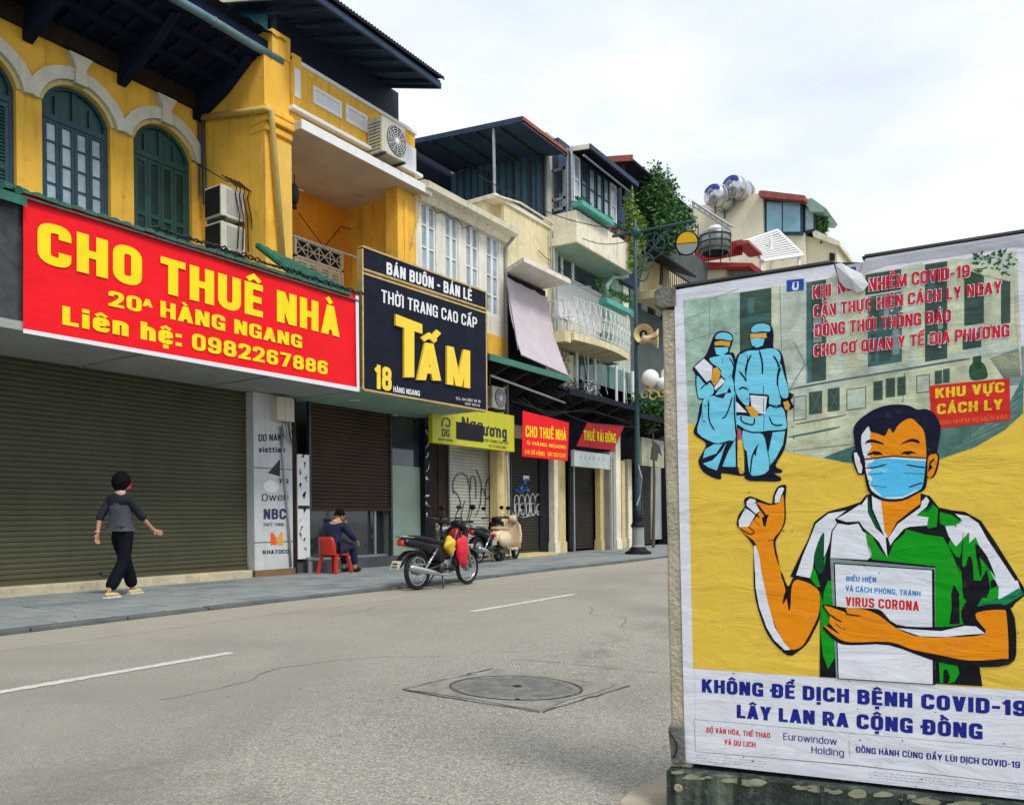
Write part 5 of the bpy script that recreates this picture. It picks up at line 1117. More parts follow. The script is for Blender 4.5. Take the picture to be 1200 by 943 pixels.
for k, (a_, c_) in enumerate((((366, 101), (399, 137)), ((404, 122), (429, 152)))):
    ya, yb = Y(a_[0], FX, 110), Y(c_[0], FX, 130); zt, zb = Zz(a_[0], a_[1], FX), Zz(a_[0], a_[1]+20, FX)
    b = B(); b.holes([(FX+.001, ya, zb), (FX+.001, yb, zb), (FX+.001, yb, zt), (FX+.001, ya, zt)], [[(FX+.001, ya+.06, zb+.06), (FX+.001, yb-.06, zb+.06), (FX+.001, yb-.06, zt-.06), (FX+.001, ya+.06, zt-.06)]], (.04, 0, 0)); fr = b.build('panel_frame', M['whitep'], h2)
    b = B(); b.box(FX-.01, FX+.004, ya+.06, yb-.06, zb+.06, zt-.06); b.build('lattice_panel', M['grey'], fr)
    b = B()
    for i in range(12): b.box(FX+.005, FX+.018, ya+.06, yb-.06, zb+.07+i*(zt-zb-.13)/12, zb+.085+i*(zt-zb-.13)/12)
    b.build('lattice_bars', M['whitep'], fr)
b = B(); ya = y2a+.0; b.box(FX-.05, FX+.07, ya, ya+.22, zl1+.02, zc+.06); b.build('parapet_post', M['yellow'], h2)
b = B(); b.box(FX+.071, FX+.085, ya+.04, ya+.18, zl1+.2, zl1+.75); b.build('post_inset', M['whitep'], h2)
b = B(); ya = y2b-.42; b.box(FX-.02, FX+.05, ya, y2b-.02, zl1+.02, zc-.4); b.build('parapet_block', M['whitep'], h2)
# loggia interior
lf_ = Zz(345, 335, -13.5)
b = B(); b.box(-14.1, -13.9, px1-.5, y2b+.1, 5.0, zs0-.05); b.build('loggia_back_wall', M['orange'], h2)
b = B(); b.box(-13.9, FX-.02, y2b-.28, y2b, 3.6, zs0-.051); b.build('side_wall', M['yellow'], h2)
b = B(); b.box(FX-.35, FX, Y(466, FX, 260), y2b+.002, 3.6, zs0-.052); b.build('loggia_pillar', M['yellow'], h2)
b = B(); b.box(FX+.001, FX+.03, Y(473, FX, 260), Y(477, FX, 260), 3.7, zs0-.3); b.build('pillar_rib', M['yellow'], h2)
b = B(); b.box(-13.9, FX-.05, px1, y2b, 5.0, 5.15); b.build('loggia_floor', M['white'], h2)
b = B(); b.tube([onx(345, 335, FX-.1), onx(466, 372, FX-.1)], .015, 6); b.tube([onx(342, 276, FX-.1), onx(466, 318, FX-.1)], .015, 6)
b.build('loggia_rail', M['steel'], h2)
# louvred doors with fretwork transom on the back wall
XB = -13.88
ya, yb = Y(343, XB, 300), Y(400, XB, 300); zt, zb, zm = Zz(343, 276, XB), 5.3, Zz(343, 298, XB)
b = B(); b.box(XB, XB+.07, ya, yb, zt-.06, zt); b.box(XB, XB+.07, ya, yb, zm-.05, zm); b.box(XB, XB+.07, ya, ya+.06, zb, zt-.061); b.box(XB, XB+.07, yb-.06, yb, zb, zt-.061); dw = b.build('door_frame', M['cream2'], h2)
b = B(); n_ = 4
for i in range(n_):
    u0, u1 = ya+.06+(yb-ya-.12)*i/n_, ya+.06+(yb-ya-.12)*(i+1)/n_; z0, z1 = zm+.01, zt-.07
    for (p, q_) in (((u0, z0), (u1, z1)), ((u0, z1), (u1, z0)), ((u0, (z0+z1)/2), (u1, (z0+z1)/2)), ((u1, z0), (u1, z1))): b.tube([(XB+.04, *p), (XB+.04, *q_)], .013, 5)
b.build('fretwork', M['cream2'], dw)
b = B(); b.box(XB-.01, XB+.005, ya+.06, yb-.06, zb, zt-.06); b.build('dark_backing', M['dark'], dw)
for i in range(4):
    u0, u1 = ya+.07+(yb-ya-.14)*i/4, ya+.06+(yb-ya-.14)*(i+1)/4; b = B(); b.box(XB+.02, XB+.05, u0, u0+.05, zb, zm-.06); b.box(XB+.02, XB+.05, u1-.05, u1, zb, zm-.06); b.box(XB+.02, XB+.05, u0+.05, u1-.05, zm-.12, zm-.06)
    lv = b.build('door_leaf', M['cream2'], h2); louvres(B(), XB+.04, u0+.05, u1-.05, zb, zm-.12, 24, .03).build('slats', M['cream2'], lv)
b = B(); c_ = onx(345, 228, FX-.35); b.ball(c_, (.09, .09, .22)); b.tube([c_, c_+Vector((-.05, -.25, .1))], .02, 6); b.tube([c_+Vector((0, 0, .2)), c_+Vector((0, 0, .4))], .012, 5); b.ball(c_+Vector((.0, .0, -.25)), .05); tag(b.build('wall_lantern', M['black']), 'small black lantern hanging on the shaded side of the yellow pier', 'lantern')
b = B(); b.tube([onx(350, 250, -13.6), onx(380, 290, -13.7), onx(400, 265, -13.8), onx(460, 285, -13.6)], .012, 5); b.build('sagging_wire', M['cable'], h2)
# big roof over house 2, seen from below
zr = Zz(516, 98, -10.9); yr1 = Y(516, -10.9, 100); yr0 = Y(373, -10.9, 0)-.05
b = B(); b.prism([(-10.9, yr0, zr), (-10.9, yr1, zr), (-14.6, yr1, zr+1.15), (-14.6, yr0, zr+1.15)], (0, 0, .06)); b.build('roof_underside', M['roofmetal'], h2)
b = B(); n_ = 90; vs = []
for i in range(n_+1):
    y = yr0-.05+(yr1-yr0+.1)*i/n_; dz = .05 if i % 2 else 0; vs += [(-10.82, y, zr+.10+dz), (-14.7, y, zr+1.3+dz), (-10.82, y, zr+.06)]
b.add(vs, [(3*i, 3*i+1, 3*i+4, 3*i+3) for i in range(n_)]+[(3*i+2, 3*i, 3*i+3, 3*i+5) for i in range(n_)]); b.build('roof_sheet', M['roofdark'], h2)
b = B(); b.box(-10.93, -10.87, yr0, yr1, zr-.10, zr-.001); b.prism([(-10.9, yr1-.02, zr-.11), (-14.6, yr1-.02, zr+1.04), (-14.6, yr1-.02, zr+1.14), (-10.9, yr1-.02, zr-.002)], (0, .05, 0)); b.build('eaves_board', M['roofmetal'], h2)
for i in range(7):
    y = yr0+.3+i*(yr1-yr0-.5)/6; b = B(); b.prism([(-10.95, y, zr-.002), (-14.5, y, zr+1.10), (-14.5, y, zr+1.03), (-10.95, y, zr-.07)], (0, .05, 0)); b.build('roof_rib', M['roofmetal'], h2)
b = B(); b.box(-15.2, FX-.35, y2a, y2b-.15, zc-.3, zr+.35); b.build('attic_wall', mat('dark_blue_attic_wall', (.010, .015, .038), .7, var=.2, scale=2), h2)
b = B(); q0, q1 = ony(268, 40, yr0+.3), ony(314, 40, yr0+.3); n_ = 12; vs = []
for i in range(2*n_+1):
    x = q0.x+(q1.x-q0.x)*i/(2*n_); vs += [(x, yr0+.3+(.045 if i % 2 else 0), q1.z-1.), (x, yr0+.3+(.045 if i % 2 else 0), zr+1.15*(-10.9-x)/3.7+.02)]
b.add(vs, [(2*i, 2*i+1, 2*i+3, 2*i+2) for i in range(2*n_)]); b.build('corrugated_wall', M['tealmetal'], h2)
b = B(); b.prism([(-10.85, yr0-.05, zr-.04), (-14.7, yr0-.05, zr+1.14), (-14.7, yr0-.05, zr+1.36), (-10.85, yr0-.05, zr+.14)], (0, .05, 0)); b.build('gable_edge', M['cream2'], h2)
# big air conditioner on the parapet
xa = FX+.02; za, zb_ = Zz(430, 127, FX+.4), Zz(430, 167, FX+.4)
aircon('large white outdoor air conditioner with a round fan on the yellow parapet under the roof', xa, xa+.42, Y(446, FX+.4, 150), Y(472, FX+.4, 150)+.04, zb_-.02, za+.02, 'x')
# ground floor of number 18
GX = -12.05
b = B(); b.box(-12.6, -12.5, 10.62, y2b+1.6, .1, 5.2); b.build('inner_wall', M['dark'], h2)
sy0, sy1 = Y(364, GX, 590), Y(457, GX, 590)
shutter(h2, M['shutter2'], GX, sy0, sy1, Zz(364, 598, GX), 3.44, .075, .014, 'dark brown roller shutter pulled half way up')
zsill = Zz(364, 657, GX)
b = B(); b.box(-12.5, GX+.04, 10.64, y2b+1.5, .09, zsill); b.build('sill_step', mat('dark_stone_step', (.06, .065, .07), .6, var=.3), h2)
# inside the half open shop: hanging clothes and glass front
b = B(); rr = random.Random(5)
for i in range(9):
    y = sy0+.9+(sy1-sy0-1.0)*i/8+rr.uniform(-.05, .05); z0 = zsill+rr.uniform(.1, .45); P9 = [(GX-.33, y-.09, z0), (GX-.33, y+.09, z0+.03), (GX-.33, y+.11, zsill+1.05), (GX-.33, y+.03, zsill+1.2), (GX-.33, y-.08, zsill+1.08)]
    q_ = B(); q_.prism(P9, (.05, 0, 0)); q_.build('hanging_garment', mat('garment_%d' % (i % 3), ((.02, .03, .05), (.05, .045, .045), (.02, .022, .03))[i % 3], .9), h2)
b.box(GX-.20, GX-.18, sy0, sy1, zsill, 1.7); b.build('glass_front', mat('shop_glass', (.5, .55, .6), .05, trans=.95, spec=.5), h2)
b = B(); b.box(GX-.12, GX-.08, sy0, sy1, zsill, zsill+.05); b.box(GX-.12, GX-.08, Y(440, GX), Y(442, GX), zsill+.05, 1.7); b.build('shopfront_frame', M['steel'], h2)
ad0, ad1 = Y(349, -11.95, 600), Y(363, -11.95, 600)
b = B(); b.box(-12.3, -11.95, ad0, ad1, Zz(350, 655, -11.95), Zz(350, 532, -11.95)); ab = b.build('advertising_board', M['whitep'], h2)
b = B()
rr = random.Random(9)
for k in range(13):
    px = rr.uniform(351.5, 360); py = 536+k*9+rr.uniform(-2, 2)
    if 588 < py < 598: py += 6
    b.poly([onx(px+rr.uniform(-2.4, 2.4), py+rr.uniform(-5, 5), -11.948+.0005*k) for _ in range(5)])
b.build('black_figures', blk, ab)
b = B(); b.box(-11.949, -11.945, ad0+.01, ad1-.01, Zz(350, 596, -11.95), Zz(350, 592, -11.95)); b.build('joint', blk, ab)
b = B(); b.box(-12.2, -11.97, Y(344, -11.97, 600), ad0-.004, .1, 3.44); b.build('dark_jamb', M['brown'], h2)
b = B(); b.lathe([(.05, 0), (.05, .25), (.08, .26), (.08, .3)], (-11.85, ad0+.2, .1), n=12); b.build('stand_foot', M['steel'], h2)
fp0, fp1 = Y(459, GX, 600), Y(495, GX, 600)
b = B(); b.box(-12.3, GX, fp0, fp1, zsill, Zz(460, 545, GX)); b.build('frosted_panel', mat('frosted_green_panel', (.26, .34, .27), .3, var=.12, scale=2), h2)
b = B(); b.box(-12.3, GX-.02, fp0, fp1, Zz(460, 545, GX)+.002, 3.44); b.build('upper_glass', M['glassd'], h2)
b = B(); b.box(GX-.04, GX+.04, fp0-.06, fp0-.002, zsill, 3.44); b.box(GX-.04, GX+.04, fp1+.002, fp1+.06, zsill, 3.44); b.build('steel_mullion', M['steeld'], h2)
dp0, dp1 = Y(496.5, -11.95, 600), Y(505, -11.95, 600)
b = B(); b.box(-12.2, -11.9, dp0, dp1, .1, 3.44); dk = b.build('dark_pillar', M['black'], h2)
b = B()
for k in range(8):
    py = 506+k*14; b.poly([onx(rr.uniform(498, 504), py+rr.uniform(-6, 6), -11.897+.0004*k) for _ in range(5)])
b.build('pale_print', M['whitep'], dk)
for i, px in enumerate((507, 513, 519)):
    b = B(); b.box(-12.3, -12.02+.02*(i % 2), Y(px, -12.02, 600), Y(px+5.6, -12.02, 600), .1, 3.44); b.build('folding_door_leaf', M['brown'], h2)
# canopy over number 18 carrying the dark sign
sx0, sx1 = -10.33, -10.02
b = B(); b.prism([(-12.2, cy1+.03, 3.44), (sx0-.08, cy1+.03, 3.44), (sx1-.08, Y(571, sx1, 470), 3.44), (-12.2, Y(571, sx1, 470)+.1, 3.44)], (0, 0, .10)); b.build('canopy_soffit', M['greens'], h2)
for px, py in ((415, 470), (461, 487), (478, 497)):
    p = onz(px, py, 3.43); b = B(); b.lathe([(.09, 0), (.11, .012), (.11, .018)], (p.x, p.y, 3.42), n=14); b.build('ceiling_lamp', M['cream2'], h2)

# ------------------------------------------------------------------ dark shop sign
sP = Vector((sx0, 0, 0)); sA = onx(427, 400, sx0); sB = onx(571, 400, sx1); sd_ = (sB-sA); sd_.z = 0; sd_.normalize(); sn = Vector((sd_.y, -sd_.x, 0))
def sat(off=0.):
    def f(px, py, l=0):
        d = Vector(ray(px, py)); e = Vector((0, 0, EYE)); t = (sA+sn*off-e).dot(sn)/d.dot(sn); return e+d*t+sn*(.0006*l)
    return f
sg = thing('shop_sign', 'dark navy shop sign with large gold raised letters beside the red banner', 'sign', (sA.x, sA.y, 3.5))
s0 = sat()
signm = mat('dark_navy_sign_sheet', (.007, .009, .022), .6, var=.3, scale=3, spec=.15)
b = B(); b.prism([s0(426, 321), s0(571, 367), s0(571, 482), s0(427, 457)], -sn*.12); b.build('main_panel', signm, sg)
b = B(); b.prism([s0(425, 289), s0(571, 343), s0(571, 363), s0(426, 316)], -sn*.12); b.build('top_panel', signm, sg)
gold = mat('gold_trim', (.55, .40, .16), .35, metal=.5, var=.2, scale=9); goldl = mat('gold_lettering', (.86, .60, .03), .35, var=.08, scale=4, spec=.5); wl = mat('white_lettering', (.72, .72, .74), .45)
ff = sat(.012)
for a_, c_ in (((425, 289.5), (571, 343.5)), ((425.5, 316), (571, 363.5)), ((426, 321), (571, 368)), ((427, 457.5), (571, 482.5))):
    b = B(); p, q_ = ff(*a_), ff(*c_); b.prism([p, q_, q_+Vector((0, 0, .035)), p+Vector((0, 0, .035))], -sn*.14); b.build('trim', gold, sg)
for px in (425, 570):
    b = B(); p, q_ = ff(px, 456 if px < 500 else 482), ff(px-.8, 291 if px < 500 else 343); b.prism([p, q_, q_+sd_*.035, p+sd_*.035], -sn*.14); b.build('side_trim', gold, sg)
def sw(s, bl_, br2, c0, c1_, m_, bold, depth=0, off=.004, nm='lettering'):
    b = B(); write(b, s, bl_, br2, c0, c1_, sat(off+depth), bold, depth, 1.03, vec=sn); return b.build(nm, m_, sg)
sw('BÁN BUÔN - BÁN LẺ', (453, 321), (553, 353), 14, 13, wl, .045)
sw('THỜI TRANG CAO CẤP', (447, 354), (559, 385), 15, 12.5, wl, .03)
sw('T', (464, 442), (495, 442), 74, 62, goldl, .045, .05, nm='raised_letter'); sw('Ấ', (489, 445), (517, 446), 45, 42, goldl, .05, .05, nm='raised_letter'); sw('M', (524, 450), (551, 455), 45, 44, goldl, .05, .05, nm='raised_letter')
sw('18', (439, 455), (459, 458), 29, 26, goldl, .05, .02); sw('HÀNG NGANG', (461, 459), (492, 464), 6.5, 6, wl, .03); sw('TEL: 04 382 18 18', (534, 468), (563, 472), 3, 3, wl, .0); sw('0912 700 18', (545, 474), (562, 476.5), 2.6, 2.6, wl, .0)

# ------------------------------------------------------------------ house 3: white house with four tall paired windows
y3a, y3b = y2b+.004, Y(591, FX, 300)
h3 = thing('townhouse', 'white house with four tall pairs of casement windows above the dark shop sign', 'house', (-12.5, 16, .1))
zc3 = Zz(500, 222, FX)
WN = [(494, 511, 237), (522, 537, 248), (546, 561, 262), (570, 584.5, 273)]; holes_ = []
for a_, c_, t_ in WN:
    y0, y1 = Y(a_, FX, 280), Y(c_, FX, 280); z1 = Zz(a_, t_, FX); holes_.append((y0, y1, z1-2.02, z1))
zz1 = sum(h_[3] for h_ in holes_)/4; holes_ = [(a_, c_, zz1-2.05, zz1) for a_, c_, _, _ in holes_]
b = B(); b.holes([(FX, y3a, 3.5), (FX, y3b, 3.5), (FX, y3b, zc3), (FX, y3a, zc3)], [[(FX, a_, z0), (FX, c_, z0), (FX, c_, z1), (FX, a_, z1)] for a_, c_, z0, z1 in holes_], (-.25, 0, 0)); b.build('front_wall', M['white'], h3)
b = B(); b.box(-18, FX-.25, y3b-.1, y3b, 3.5, zc3); b.build('side_wall', M['white'], h3)
for a_, c_, z0, z1 in holes_:
    m_ = (a_+c_)/2; panes(h3, FX-.03, a_, m_-.004, z0, z1, 1, 4, M['whitep'], M['glass'], .05, .035, .06, 'window'); panes(h3, FX-.035, m_+.004, c_, z0, z1, 1, 4, M['whitep'], M['glass'], .05, .035, .06, 'window')
    b = B(); b.box(FX-.32, FX-.28, a_-.1, c_+.1, z0-.1, z1+.1); b.build('dark_room', M['dark'], h3)
b = B(); zt = Zz(500, 215, FX+.35); b.prism([(FX, y3a-.05, zt-.28), (FX+.12, y3a-.05, zt-.28), (FX+.2, y3a-.05, zt-.14), (FX+.42, y3a-.05, zt-.10), (FX+.45, y3a-.05, zt+.03), (FX+.3, y3a-.05, zt+.10), (FX-.3, y3a-.05, zt+.14), (FX-.3, y3a-.05, zt-.28)], (0, y3b+.15-y3a, 0)); b.build('cornice', M['cream2'], h3)
b = B(); b.box(-18, FX-.3, y3a, y3b, zt-.2, zt+.05); b.build('flat_roof', M['grey'], h3)
b = B(); b.tube([(FX+.38, y3b+.10, zt+.05), (FX+.2, y3b+.08, zt-.18), (FX+.06, y3b-.02, zt-.4), (FX+.06, y3b-.02, 3.8)], .045, 8); b.build('down_pipe', M['grey'], h3)
b = B(); b.tube([onx(486, 205, FX+.2), onx(493, 232, FX+.15), onx(489, 262, FX+.1), onx(483, 285, FX+.1)], .02, 6); b.build('hose', M['ypipe'], h3)

# ------------------------------------------------------------------ house 4: cream house with the metal roofed terrace
X4 = -12.0
y4a, y4b = y3b+.004, Y(649, X4, 300)
h4 = thing('townhouse', 'cream rendered house with a plain parapet under a steel terrace roof', 'house', (-12.5, 19.2, .1))
z4 = Zz(580, 227, X4)
b = B(); b.box(-12.31, X4, y4a, y4b, 3.3, z4-.12); b.box(-15.6, -12.311, y4a-.45, y4b, 3.3, z4-.121); b.build('front_wall', M['cream'], h4)
b = B(); b.box(-15.6, X4+.06, y4a-.48, y4b+.05, z4-.12, z4); b.build('coping', M['cream2'], h4, bevel=.01)
b = B(); b.box(X4+.001, X4+.06, Y(571, X4, 415), Y(591, X4, 415), Zz(575, 452, X4), Zz(575, 392, X4)); b.build('ochre_patch', M['yellow'], h4)
for x_, r_ in ((649, .05), (652.5, .035), (646, .02)):
    b = B(); p = onx(x_, 300, X4+.12); b.tube([(X4+.12, p.y, z4-.2), (X4+.1, p.y+.02, 7.5), (X4+.12, p.y, 4.6)], r_, 7); b.build('pipe', M['pipe'], h4)
b = B(); b.tube([onx(578, 228, X4+.1), onx(610, 238, X4+.1), onx(648, 262, X4+.1)], .03, 6); b.build('coping_pipe', M['cream2'], h4)
# concrete sun slab and hanging sheet
zsl = Zz(612, 306, X4+.9); ys0, ys1 = Y(612, X4+.9, 310), Y(667, X4+.9, 335)
b = B(); b.prism([(X4, max(y4a+.02, ys0-.25), zsl-.02), (X4+.95, ys0, zsl-.02), (X4+.95, ys1, zsl-.02), (X4, ys1, zsl-.02)], (0, 0, .13)); b.build('sun_slab', M['white'], h4, bevel=.01)
sh = thing('sun_sheet', 'long pale mauve cloth sheet stretched down from the slab of the cream house', 'awning', (X4+.5, 19.5, 4.7))
p00, p01 = onx(594, 324, X4+.15), onx(641, 347, X4+.15); p10, p11 = onx(611, 416, X4+.95), onx(665.5, 440, X4+.95); vs = []
for j in range(13):
    for i in range(13):
        u, v = i/12, j/12; p = p00.lerp(p01, u).lerp(p10.lerp(p11, u), v); p = p+Vector((-.10*math.sin(v*math.pi)+.02*math.sin(u*14), 0, -.05*abs(math.sin(u*9))*(1-v)**2)); vs.append(p)
b = B(); b.add(vs, [(j*13+i, j*13+i+1, (j+1)*13+i+1, (j+1)*13+i) for j in range(12) for i in range(12)]); b.build('cloth', M['sheet'], sh, smooth=True)
b = B(); b.tube([p10, p11], .02, 6); b.build('hem_pole', M['steel'], sh); b = B(); b.tube([p00+Vector((0, -.1, .1)), p10+Vector((0, -.15, .1))], .018, 6); b.build('side_pole', M['steeld'], sh)
b = B(); rr = random.Random(4)
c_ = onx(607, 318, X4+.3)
b.box(X4+.05, X4+.10, p00.y+.1, p01.y, p00.z-2.2, p00.z+.1); b.build('dark_shadow_board', M['roofdark'], sh)  # dark board stands in for the shadow behind the hanging sheet
# terrace roof: posts, ribs, sheet
tA, tB = onx(612, 139, X4+.4), onx(664, 183, X4+.4); tA.z = (tA.z+tB.z)/2+.02; tB.z = tA.z
tC = ony(480, 168, tA.y); tD = tC+Vector((0, tB.y-tA.y, 0))
b = B(); b.prism([tA, tB, tD, tC], (0, 0, .05)); b.build('terrace_roof', M['roofmetal'], h4)
b = B(); e_ = (tA-tC).normalized(); b.prism([tA+Vector((.03, 0, -.06)), tB+Vector((.03, 0, -.06)), tB+Vector((.03, 0, .10)), tA+Vector((.03, 0, .10))], (-.05, 0, 0)); b.build('roof_edge', M['redroof'], h4)
b = B(); b.prism([tA+Vector((0, -.03, -.05)), tC+Vector((0, -.03, -.05)), tC+Vector((0, -.03, .09)), tA+Vector((0, -.03, .09))], (0, .05, 0)); b.build('roof_side_edge', M['roofmetal'], h4)
for i in range(6):
    t = i/5; p, q_ = tA.lerp(tC, t), tB.lerp(tD, t); b = B(); b.obox((p+q_)/2+Vector((0, 0, -.05)), (.03, 0, 0), (0, (q_.y-p.y)/2, 0), (0, 0, .045)); b.build('roof_beam', M['steeld'], h4)
for yy, pt in ((tA.y+.05, 0), (tB.y-.1, 1)):
    for xx in ():
        t = (tA.x-xx)/(tA.x-tC.x); zt = tA.z+(tC.z-tA.z)*t; b = B(); b.tube([(xx, yy, z4-.1), (xx, yy, zt)], .04, 8); b.build('terrace_post', M['steel'], h4)
pq = ony(579, 190, tA.y+.06); b = B(); b.tube([(pq.x, pq.y, z4-.1), (pq.x, pq.y, tA.z+(tC.z-tA.z)*(tA.x-pq.x)/(tA.x-tC.x))], .045, 8); b.build('terrace_post', M['steel'], h4)
y5a_ = y4b+.004
# corrugated windbreak and small room behind the terrace
b = B(); wy = min(tB.y-.05, y5a_-.12); n_ = 20; vs = []
xa, xb = -12.2, -17.5
for i in range(2*n_+1):
    x = xa+(xb-xa)*i/(2*n_); vs += [(x, wy+(.05 if i % 2 else 0), z4-.1), (x, wy+(.05 if i % 2 else 0), tA.z+.3)]
b.add(vs, [(2*i, 2*i+1, 2*i+3, 2*i+2) for i in range(2*n_)]); b.build('corrugated_windbreak', mat('blue_corrugated_metal', (.05, .12, .17), .5, metal=.2, var=.35, scale=.9, streak=.6), h4)
for xx in (-12.3, -12.7, -13.3, -14.2):
    b = B(); b.box(xx-.03, xx+.03, wy-.06, wy-.01, z4-.1, tA.z); b.build('windbreak_post', M['steeld'], h4)
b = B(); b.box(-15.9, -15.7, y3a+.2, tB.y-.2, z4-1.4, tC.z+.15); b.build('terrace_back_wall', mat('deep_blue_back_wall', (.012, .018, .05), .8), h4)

# ------------------------------------------------------------------ house 5: balconies
X5 = -12.0
y5a, y5b = y4b+.004, Y(744, X5, 330)
h5 = thing('townhouse', 'narrow house with a cream walled upper balcony and a white iron balcony below', 'house', (-12.5, 23.4, .1))
zr5 = Zz(691, 172, X5+.5)
# upper storey, windows under the dark eaves
zf5 = Zz(676, 283, X5+.9); bx = X5+.9
yb0, yb1 = Y(676, bx, 283), Y(741, bx, 317)
b = B(); b.box(-16, X5-.2, y5a, y5b, 3.5, zr5+.1); b.build('front_wall', mat('grey_green_render', (.42, .45, .38), .85, var=.12, scale=1.4, streak=.4, spots=.4, spotcol=(.15, .16, .13)), h5)  # grey-green render with streaks and grime
b = B(); b.prism([(bx, yb0, zf5), (bx, yb1, zf5), (X5-.2, yb1, zf5), (X5-.2, yb0-.05, zf5)], (0, 0, .22)); b.build('balcony_slab', M['cream2'], h5, bevel=.01)
b = B(); b.prism([(bx-.08, yb0+.08, zf5-.004), (bx-.08, yb1-.05, zf5-.004), (X5-.2, yb1-.05, zf5-.004), (X5-.2, yb0+.02, zf5-.004)], (0, 0, -.02)); b.build('green_soffit', M['greens'], h5)
zp5 = Zz(678, 247, bx)
b = B(); b.box(bx-.12, bx-.02, yb0, yb1, zf5+.22, zp5); b.box(X5-.2, bx-.121, yb0, yb0+.1, zf5+.22, zp5+.0); b.build('balcony_wall', M['cream2'], h5)
b = B()
for i in range(20):
    y = yb0+.1+(yb1-yb0-.2)*i/19; b.tube([(bx-.05, y, zp5), (bx-.05, y+(.06 if i % 2 else -.06), zp5+.38)], .014, 5)
b.tube([(bx-.05, yb0, zp5+.38), (bx-.05, yb1, zp5+.38)], .02, 6); b.tube([(bx-.05, yb0, zp5+.18), (bx-.05, yb1, zp5+.18)], .012, 6); b.build('balcony_rail', M['steeld'], h5)
b = B(); zt = Zz(684, 232, bx+.25); b.box(bx-.1, bx+.22, Y(682, bx+.2, 235), Y(719, bx+.2, 250), zt-.2, zt-.04); tr = b.build('planter_box', M['turq'], h5, bevel=.02)
# row of windows on the upper storey
XW = X5+.1; zt, zb = Zz(680, 190, XW), Zz(680, 236, XW)
b = B(); b.box(X5-.2, XW-.08, y5a+.3, y5b-.05, zf5+.2, zr5); b.build('window_wall', mat('deep_blue_cladding', (.03, .05, .10), .6, var=.3, scale=2), h5)
xs_ = [Y(p, XW, 220) for p in (672, 681, 690, 699, 707, 715, 723)]
for i in range(6):
    panes(h5, XW, xs_[i]+.04, xs_[i+1]-.04, zb-.1, zt+.1, 1, 2, M['whitep'] if i in (0, 5) else M['teal'], M['glass'] if i != 1 else M['glassd'], .06, .05, .05, 'window')
# side window facing the viewer
b = B()
for k, px in enumerate((650, 664)):
    pass
sy = y5a+.28
p0, p1 = ony(646, 200, sy), ony(663, 245, sy)
b.box(p0.x, p1.x, sy, sy+.05, p1.z, p0.z); b.build('side_window_pane', M['glassd'], h5)
b = B()
for (u0, u1, v0, v1) in ((p0.x, p0.x+.08, p1.z, p0.z), (p1.x-.08, p1.x, p1.z, p0.z), (p0.x, p1.x, p0.z-.08, p0.z), (p0.x, p1.x, p1.z, p1.z+.08), (p0.x, p1.x, p0.z-.95, p0.z-.88)): b.box(u0, u1, sy-.03, sy-.004, v0, v1)
b.build('side_window_frame', M['steel'], h5)
for px in (665, 670):
    p = ony(px, 220, sy-.05); b = B(); b.tube([(p.x, sy-.05, zf5+.3), (p.x, sy-.05, zr5-.45)], .04, 8); b.build('corner_post', M['steel'], h5)
# roof with dark underside
ye0, ye1 = Y(691, X5+.7, 172), Y(747, X5+.7, 225); zq = Zz(691, 173, X5+.7)
pA, pB = Vector((X5+.7, ye0, zq)), Vector((X5+.7, ye1, zq)); pC = ony(664, 179, ye0); pD = pC+Vector((-2.2, 0, .35))
b = B(); b.prism([pA, pB, Vector((pD.x, ye1, pD.z)), pD], (0, 0, .07)); b.build('roof', M['roofdark'], h5)
b = B(); b.box(X5+.68, X5+.75, ye0-.03, ye1, zq-.05, zq+.10); b.build('eaves_edge', M['roofmetal'], h5)
b = B(); b.prism([pA+Vector((0, -.04, -.04)), pD+Vector((0, -.04, -.04)), pD+Vector((0, -.04, .1)), pA+Vector((0, -.04, .1))], (0, .05, 0)); b.build('gable_edge', M['cream2'], h5)
b = B(); b.tube([onx(684, 182, X5+.5), onx(742, 228, X5+.5)], .035, 8); b.build('gutter', M['steel'], h5)
# storey below: recessed windows, pale panel, planter, iron balcony
XM = X5-.18
b = B(); zt = Zz(655, 303, XM); b.box(XM, XM+.04, y5a+.05, Y(708, XM), Zz(657, 322, XM), zt); bb_ = b.build('window_band', M['glassd'], h5)
for px in (655, 668, 706):
    b = B(); y = Y(px, XM, 310); b.box(XM+.041, XM+.09, y, y+.1, Zz(657, 322, XM)-.05, zt+.05); b.build('window_mullion', M['whitep'], bb_)
b = B(); b.box(XM+.001, XM+.06, y5a+.05, Y(706, XM), Zz(657, 324, XM)-.06, Zz(657, 322, XM)); b.build('window_sill', M['whitep'], bb_)
b = B(); b.box(XM+.001, XM+.03, y5a+.08, Y(704, XM), Zz(657, 372, XM), Zz(657, 326, XM)-.02); b.build('pale_cladding', M['whitep'], h5)
b = B(); b.box(XM+.001, XM+.4, Y(704, XM), Y(713, XM), 6.2, zf5-.03); b.build('pier', M['greens'], h5)
for i, px in enumerate((714, 721, 729, 737)):
    y = Y(px, XM, 340); b = B(); b.box(XM+.001, XM+.05, y, y+.42, Zz(715, 360, XM), Zz(715, 327, XM)); b.build('shaded_window', M['glassg'] if i % 2 else M['cream2'], h5)
b = B(); b.tube([onx(713, 352, X5+.5), onx(711, 335, X5+.5), onx(718, 325, X5+.5), onx(735, 324, X5+.5)], .07, 9); b.build('curved_pipe', M['greens'], h5, smooth=True)
b = B(); XP = X5+1.05; z_ = Zz(713, 349, XP); b.box(XP-.3, XP, Y(712, XP, 350), Y(740, XP, 362), z_-.17, z_); b.build('planter_box', M['turq'], h5, bevel=.02)
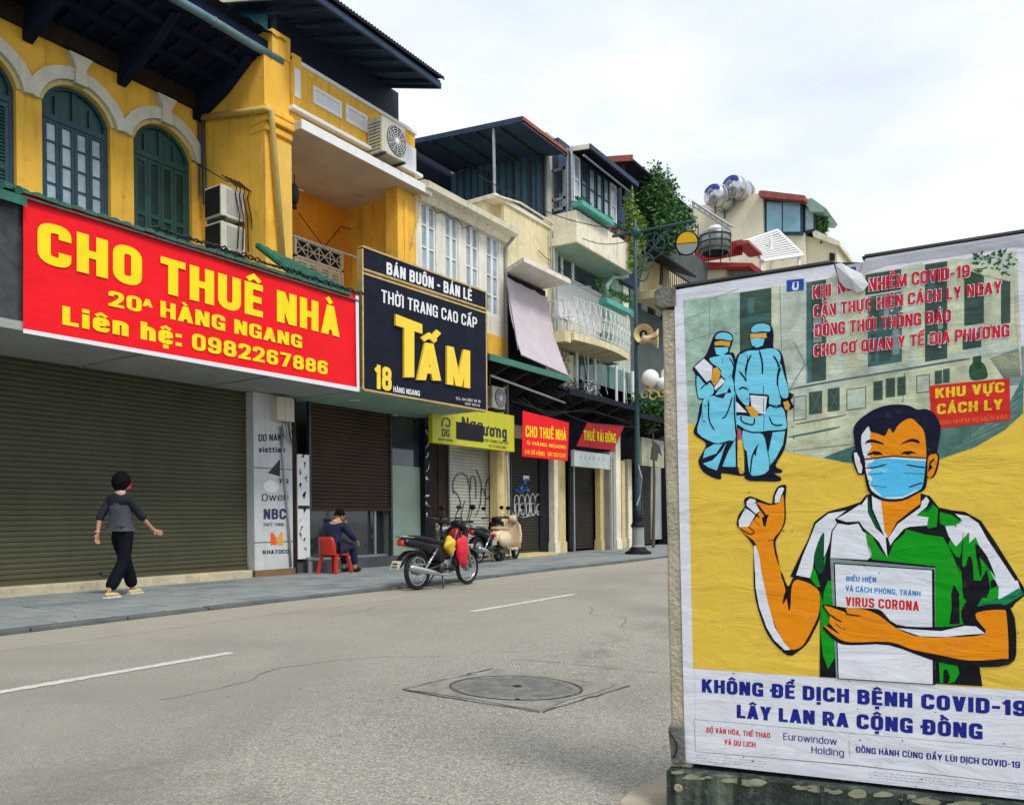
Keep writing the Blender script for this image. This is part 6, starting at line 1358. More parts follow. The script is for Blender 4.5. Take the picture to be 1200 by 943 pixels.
# lower balcony
XB5 = X5+1.1; zb5 = Zz(679, 388, XB5); zt5 = Zz(690, 352, XB5)
cv = [onx(p[0], p[1], XB5) for p in ((679, 390), (695, 397), (715, 403), (733, 405), (744, 400))]
yl0 = Y(679, XB5, 390); yl1 = Y(742, XB5, 400)
def bow(t): return XB5-.16+.2*math.sin(math.pi*t)
out = [(bow(i/12), yl0+(yl1-yl0)*i/12, zb5-.22) for i in range(13)]
b = B(); b.prism([(X5-.2, yl0-.02, zb5-.22)]+out+[(X5-.2, yl1, zb5-.22)], (0, 0, .20)); b.build('balcony_slab', M['cream'], h5)
b = B(); b.box(X5-.2, XB5-.26, yl0-.35, yl0-.03, zb5-.3, zb5); b.build('slab_end', M['cream'], h5)
ir = mat('white_wrought_iron', (.62, .64, .66), .5, var=.2, scale=9, spots=.5)
b = B(); pts_t = [(bow(i/24), yl0+(yl1-yl0)*i/24) for i in range(25)]
side = [(X5-.2+(bow(0)-X5+.2)*i/6, yl0) for i in range(7)]
for z_ in (zb5+.04, zb5+.45, zt5-.02): b.tube([(x, y, z_) for x, y in side+pts_t], .016, 5)
b.build('balcony_rail', ir, h5)
for k, (x, y) in enumerate(side[:-1]+pts_t):
    b = B(); d = .07 if k % 2 else -.07
    b.tube([(x, y, zb5), (x+.03, y+d, zb5+.22), (x, y, zb5+.45), (x+.03, y-d, zb5+.66), (x, y, zt5-.02)], .016, 5); b.torus((x+.01, y+.08, zb5+.33), (1, 0, 0), .055, .010, 12, 5); b.torus((x+.01, y+.08, zb5+.6), (1, 0, 0), .05, .010, 12, 5); b.build('scroll_baluster', ir, h5)
b = B(); b.box(XB5-.55, XB5-.5, yl0+.25, yl0+2.0, zb5+.02, zb5+.42); b.build('clothes_on_rail', M['white'], h5)
# glazed lower storey behind cables and poles
b = B(); zt, zb = zb5-.24, Zz(668, 470, X5); b.box(X5-.2, X5+.0, y5a+.4, y5b, zb, zt); b.build('lower_glass', M['glassg'], h5)
for px, r_ in ((676, .05), (689, .03), (697, .06), (722, .05), (731, .04), (741, .06), (744, .03)):
    y = Y(px, X5+.15, 430); b = B(); b.tube([(X5+.15, y, zb-.2), (X5+.15, y, zt+.02)], r_, 7); b.build('white_post', M['whitep'], h5)
b = B()
for a_, c_ in (((700, 412), (712, 462)), ((684, 415), (690, 455)), ((728, 410), (735, 475)), ((702, 460), (716, 478)), ((680, 440), (700, 474))): b.tube([onx(*a_, X5+.3), onx((a_[0]+c_[0])/2+1, (a_[1]+c_[1])/2+3, X5+.3), onx(*c_, X5+.3)], .012, 5)
b.build('white_cable', M['whitep'], h5)
y0, y1 = Y(656, X5+.1, 430), Y(668, X5+.1, 430)
b = B(); b.box(X5-.2, X5+.05, y1-.25, y1+.35, zb-.2, zb5-.3); b.build('cream_pier', M['cream2'], h5)
for i in range(9):
    for j in range(3):
        z_ = Zz(658, 405, X5+.1)-.1-i*.16; y = y0+j*.22+(.11 if i % 2 else 0)
        if z_ > zb: b = B(); b.box(X5-.1, X5+.1, y, y+.12, z_-.15, z_-.03); b.build('brick', mat('cream_lattice_brick', (.50, .44, .33), .85, var=.2, spots=.4), h5)
b = B(); b.box(X5-.3, X5-.12, y0-.4, y1+.1, zb-.2, zb5-.3); b.build('dark_backing', M['dark'], h5)
rr = random.Random(8)
for kk, cx_ in enumerate((672, 689)):
    cpt = onx(cx_, 458, X5+.8); b = B()
    for i in range(16):
        b.torus(cpt+Vector((rr.uniform(-.1, .1), rr.uniform(-.2, .2), rr.uniform(-.12, .12))), (rr.uniform(-1, 1), rr.uniform(-.4, .4), rr.uniform(-.6, .6)), rr.uniform(.16, .30), .012, 18, 5)
    tag(b.build('cable_coil', M['steel'] if kk else M['steeld']), ['coiled dark cable bundle hanging left under the iron balcony', 'coiled pale grey cable bundle hanging right under the iron balcony'][kk], 'cable coil')

# ------------------------------------------------------------------ house 6 behind the street lamp: plants, dark balconies
X6 = -12.0
y6a, y6b = y5b+.004, Y(800, X6, 350)+1.0
h6 = thing('townhouse', 'dark green house overgrown with plants behind the street lamp', 'house', (-12.5, 29, .1))
b = B(); b.box(-17, X6-.4, y6a, y6b+3, 3.0, Zz(750, 240, X6)); b.build('front_wall', mat('dark_blue_green_render', (.07, .09, .09), .85, var=.2, scale=1.2, streak=.4), h6)  # dark blue-green render with streaks
ye0, ye1 = Y(741, X6+.6, 188), Y(812, X6+.6, 232); zq = Zz(741, 188, X6+.6)
pC = ony(717, 190, ye0)
b = B(); b.prism([(X6+.6, ye0, zq), (X6+.6, ye1, zq), (-16, ye1, zq+.9), (-16, ye0, zq+.9)], (0, 0, .08)); b.build('roof', M['roofdark'], h6)
b = B(); b.prism([(X6+.62, ye0-.03, zq-.02), (-16, ye0-.03, zq+.86), (-16, ye0-.03, zq+1.06), (X6+.62, ye0-.03, zq+.18)], (0, .05, 0)); b.build('gable_edge', M['redroof'], h6)
for i in range(4):
    x = X6+.2-i*.8; b = B(); b.box(x-.05, x+.05, ye0+.1, ye0+.2, zq-1.4, zq+.1); b.build('roof_post', M['brown'], h6)
for i, (px, t_, bt) in enumerate(((752, 322, 362), (760, 325, 365), (768, 330, 368), (776, 333, 372), (786, 335, 372))):
    y = Y(px, X6-.3, t_); z1, z0 = Zz(px, t_, X6-.3), Zz(px, bt, X6-.3); b = B(); b.box(X6-.4, X6-.3, y, y+.5, z0, z1); b.build('window', M['glass'] if i % 2 == 0 else M['dark'], h6)
# dark sloping awning and railing
a0, a1 = onx(754, 284, X6+.9), onx(816, 322, X6+.9)
b = B(); b.prism([a0, Vector((X6+.9, a1.y, a0.z)), Vector((X6-.4, a1.y, a0.z+.55)), Vector((X6-.4, a0.y, a0.z+.55))], (0, 0, .08)); b.build('awning', M['roofdark'], h6)
b = B(); z1, z0 = Zz(778, 312, X6+.7), Zz(778, 338, X6+.7); ya, yb = Y(777, X6+.7, 320), Y(815, X6+.7, 335)
b.tube([(X6+.7, ya, z1), (X6+.7, yb, z1)], .03, 6); b.tube([(X6+.7, ya, z0), (X6+.7, yb, z0)], .03, 6)
for i in range(19): b.tube([(X6+.7, ya+(yb-ya)*i/18, z0), (X6+.7, ya+(yb-ya)*i/18, z1)], .018, 5)
b.build('balcony_rail', M['black'], h6); b = B(); b.box(X6-.4, X6+.75, ya-.1, yb, z0-.3, z0-.03); b.build('balcony_slab', M['cream'], h6)
b = B(); b.box(X6-.4, X6-.2, ya, yb+2, z0, z1+.7); b.build('upper_wall', M['cream'], h6)

# ------------------------------------------------------------------ plants
def foliage(name, lab, cat, c, r, n, size, m_, seed, trunk=None, cl=10, parent=None):
    rr = random.Random(seed); t = thing(name, lab, cat, (c[0], c[1], c[2]-r[2])) if parent is None else parent; b = B(); cs = []
    for i in range(cl):
        a_, e = rr.uniform(0, 6.28), rr.uniform(-1, 1); q_ = math.sqrt(1-e*e); k = rr.uniform(.25, .8); cs.append((Vector((c[0]+r[0]*k*q_*math.cos(a_), c[1]+r[1]*k*q_*math.sin(a_), c[2]+r[2]*k*e)), rr.uniform(.25, .5)))
    for i in range(n):
        cc_, cr_ = rr.choice(cs); d = Vector((rr.gauss(0, 1), rr.gauss(0, 1), rr.gauss(0, 1))); d = d.normalized()*rr.uniform(.35, 1.05)*cr_
        p = cc_+Vector((d.x*r[0], d.y*r[1], d.z*r[2])); u = Vector((rr.uniform(-1, 1), rr.uniform(-1, 1), rr.uniform(-.8, .5))).normalized(); w = u.orthogonal().normalized(); w.rotate(Matrix.Rotation(rr.uniform(0, 6), 3, u)); s_ = size*rr.uniform(.6, 1.4)
        b.add([p-u*s_, p+w*s_*.38, p+u*s_, p-w*s_*.38], [(0, 1, 2), (0, 2, 3)])
    b.build('crown', m_, t)
    if trunk:
        b = B(); x, y, z = trunk; b.tube([(x, y, z), (x+.05, y+.03, (z+c[2])/2), (c[0], c[1], c[2]+r[2]*.3)], [.06, .045, .02], 7)
        for i in range(6): e = cs[i % len(cs)][0]; b.tube([(c[0], c[1], c[2]-r[2]*.3), e], [.03, .01], 5)
        b.build('trunk', M['bark'], t)
    return t
cB = onx(766, 246, X6+.1)
foliage('rooftop_tree', 'dense dark green rooftop tree crowding under the small red edged roof', 'tree', (cB.x, cB.y+.6, cB.z), (1.0, 2.7, 1.8), 11000, .085, M['leaf'], 2, (cB.x, cB.y+.6, cB.z-2.6), 34)
cB = onx(744, 262, X6+1.0); foliage('balcony_plant', 'bright yellow green shrub at the end of the cream balcony', 'plant', (cB.x, cB.y, cB.z), (.45, .65, 1.15), 1100, .08, M['leafl'], 3, (cB.x, cB.y, cB.z-1.2), 12)
cB = onx(742, 300, X6+1.0); foliage('trailing_plant', 'pale trailing plant hanging below the end of the cream balcony', 'plant', (cB.x, cB.y, cB.z), (.3, .5, .75), 420, .07, M['leafl'], 4, (cB.x, cB.y, cB.z-.2), 9)
cB = onx(672, 252, X5+.6); foliage('climbing_plant', 'thin bare looking creeper on the posts at the left end of the cream balcony', 'plant', (cB.x, cB.y, cB.z), (.25, .25, .6), 90, .06, M['leafl'], 5, (cB.x, cB.y, cB.z-.9), 9)
cB = onx(727, 348, X5+.9); foliage('planter_flowers', 'low green leaves in the turquoise planter above the iron balcony', 'plant', (cB.x, cB.y, cB.z), (.15, .9, .2), 420, .05, M['leaf'], 6, None, 12)
cB = onx(703, 334, X5+.9); foliage('hanging_leaves', 'dark leafy sprig in front of the pale panel over the iron balcony', 'plant', (cB.x, cB.y, cB.z), (.15, .4, .22), 110, .07, M['leaf'], 7, None, 6)
cB = onx(764, 478, X6+1.0); foliage('pavement_tree', 'shaded dark green tree behind the globe lamps of the street post', 'tree', (cB.x, cB.y, cB.z), (.8, 1.6, .8), 1500, .09, M['leaf'], 12, (cB.x, cB.y, .1), 14)

# facade cables, hanging laundry and flower pots on the middle houses
rr = random.Random(77)
for i in range(7):
    y0 = rr.uniform(y3a, y4b); z0 = rr.uniform(5.0, 8.8); L9 = rr.uniform(1.5, 5); b = B()
    b.tube([(FX+.06, y0+L9*k/8, z0-rr.uniform(.05, .22)*math.sin(math.pi*k/8)*2-.12*k/8) for k in range(9)], .011, 5); b.build('facade_cable', M['cable'], h4 if y0 > y4a else h3)
for i in range(6):
    y0 = yb0+.3+(yb1-yb0-.6)*i/5; c9 = (bx-.07, y0, zp5+.01); t = thing('flower_pot', ['small clay pot at the left end of the cream balcony top', 'second small clay pot along the cream balcony top', 'third small clay pot along the cream balcony top', 'fourth small clay pot along the cream balcony top', 'fifth small clay pot along the cream balcony top', 'last small clay pot near the lamp arm on the cream balcony top'][i], 'flower pot', c9, group='pots along the cream balcony')
    b = B(); b.lathe([(.0, 0), (.07, 0), (.10, .17), (.11, .17), (.11, .20), (.09, .20), (.08, .16), (0, .16)], c9, n=12); b.build('pot', mat('clay_pot', (.30, .13, .07), .85, var=.2), t)
    foliage('leaves', '', '', (c9[0], c9[1], c9[2]+.36), (.2, .24, .22), 90, .06, M['leafl'] if i % 2 else M['leaf'], 40+i, None, 6, t)
# ------------------------------------------------------------------ small shops under the canopies
GS = -11.9
b = B(); b.box(-12.6, -12.31, y2b+1.3, 60, .1, 5.4); b.build('inner_wall', M['dark'], h4)
# shop with the yellow green sign (belongs to house 3)
zb0 = .17
shutter(h3, M['shutter3'], GS-.1, Y(526, GS-.1, 600), Y(582, GS-.1, 600), zb0, 3.4, .08, .016, 'pale roller shutter with black spray tag')
gr = B()
def spray(px_pts, w, X, bld):
    pts = smooth_pts(px_pts, 5, False); n = len(pts); L_, R_ = [], []
    for i, (x, y) in enumerate(pts):
        a, c = pts[max(0, i-1)], pts[min(n-1, i+1)]; d = math.hypot(c[0]-a[0], c[1]-a[1]) or 1; q_ = w/2
        L_.append(onx(x-(c[1]-a[1])/d*q_, y+(c[0]-a[0])/d*q_, X)); R_.append(onx(x+(c[1]-a[1])/d*q_, y-(c[0]-a[0])/d*q_, X))
    bld.add(L_+R_, [(i, i+1, n+i+1, n+i) for i in range(n-1)])
XG = GS-.1+.022
for pts in ([(532, 578), (531, 566), (536, 556), (543, 555), (549, 563), (551, 590), (548, 608), (543, 612), (541, 602), (545, 586)], [(531, 575), (537, 580), (540, 592), (535, 602), (534, 612), (537, 625)], [(552, 574), (552, 560), (557, 560), (558, 580), (557, 584)], [(558, 550), (564, 566), (563, 590), (558, 604)],
            [(563, 578), (566, 572), (570, 584)], [(569, 596), (570, 566), (574, 560), (577, 566), (575, 578), (571, 584), (577, 584), (578, 592), (574, 594)], [(547, 612), (556, 618), (560, 616)]):
    spray(pts, .9, XG, gr)
label(gr.build('graffiti', M['cable'], h3), 'black spray painted scrawl on the pale shutter')
zy1, zy0 = Zz(602.7, 487, -11.25), Zz(507.7, 518.5, -11.25)
ys = thing('shop_sign', 'yellow green shop sign with a black patch over part of its name', 'sign', (-11.25, Y(555, -11.25, 500), zy0))
yg = mat('yellow_green_sign', (.50, .48, .02), .5, var=.06, scale=3, streak=.2, spotcol=(.3, .28, .05))
b = B(); b.box(-11.37, -11.25, Y(507, -11.25, 515), Y(603, -11.25, 525), zy0, zy1); b.build('sign_box', yg, ys, bevel=.01)
def wt(par, s, a_, c_, h0, h1_, X, m_, bo=.03, nm='lettering'):
    b = B(); write(b, s, a_, c_, h0, h1_, xat(X), bo, 0, 1.04, vec=(1, 0, 0)); return b.build(nm, m_, par)
wt(ys, 'Ngọc', (541, 503), (566, 506), 15, 14, -11.246, blk, .03); wt(ys, 'ương', (566, 510), (594, 514), 14, 14, -11.246, blk, .05)
b = B(); b.box(-11.243, -11.236, Y(534.5, -11.25, 505), Y(566, -11.25, 505), Zz(535, 514, -11.25), Zz(535, 494, -11.25)); label(b.build('black_patch', M['black'], ys), 'black sheet taped over the name')
wt(ys, 'DG', (518, 511), (527, 512), 9, 9, -11.246, blk, .04); b = B(); spray([(518, 500), (519, 492), (523, 490), (527, 493), (526, 500), (522, 497)], 1.6, -11.245, b); b.build('emblem', blk, ys)
wt(ys, 'NGỌC DƯƠNG', (514, 515.5), (531, 517.5), 2.6, 2.6, -11.246, blk, .01); wt(ys, 'THỜI TRANG CAO CẤP', (566, 517), (596, 521), 3.4, 3.4, -11.246, blk, .01); wt(ys, 'ĐT: 04 3828 1966', (573, 523.5), (593, 526), 3, 3, -11.246, blk, .01)
# pillars: the photo's cream piers between the shops
def pillar(par, p0, p1, pyb, X, top, m_, d=.25, nm='pillar'):
    b = B(); b.box(X-d, X, Y(p0, X, 600), Y(p1, X, 600), .1, top); o = b.build(nm, m_, par, bevel=.015)
    b = B(); b.box(X-d-.02, X+.025, Y(p0, X, 600)-.02, Y(p1, X, 600)+.02, .1, .42); b.build('plinth', m_, o); return o
pillar(h3, 583.5, 592, 655, -11.7, 3.9, M['ochre']); pillar(h3, 592.6, 598, 655, -11.75, 3.3, M['ochre'])
b = B(); b.tube([(-11.33, Y(596, -11.33, 600), .2), (-11.33, Y(596, -11.33, 600), 2.0), (-11.36, Y(595, -11.33, 600), 2.9)], .03, 7); b.build('pipe', M['pipe'], h3)
# house 4 shop: dark shutter with blue and white graffiti
shutter(h4, M['shutter4'], GS-.1, Y(599, GS-.1, 600), Y(634, GS-.1, 600), zb0, 3.3, .08, .014, 'dark roller shutter with blue and silver graffiti')
b = B(); b.box(GS-.15, GS-.05, Y(634.6, GS, 600), Y(650, GS, 600), .1, 3.3); b.build('dark_doorway', M['black'], h4)
b = B(); rr = random.Random(2)
for i in range(26):
    x, y = rr.uniform(603, 621), rr.uniform(560, 576); s_ = rr.uniform(1.5, 3.5); b.poly([onx(x+rr.uniform(-s_, s_), y+rr.uniform(-s_, s_), XG+.0006*i) for _ in range(5)])
label(b.build('graffiti', mat('blue_spray', (.03, .22, .60), .6), h4), 'bright blue spray lettering')
b = B()
for k in range(5):
    x = 603+k*6.2; pts = [(x, 600), (x, 584), (x+2.5, 579), (x+5, 584), (x+5, 600), (x+2, 603), (x+1, 592), (x+4, 590)]; spray([(a_+rr.uniform(-.6, .6), c_+rr.uniform(-1, 1)) for a_, c_ in pts], 1.1, XG, b)
spray([(600, 601), (612, 606), (626, 602), (633, 598)], 1, XG, b)
label(b.build('graffiti', mat('silver_spray', (.42, .42, .42), .5), h4), 'silver spray outlines')
b = B(); b.box(XG, XG+.004, Y(613, XG, 560), Y(620, XG, 560), Zz(613, 562, XG), Zz(613, 557, XG)); b.build('notice', M['whitep'], h4)
b = B(); b.box(-12.2, -11.3, Y(594, -11.4, 650), Y(650, -11.4, 650), .1, .17); b.build('threshold', M['ochre'], h4)
pillar(h4, 650, 654.5, 648, -11.75, 3.1, M['cream2'], .2); pillar(h4, 655, 663, 648, -11.8, 2.9, M['ochre'], .2)
shutter(h5, M['shutter4'], GS-.1, Y(668, GS-.1, 600), Y(702, GS-.1, 600), zb0, 3.2, .08, .014, 'dark roller shutter between cream piers')
b = B(); b.box(GS-.05, GS, Y(672.6, GS, 600), Y(674, GS, 600), .1, 3.2); b.build('centre_rail', M['steel'], h5)
pillar(h5, 704, 714, 646, -11.7, 2.95, M['ochre'], .2); pillar(h5, 722.5, 728, 645, -11.5, 4.0, M['cream2'], .2); pillar(h5, 729, 733, 644, -11.7, 3.0, M['ochre'], .2); pillar(h5, 736.5, 741, 641, -11.8, 3.1, M['cream2'], .2)
b = B(); b.box(-11.9, -11.5, Y(714.6, -11.5, 600), Y(722, -11.5, 600), .1, 3.2); b.build('recessed_wall', M['grey'], h5)
for px in (716.5, 719.5): b = B(); b.tube([(-11.4, Y(px, -11.4, 600), .1), (-11.4, Y(px, -11.4, 600), 3.0)], .035, 7); b.build('pipe', M['pipe'], h5)
shutter(h6, M['shutter4'], GS-.1, Y(752, GS-.1, 600), Y(763, GS-.1, 600), zb0, 3.2, .09, .03, 'grey ribbed shutter beyond the lamp post')
b = B(); b.box(GS-.2, GS-.05, Y(763.5, GS-.05, 600), Y(776, GS-.05, 600), .3, 3.2); b.build('pale_panel', M['soffit'], h6); b = B(); b.box(GS-.2, GS+.2, Y(776.5, GS, 600), Y(800, GS, 600)+6, .1, 3.4); b.build('shop_wall', M['roofdark'], h6)
b = B(); b.box(-12.4, -12.0, y5a, 60, 3.0, 5.4); b.build('lower_wall', M['roofdark'], h6)
s6 = thing('shop_sign', 'grimy pale sign board with a dark figure beyond the lamp post', 'sign', (-11.2, Y(765, -11.2, 530), 3))
b = B(); fbox(b, 752, 512, 778, 545, -11.2, .1); b.build('sign_box', mat('grimy_sign', (.32, .33, .22), .6, var=.2, scale=4, spots=.6), s6)
b = B(); b.poly([onx(x, y, -11.19) for x, y in ((762, 538), (764, 524), (768, 518), (773, 522), (776, 534), (772, 530), (770, 540))]); b.build('printed_figure', blk, s6)
# dark canopies with a green edge
def canopy(par, a_, c_, X, drop, back=-12.05, edge=None):
    p, q_ = onx(*a_, X), onx(*c_, X); z = (p.z+q_.z)/2; b = B(); b.prism([(X, p.y, z), (X, q_.y, z), (back, q_.y, z+.55), (back, p.y, z+.55)], (0, 0, -.06)); o = b.build('canopy', M['roofdark'], par)
    b = B(); b.box(X, X+.05, p.y-.02, q_.y+.02, z-.10, z+.05); b.build('canopy_edge', edge or M['roofdark'], o)
    b = B(); b.box(back, back+.1, p.y, q_.y, z-drop, z+.5); b.build('canopy_fascia', M['roofdark'], o)
    n_ = max(2, int((q_.y-p.y)/.9))
    for i in range(n_+1):
        y = p.y+(q_.y-p.y)*i/n_; b = B(); b.prism([(X-.03, y, z-.07), (back+.1, y, z+.44), (back+.1, y, z-.5), (back+.18, y, z-.5)], (0, .05, 0)); b.build('canopy_bracket', M['steeld'], o)
    return o
greene = mat('green_edge_paint', (.04, .16, .11), .5, var=.2, scale=6)
canopy(h4, (573, 414), (665, 446), -10.7, 1.2, edge=greene); canopy(h5, (666, 456), (748, 480), -10.7, 1.0); canopy(h6, (749, 484), (800, 500), -10.7, 1.2)
b = B(); b.tube([onx(575, 440, -10.9), onx(662, 472, -10.9)], .03, 6); b.build('canopy_rail', M['steel'], h4)
for i in range(3):
    b = B(); b.tube([onx(600+i*6, 470-2*i, -11.2), onx(640, 482+3*i, -11.15), onx(690, 482-2*i, -11.15), onx(742, 494+2*i, -11.1)], .018, 5); b.build('overhead_cable', M['cable'], h4)
cc2 = aircon('dim grey air conditioner tucked under the dark canopy by the shop sign edge', -11.75, -11.4, Y(577, -11.4, 460), Y(592, -11.4, 460), Zz(580, 478, -11.4), Zz(580, 452, -11.4), 'x')
# second red banner and the slanting red banner
rs = thing('banner', 'small hanging red banner with yellow house for rent lettering over the graffiti shutter', 'banner', (-11.1, Y(640, -11.1, 510), 3))
XR = -11.1
b = B(); v = [onx(612.7, 481, XR), onx(666.8, 495, XR), onx(665.2, 540, XR), onx(612, 534.5, XR)]; b.prism(v, (-.01, 0, 0)); b.build('banner_sheet', bred, rs)
wt(rs, 'CHO THUÊ NHÀ', (616, 511.5), (663.5, 516), 13, 12, XR+.006, yel, .035); wt(rs, '5 HÀNG NGANG', (617.5, 520.5), (663, 526), 4, 4, XR+.006, yel, .02); wt(rs, 'LH: CÔ HẰNG', (615.5, 531), (638, 534), 4.5, 4.5, XR+.006, yel, .02); wt(rs, '091 253 5797', (642, 534), (663, 536.5), 4.5, 4.5, XR+.006, yel, .02)
rs2 = thing('banner', 'slanting red banner with yellow lettering hung between the canopy and a small white box sign', 'banner', (-10.9, Y(700, -10.9, 510), 3))
t1, t2, t4 = onx(688.5, 495, -10.85), onx(731.7, 499, -10.85), onx(675.7, 522.5, -11.1)
nn = (t2-t1).cross(t4-t1).normalized(); nn = nn if nn.x > 0 else -nn
_e = Vector((0, 0, EYE)); _d = Vector(ray(718.8, 527.5)); t3 = _e+_d*((t1-_e).dot(nn)/_d.dot(nn))
b = B(); b.prism([t1, t2, t3, t4], (-.012, 0, 0)); b.build('banner_sheet', mat('deep_red_vinyl', (.50, .006, .02), .5, var=.1, spec=.3), rs2)
nn = (t2-t1).cross(t4-t1).normalized(); nn = nn if nn.x > 0 else -nn
def atp(px, py, l=0):
    d = Vector(ray(px, py)); e = Vector((0, 0, EYE)); t = (t1+nn*.012-e).dot(nn)/d.dot(nn); return e+d*t
b = B(); write(b, 'THUÊ VẢI ĐÔNG', (684, 515.5), (722, 519), 11.5, 11, atp, .035, vec=nn); b.build('lettering', yel, rs2)
bs = thing('box_sign', 'small whitish blank box sign under the slanting red banner', 'sign', (-11.2, Y(695, -11.2, 535), 2.8))
b = B(); fbox(b, 673, 527, 715, 546, -11.2, .12); b.build('sign_box', mat('pale_blue_grey_sign', (.42, .48, .47), .5, var=.1, scale=4, streak=.4), bs, bevel=.01)
for i in range(6): b = B(); p = onx(680+i*5.4, 534+i*.6, -11.2); b.box(-11.2, -11.196, p.y-.03, p.y+.05, p.z-.08, p.z+.02); b.build('faded_mark', M['soffit'], bs)

# ------------------------------------------------------------------ street lamp post with horns and globes
LX = -9.4; base_ = onx(750, 646, LX); LYY = onx(746, 450, LX).y; zt = Zz(745, 258, LX)
lp = thing('street_lamp', 'dark green street lamp post with an ornate arm and a round lamp head', 'street lamp', (LX, LYY, .1))
b = B(); b.lathe([(.0, zt+.05), (.05, zt), (.055, 6.2), (.07, 3.), (.085, 1.5), (.095, 1.15)], (LX, LYY, 0), n=14); b.build('pole', M['pole'], lp, smooth=True)
b = B(); b.lathe([(.36, .10), (.36, .16), (.27, .20), (.22, .26), (.19, .30)], (LX, LYY, 0), n=18); b.build('base_plate', M['black'], lp, smooth=False)
b = B(); b.lathe([(.19, .30), (.17, .36), (.16, .78), (.18, .84)], (LX, LYY, 0), n=18); b.build('pedestal', M['grey'], lp)
b = B(); b.lathe([(.18, .84), (.2, .88), (.17, .95), (.13, 1.0), (.15, 1.12), (.13, 1.2), (.095, 1.3)], (LX, LYY, 0), n=18); b.build('collar', M['black'], lp)
A0, A1 = ony(718, 277, LYY), ony(815, 259, LYY)
b = B(); b.tube([A0, A1], .045, 8); b.build('arm', M['pole'], lp)
hub = ony(746, 273, LYY); b = B(); b.ball(hub, .14); b.build('hub', M['pole'], lp, smooth=True)
b = B()
def curl(c, r, a0, a1, n=14): return [c+Vector((r*(1-.55*i/n)*math.cos(a0+(a1-a0)*i/n), 0, r*(1-.55*i/n)*math.sin(a0+(a1-a0)*i/n))) for i in range(n+1)]
for (px, py, r, s_) in ((765, 290, .42, 1), (757, 306, .30, -1), (776, 281, .28, -1), (752, 322, .25, 1)): b.tube(curl(ony(px, py, LYY), r, 2.4, 2.4-s_*7.5), .02, 6)
b.tube([ony(748, 335, LYY), ony(756, 300, LYY), ony(786, 268, LYY)], .03, 6)
b.build('scrollwork', M['pole'], lp)
hc = ony(805, 285, LYY-.15); fd = (Vector((0, 0, EYE))-hc).normalized()
b = B(); b.lathe([(.0, -.16), (.2, -.12), (.30, -.03), (.32, .03), (.29, .05)], hc, fd, 26); b.build('lamp_shade', M['black'], lp, smooth=True)
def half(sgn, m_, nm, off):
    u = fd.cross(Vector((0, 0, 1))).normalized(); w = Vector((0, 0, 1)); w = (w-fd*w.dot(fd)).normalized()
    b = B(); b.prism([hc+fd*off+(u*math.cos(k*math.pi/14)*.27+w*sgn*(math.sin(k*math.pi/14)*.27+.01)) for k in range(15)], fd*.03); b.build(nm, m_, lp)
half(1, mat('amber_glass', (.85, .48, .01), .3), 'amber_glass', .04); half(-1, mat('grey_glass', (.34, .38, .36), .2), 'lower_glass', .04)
b = B(); b.tube([hc+Vector((0, 0, .3)), ony(806, 262, LYY)], .03, 6); b.build('lamp_hanger', M['pole'], lp)
hb = mat('cream_horn_paint', (.58, .45, .24), .5, var=.15, scale=5, streak=.3)
for k, (px, py, dx, dy, lab) in enumerate(((754, 391, -.15, -1, 'left cream horn loudspeaker on the lamp post, its open mouth facing the viewer'), (771, 397, .93, .35, 'right cream horn loudspeaker on the lamp post, turned away to the street'))):
    c_ = ony(px, py, LYY-.35+k*.1); ax = Vector((dx, dy, -.05)).normalized() if k else (Vector((0, 0, EYE+2))-c_).normalized(); t = thing('loudspeaker', lab, 'loudspeaker', c_, group='horn loudspeakers on the lamp post')
    b = B(); b.lathe([(.25, .0), (.262, .01), (.265, -.01), (.2, -.06), (.12, -.16), (.08, -.3), (.1, -.31), (.1, -.42), (.0, -.43)], c_, ax, 24); b.build('horn', hb, t, smooth=True)
    b = B(); b.lathe([(.25, .0), (.15, -.07), (.08, -.16), (.0, -.2)], c_, ax, 24); b.build('mouth', hb, t, smooth=True)
    b = B(); b.lathe([(.0, -.02), (.035, -.04), (.05, -.1)], c_, ax, 16); b.build('driver_tip', M['steel'], t, smooth=True); b = B(); b.lathe([(.0, -.115), (.105, -.115)], c_, ax, 20); b.build('throat', M['black'], t)
    b = B(); b.tube([c_-ax*.36, Vector((LX, LYY, c_.z-.05))], .025, 6); b.build('bracket', M['pole'], t)
gl = mat('opal_glass_globe', (.78, .78, .76), .12, spec=.6)
for k, (px, py, r_, lab) in enumerate(((762, 443, .24, 'left white globe lamp on the lamp post below the horns'), (777, 449, .17, 'right lower white globe lamp on the lamp post'), (783, 439, .20, 'far right white globe lamp beside the concrete post'))):
    c_ = ony(px, py, LYY-.1+k*.15); t = thing('globe_lamp', lab, 'lamp', c_, group='white globe lamps on the lamp post')
    b = B(); b.ball(c_, r_, 22, 14); b.build('globe', gl, t, smooth=True); b = B(); b.lathe([(.09, -r_-.02), (.1, -r_+.03), (.06, -r_-.12)], c_, n=14); b.build('holder', gold, t); b = B(); b.tube([c_+Vector((0, 0, -r_-.1)), c_+Vector((-.1, 0, -r_-.3)), Vector((LX, LYY, c_.z-r_-.35))], .025, 6); b.build('arm', M['pole'], t)
b = B()
for (px, py) in ((756, 462), (766, 464), (776, 461)): b.tube(curl(ony(px, py, LYY-.2), .16, 0, 6), .022, 5)
b.build('gilt_ornament', gold, lp)
b = B(); b.tube([onx(748, 545, LX+.05), onx(752, 560, LX+.2), onx(750, 580, LX+.12), onx(746, 592, LX+.1)], .02, 5); b.build('loose_cable', M['steel'], lp)

M['farcream'] = mat('far_cream_plaster', (.76, .70, .52), .85, var=.10, scale=.5, bump=.2, bscale=8, streak=.3, spots=.25, spotcol=(.35, .32, .24))
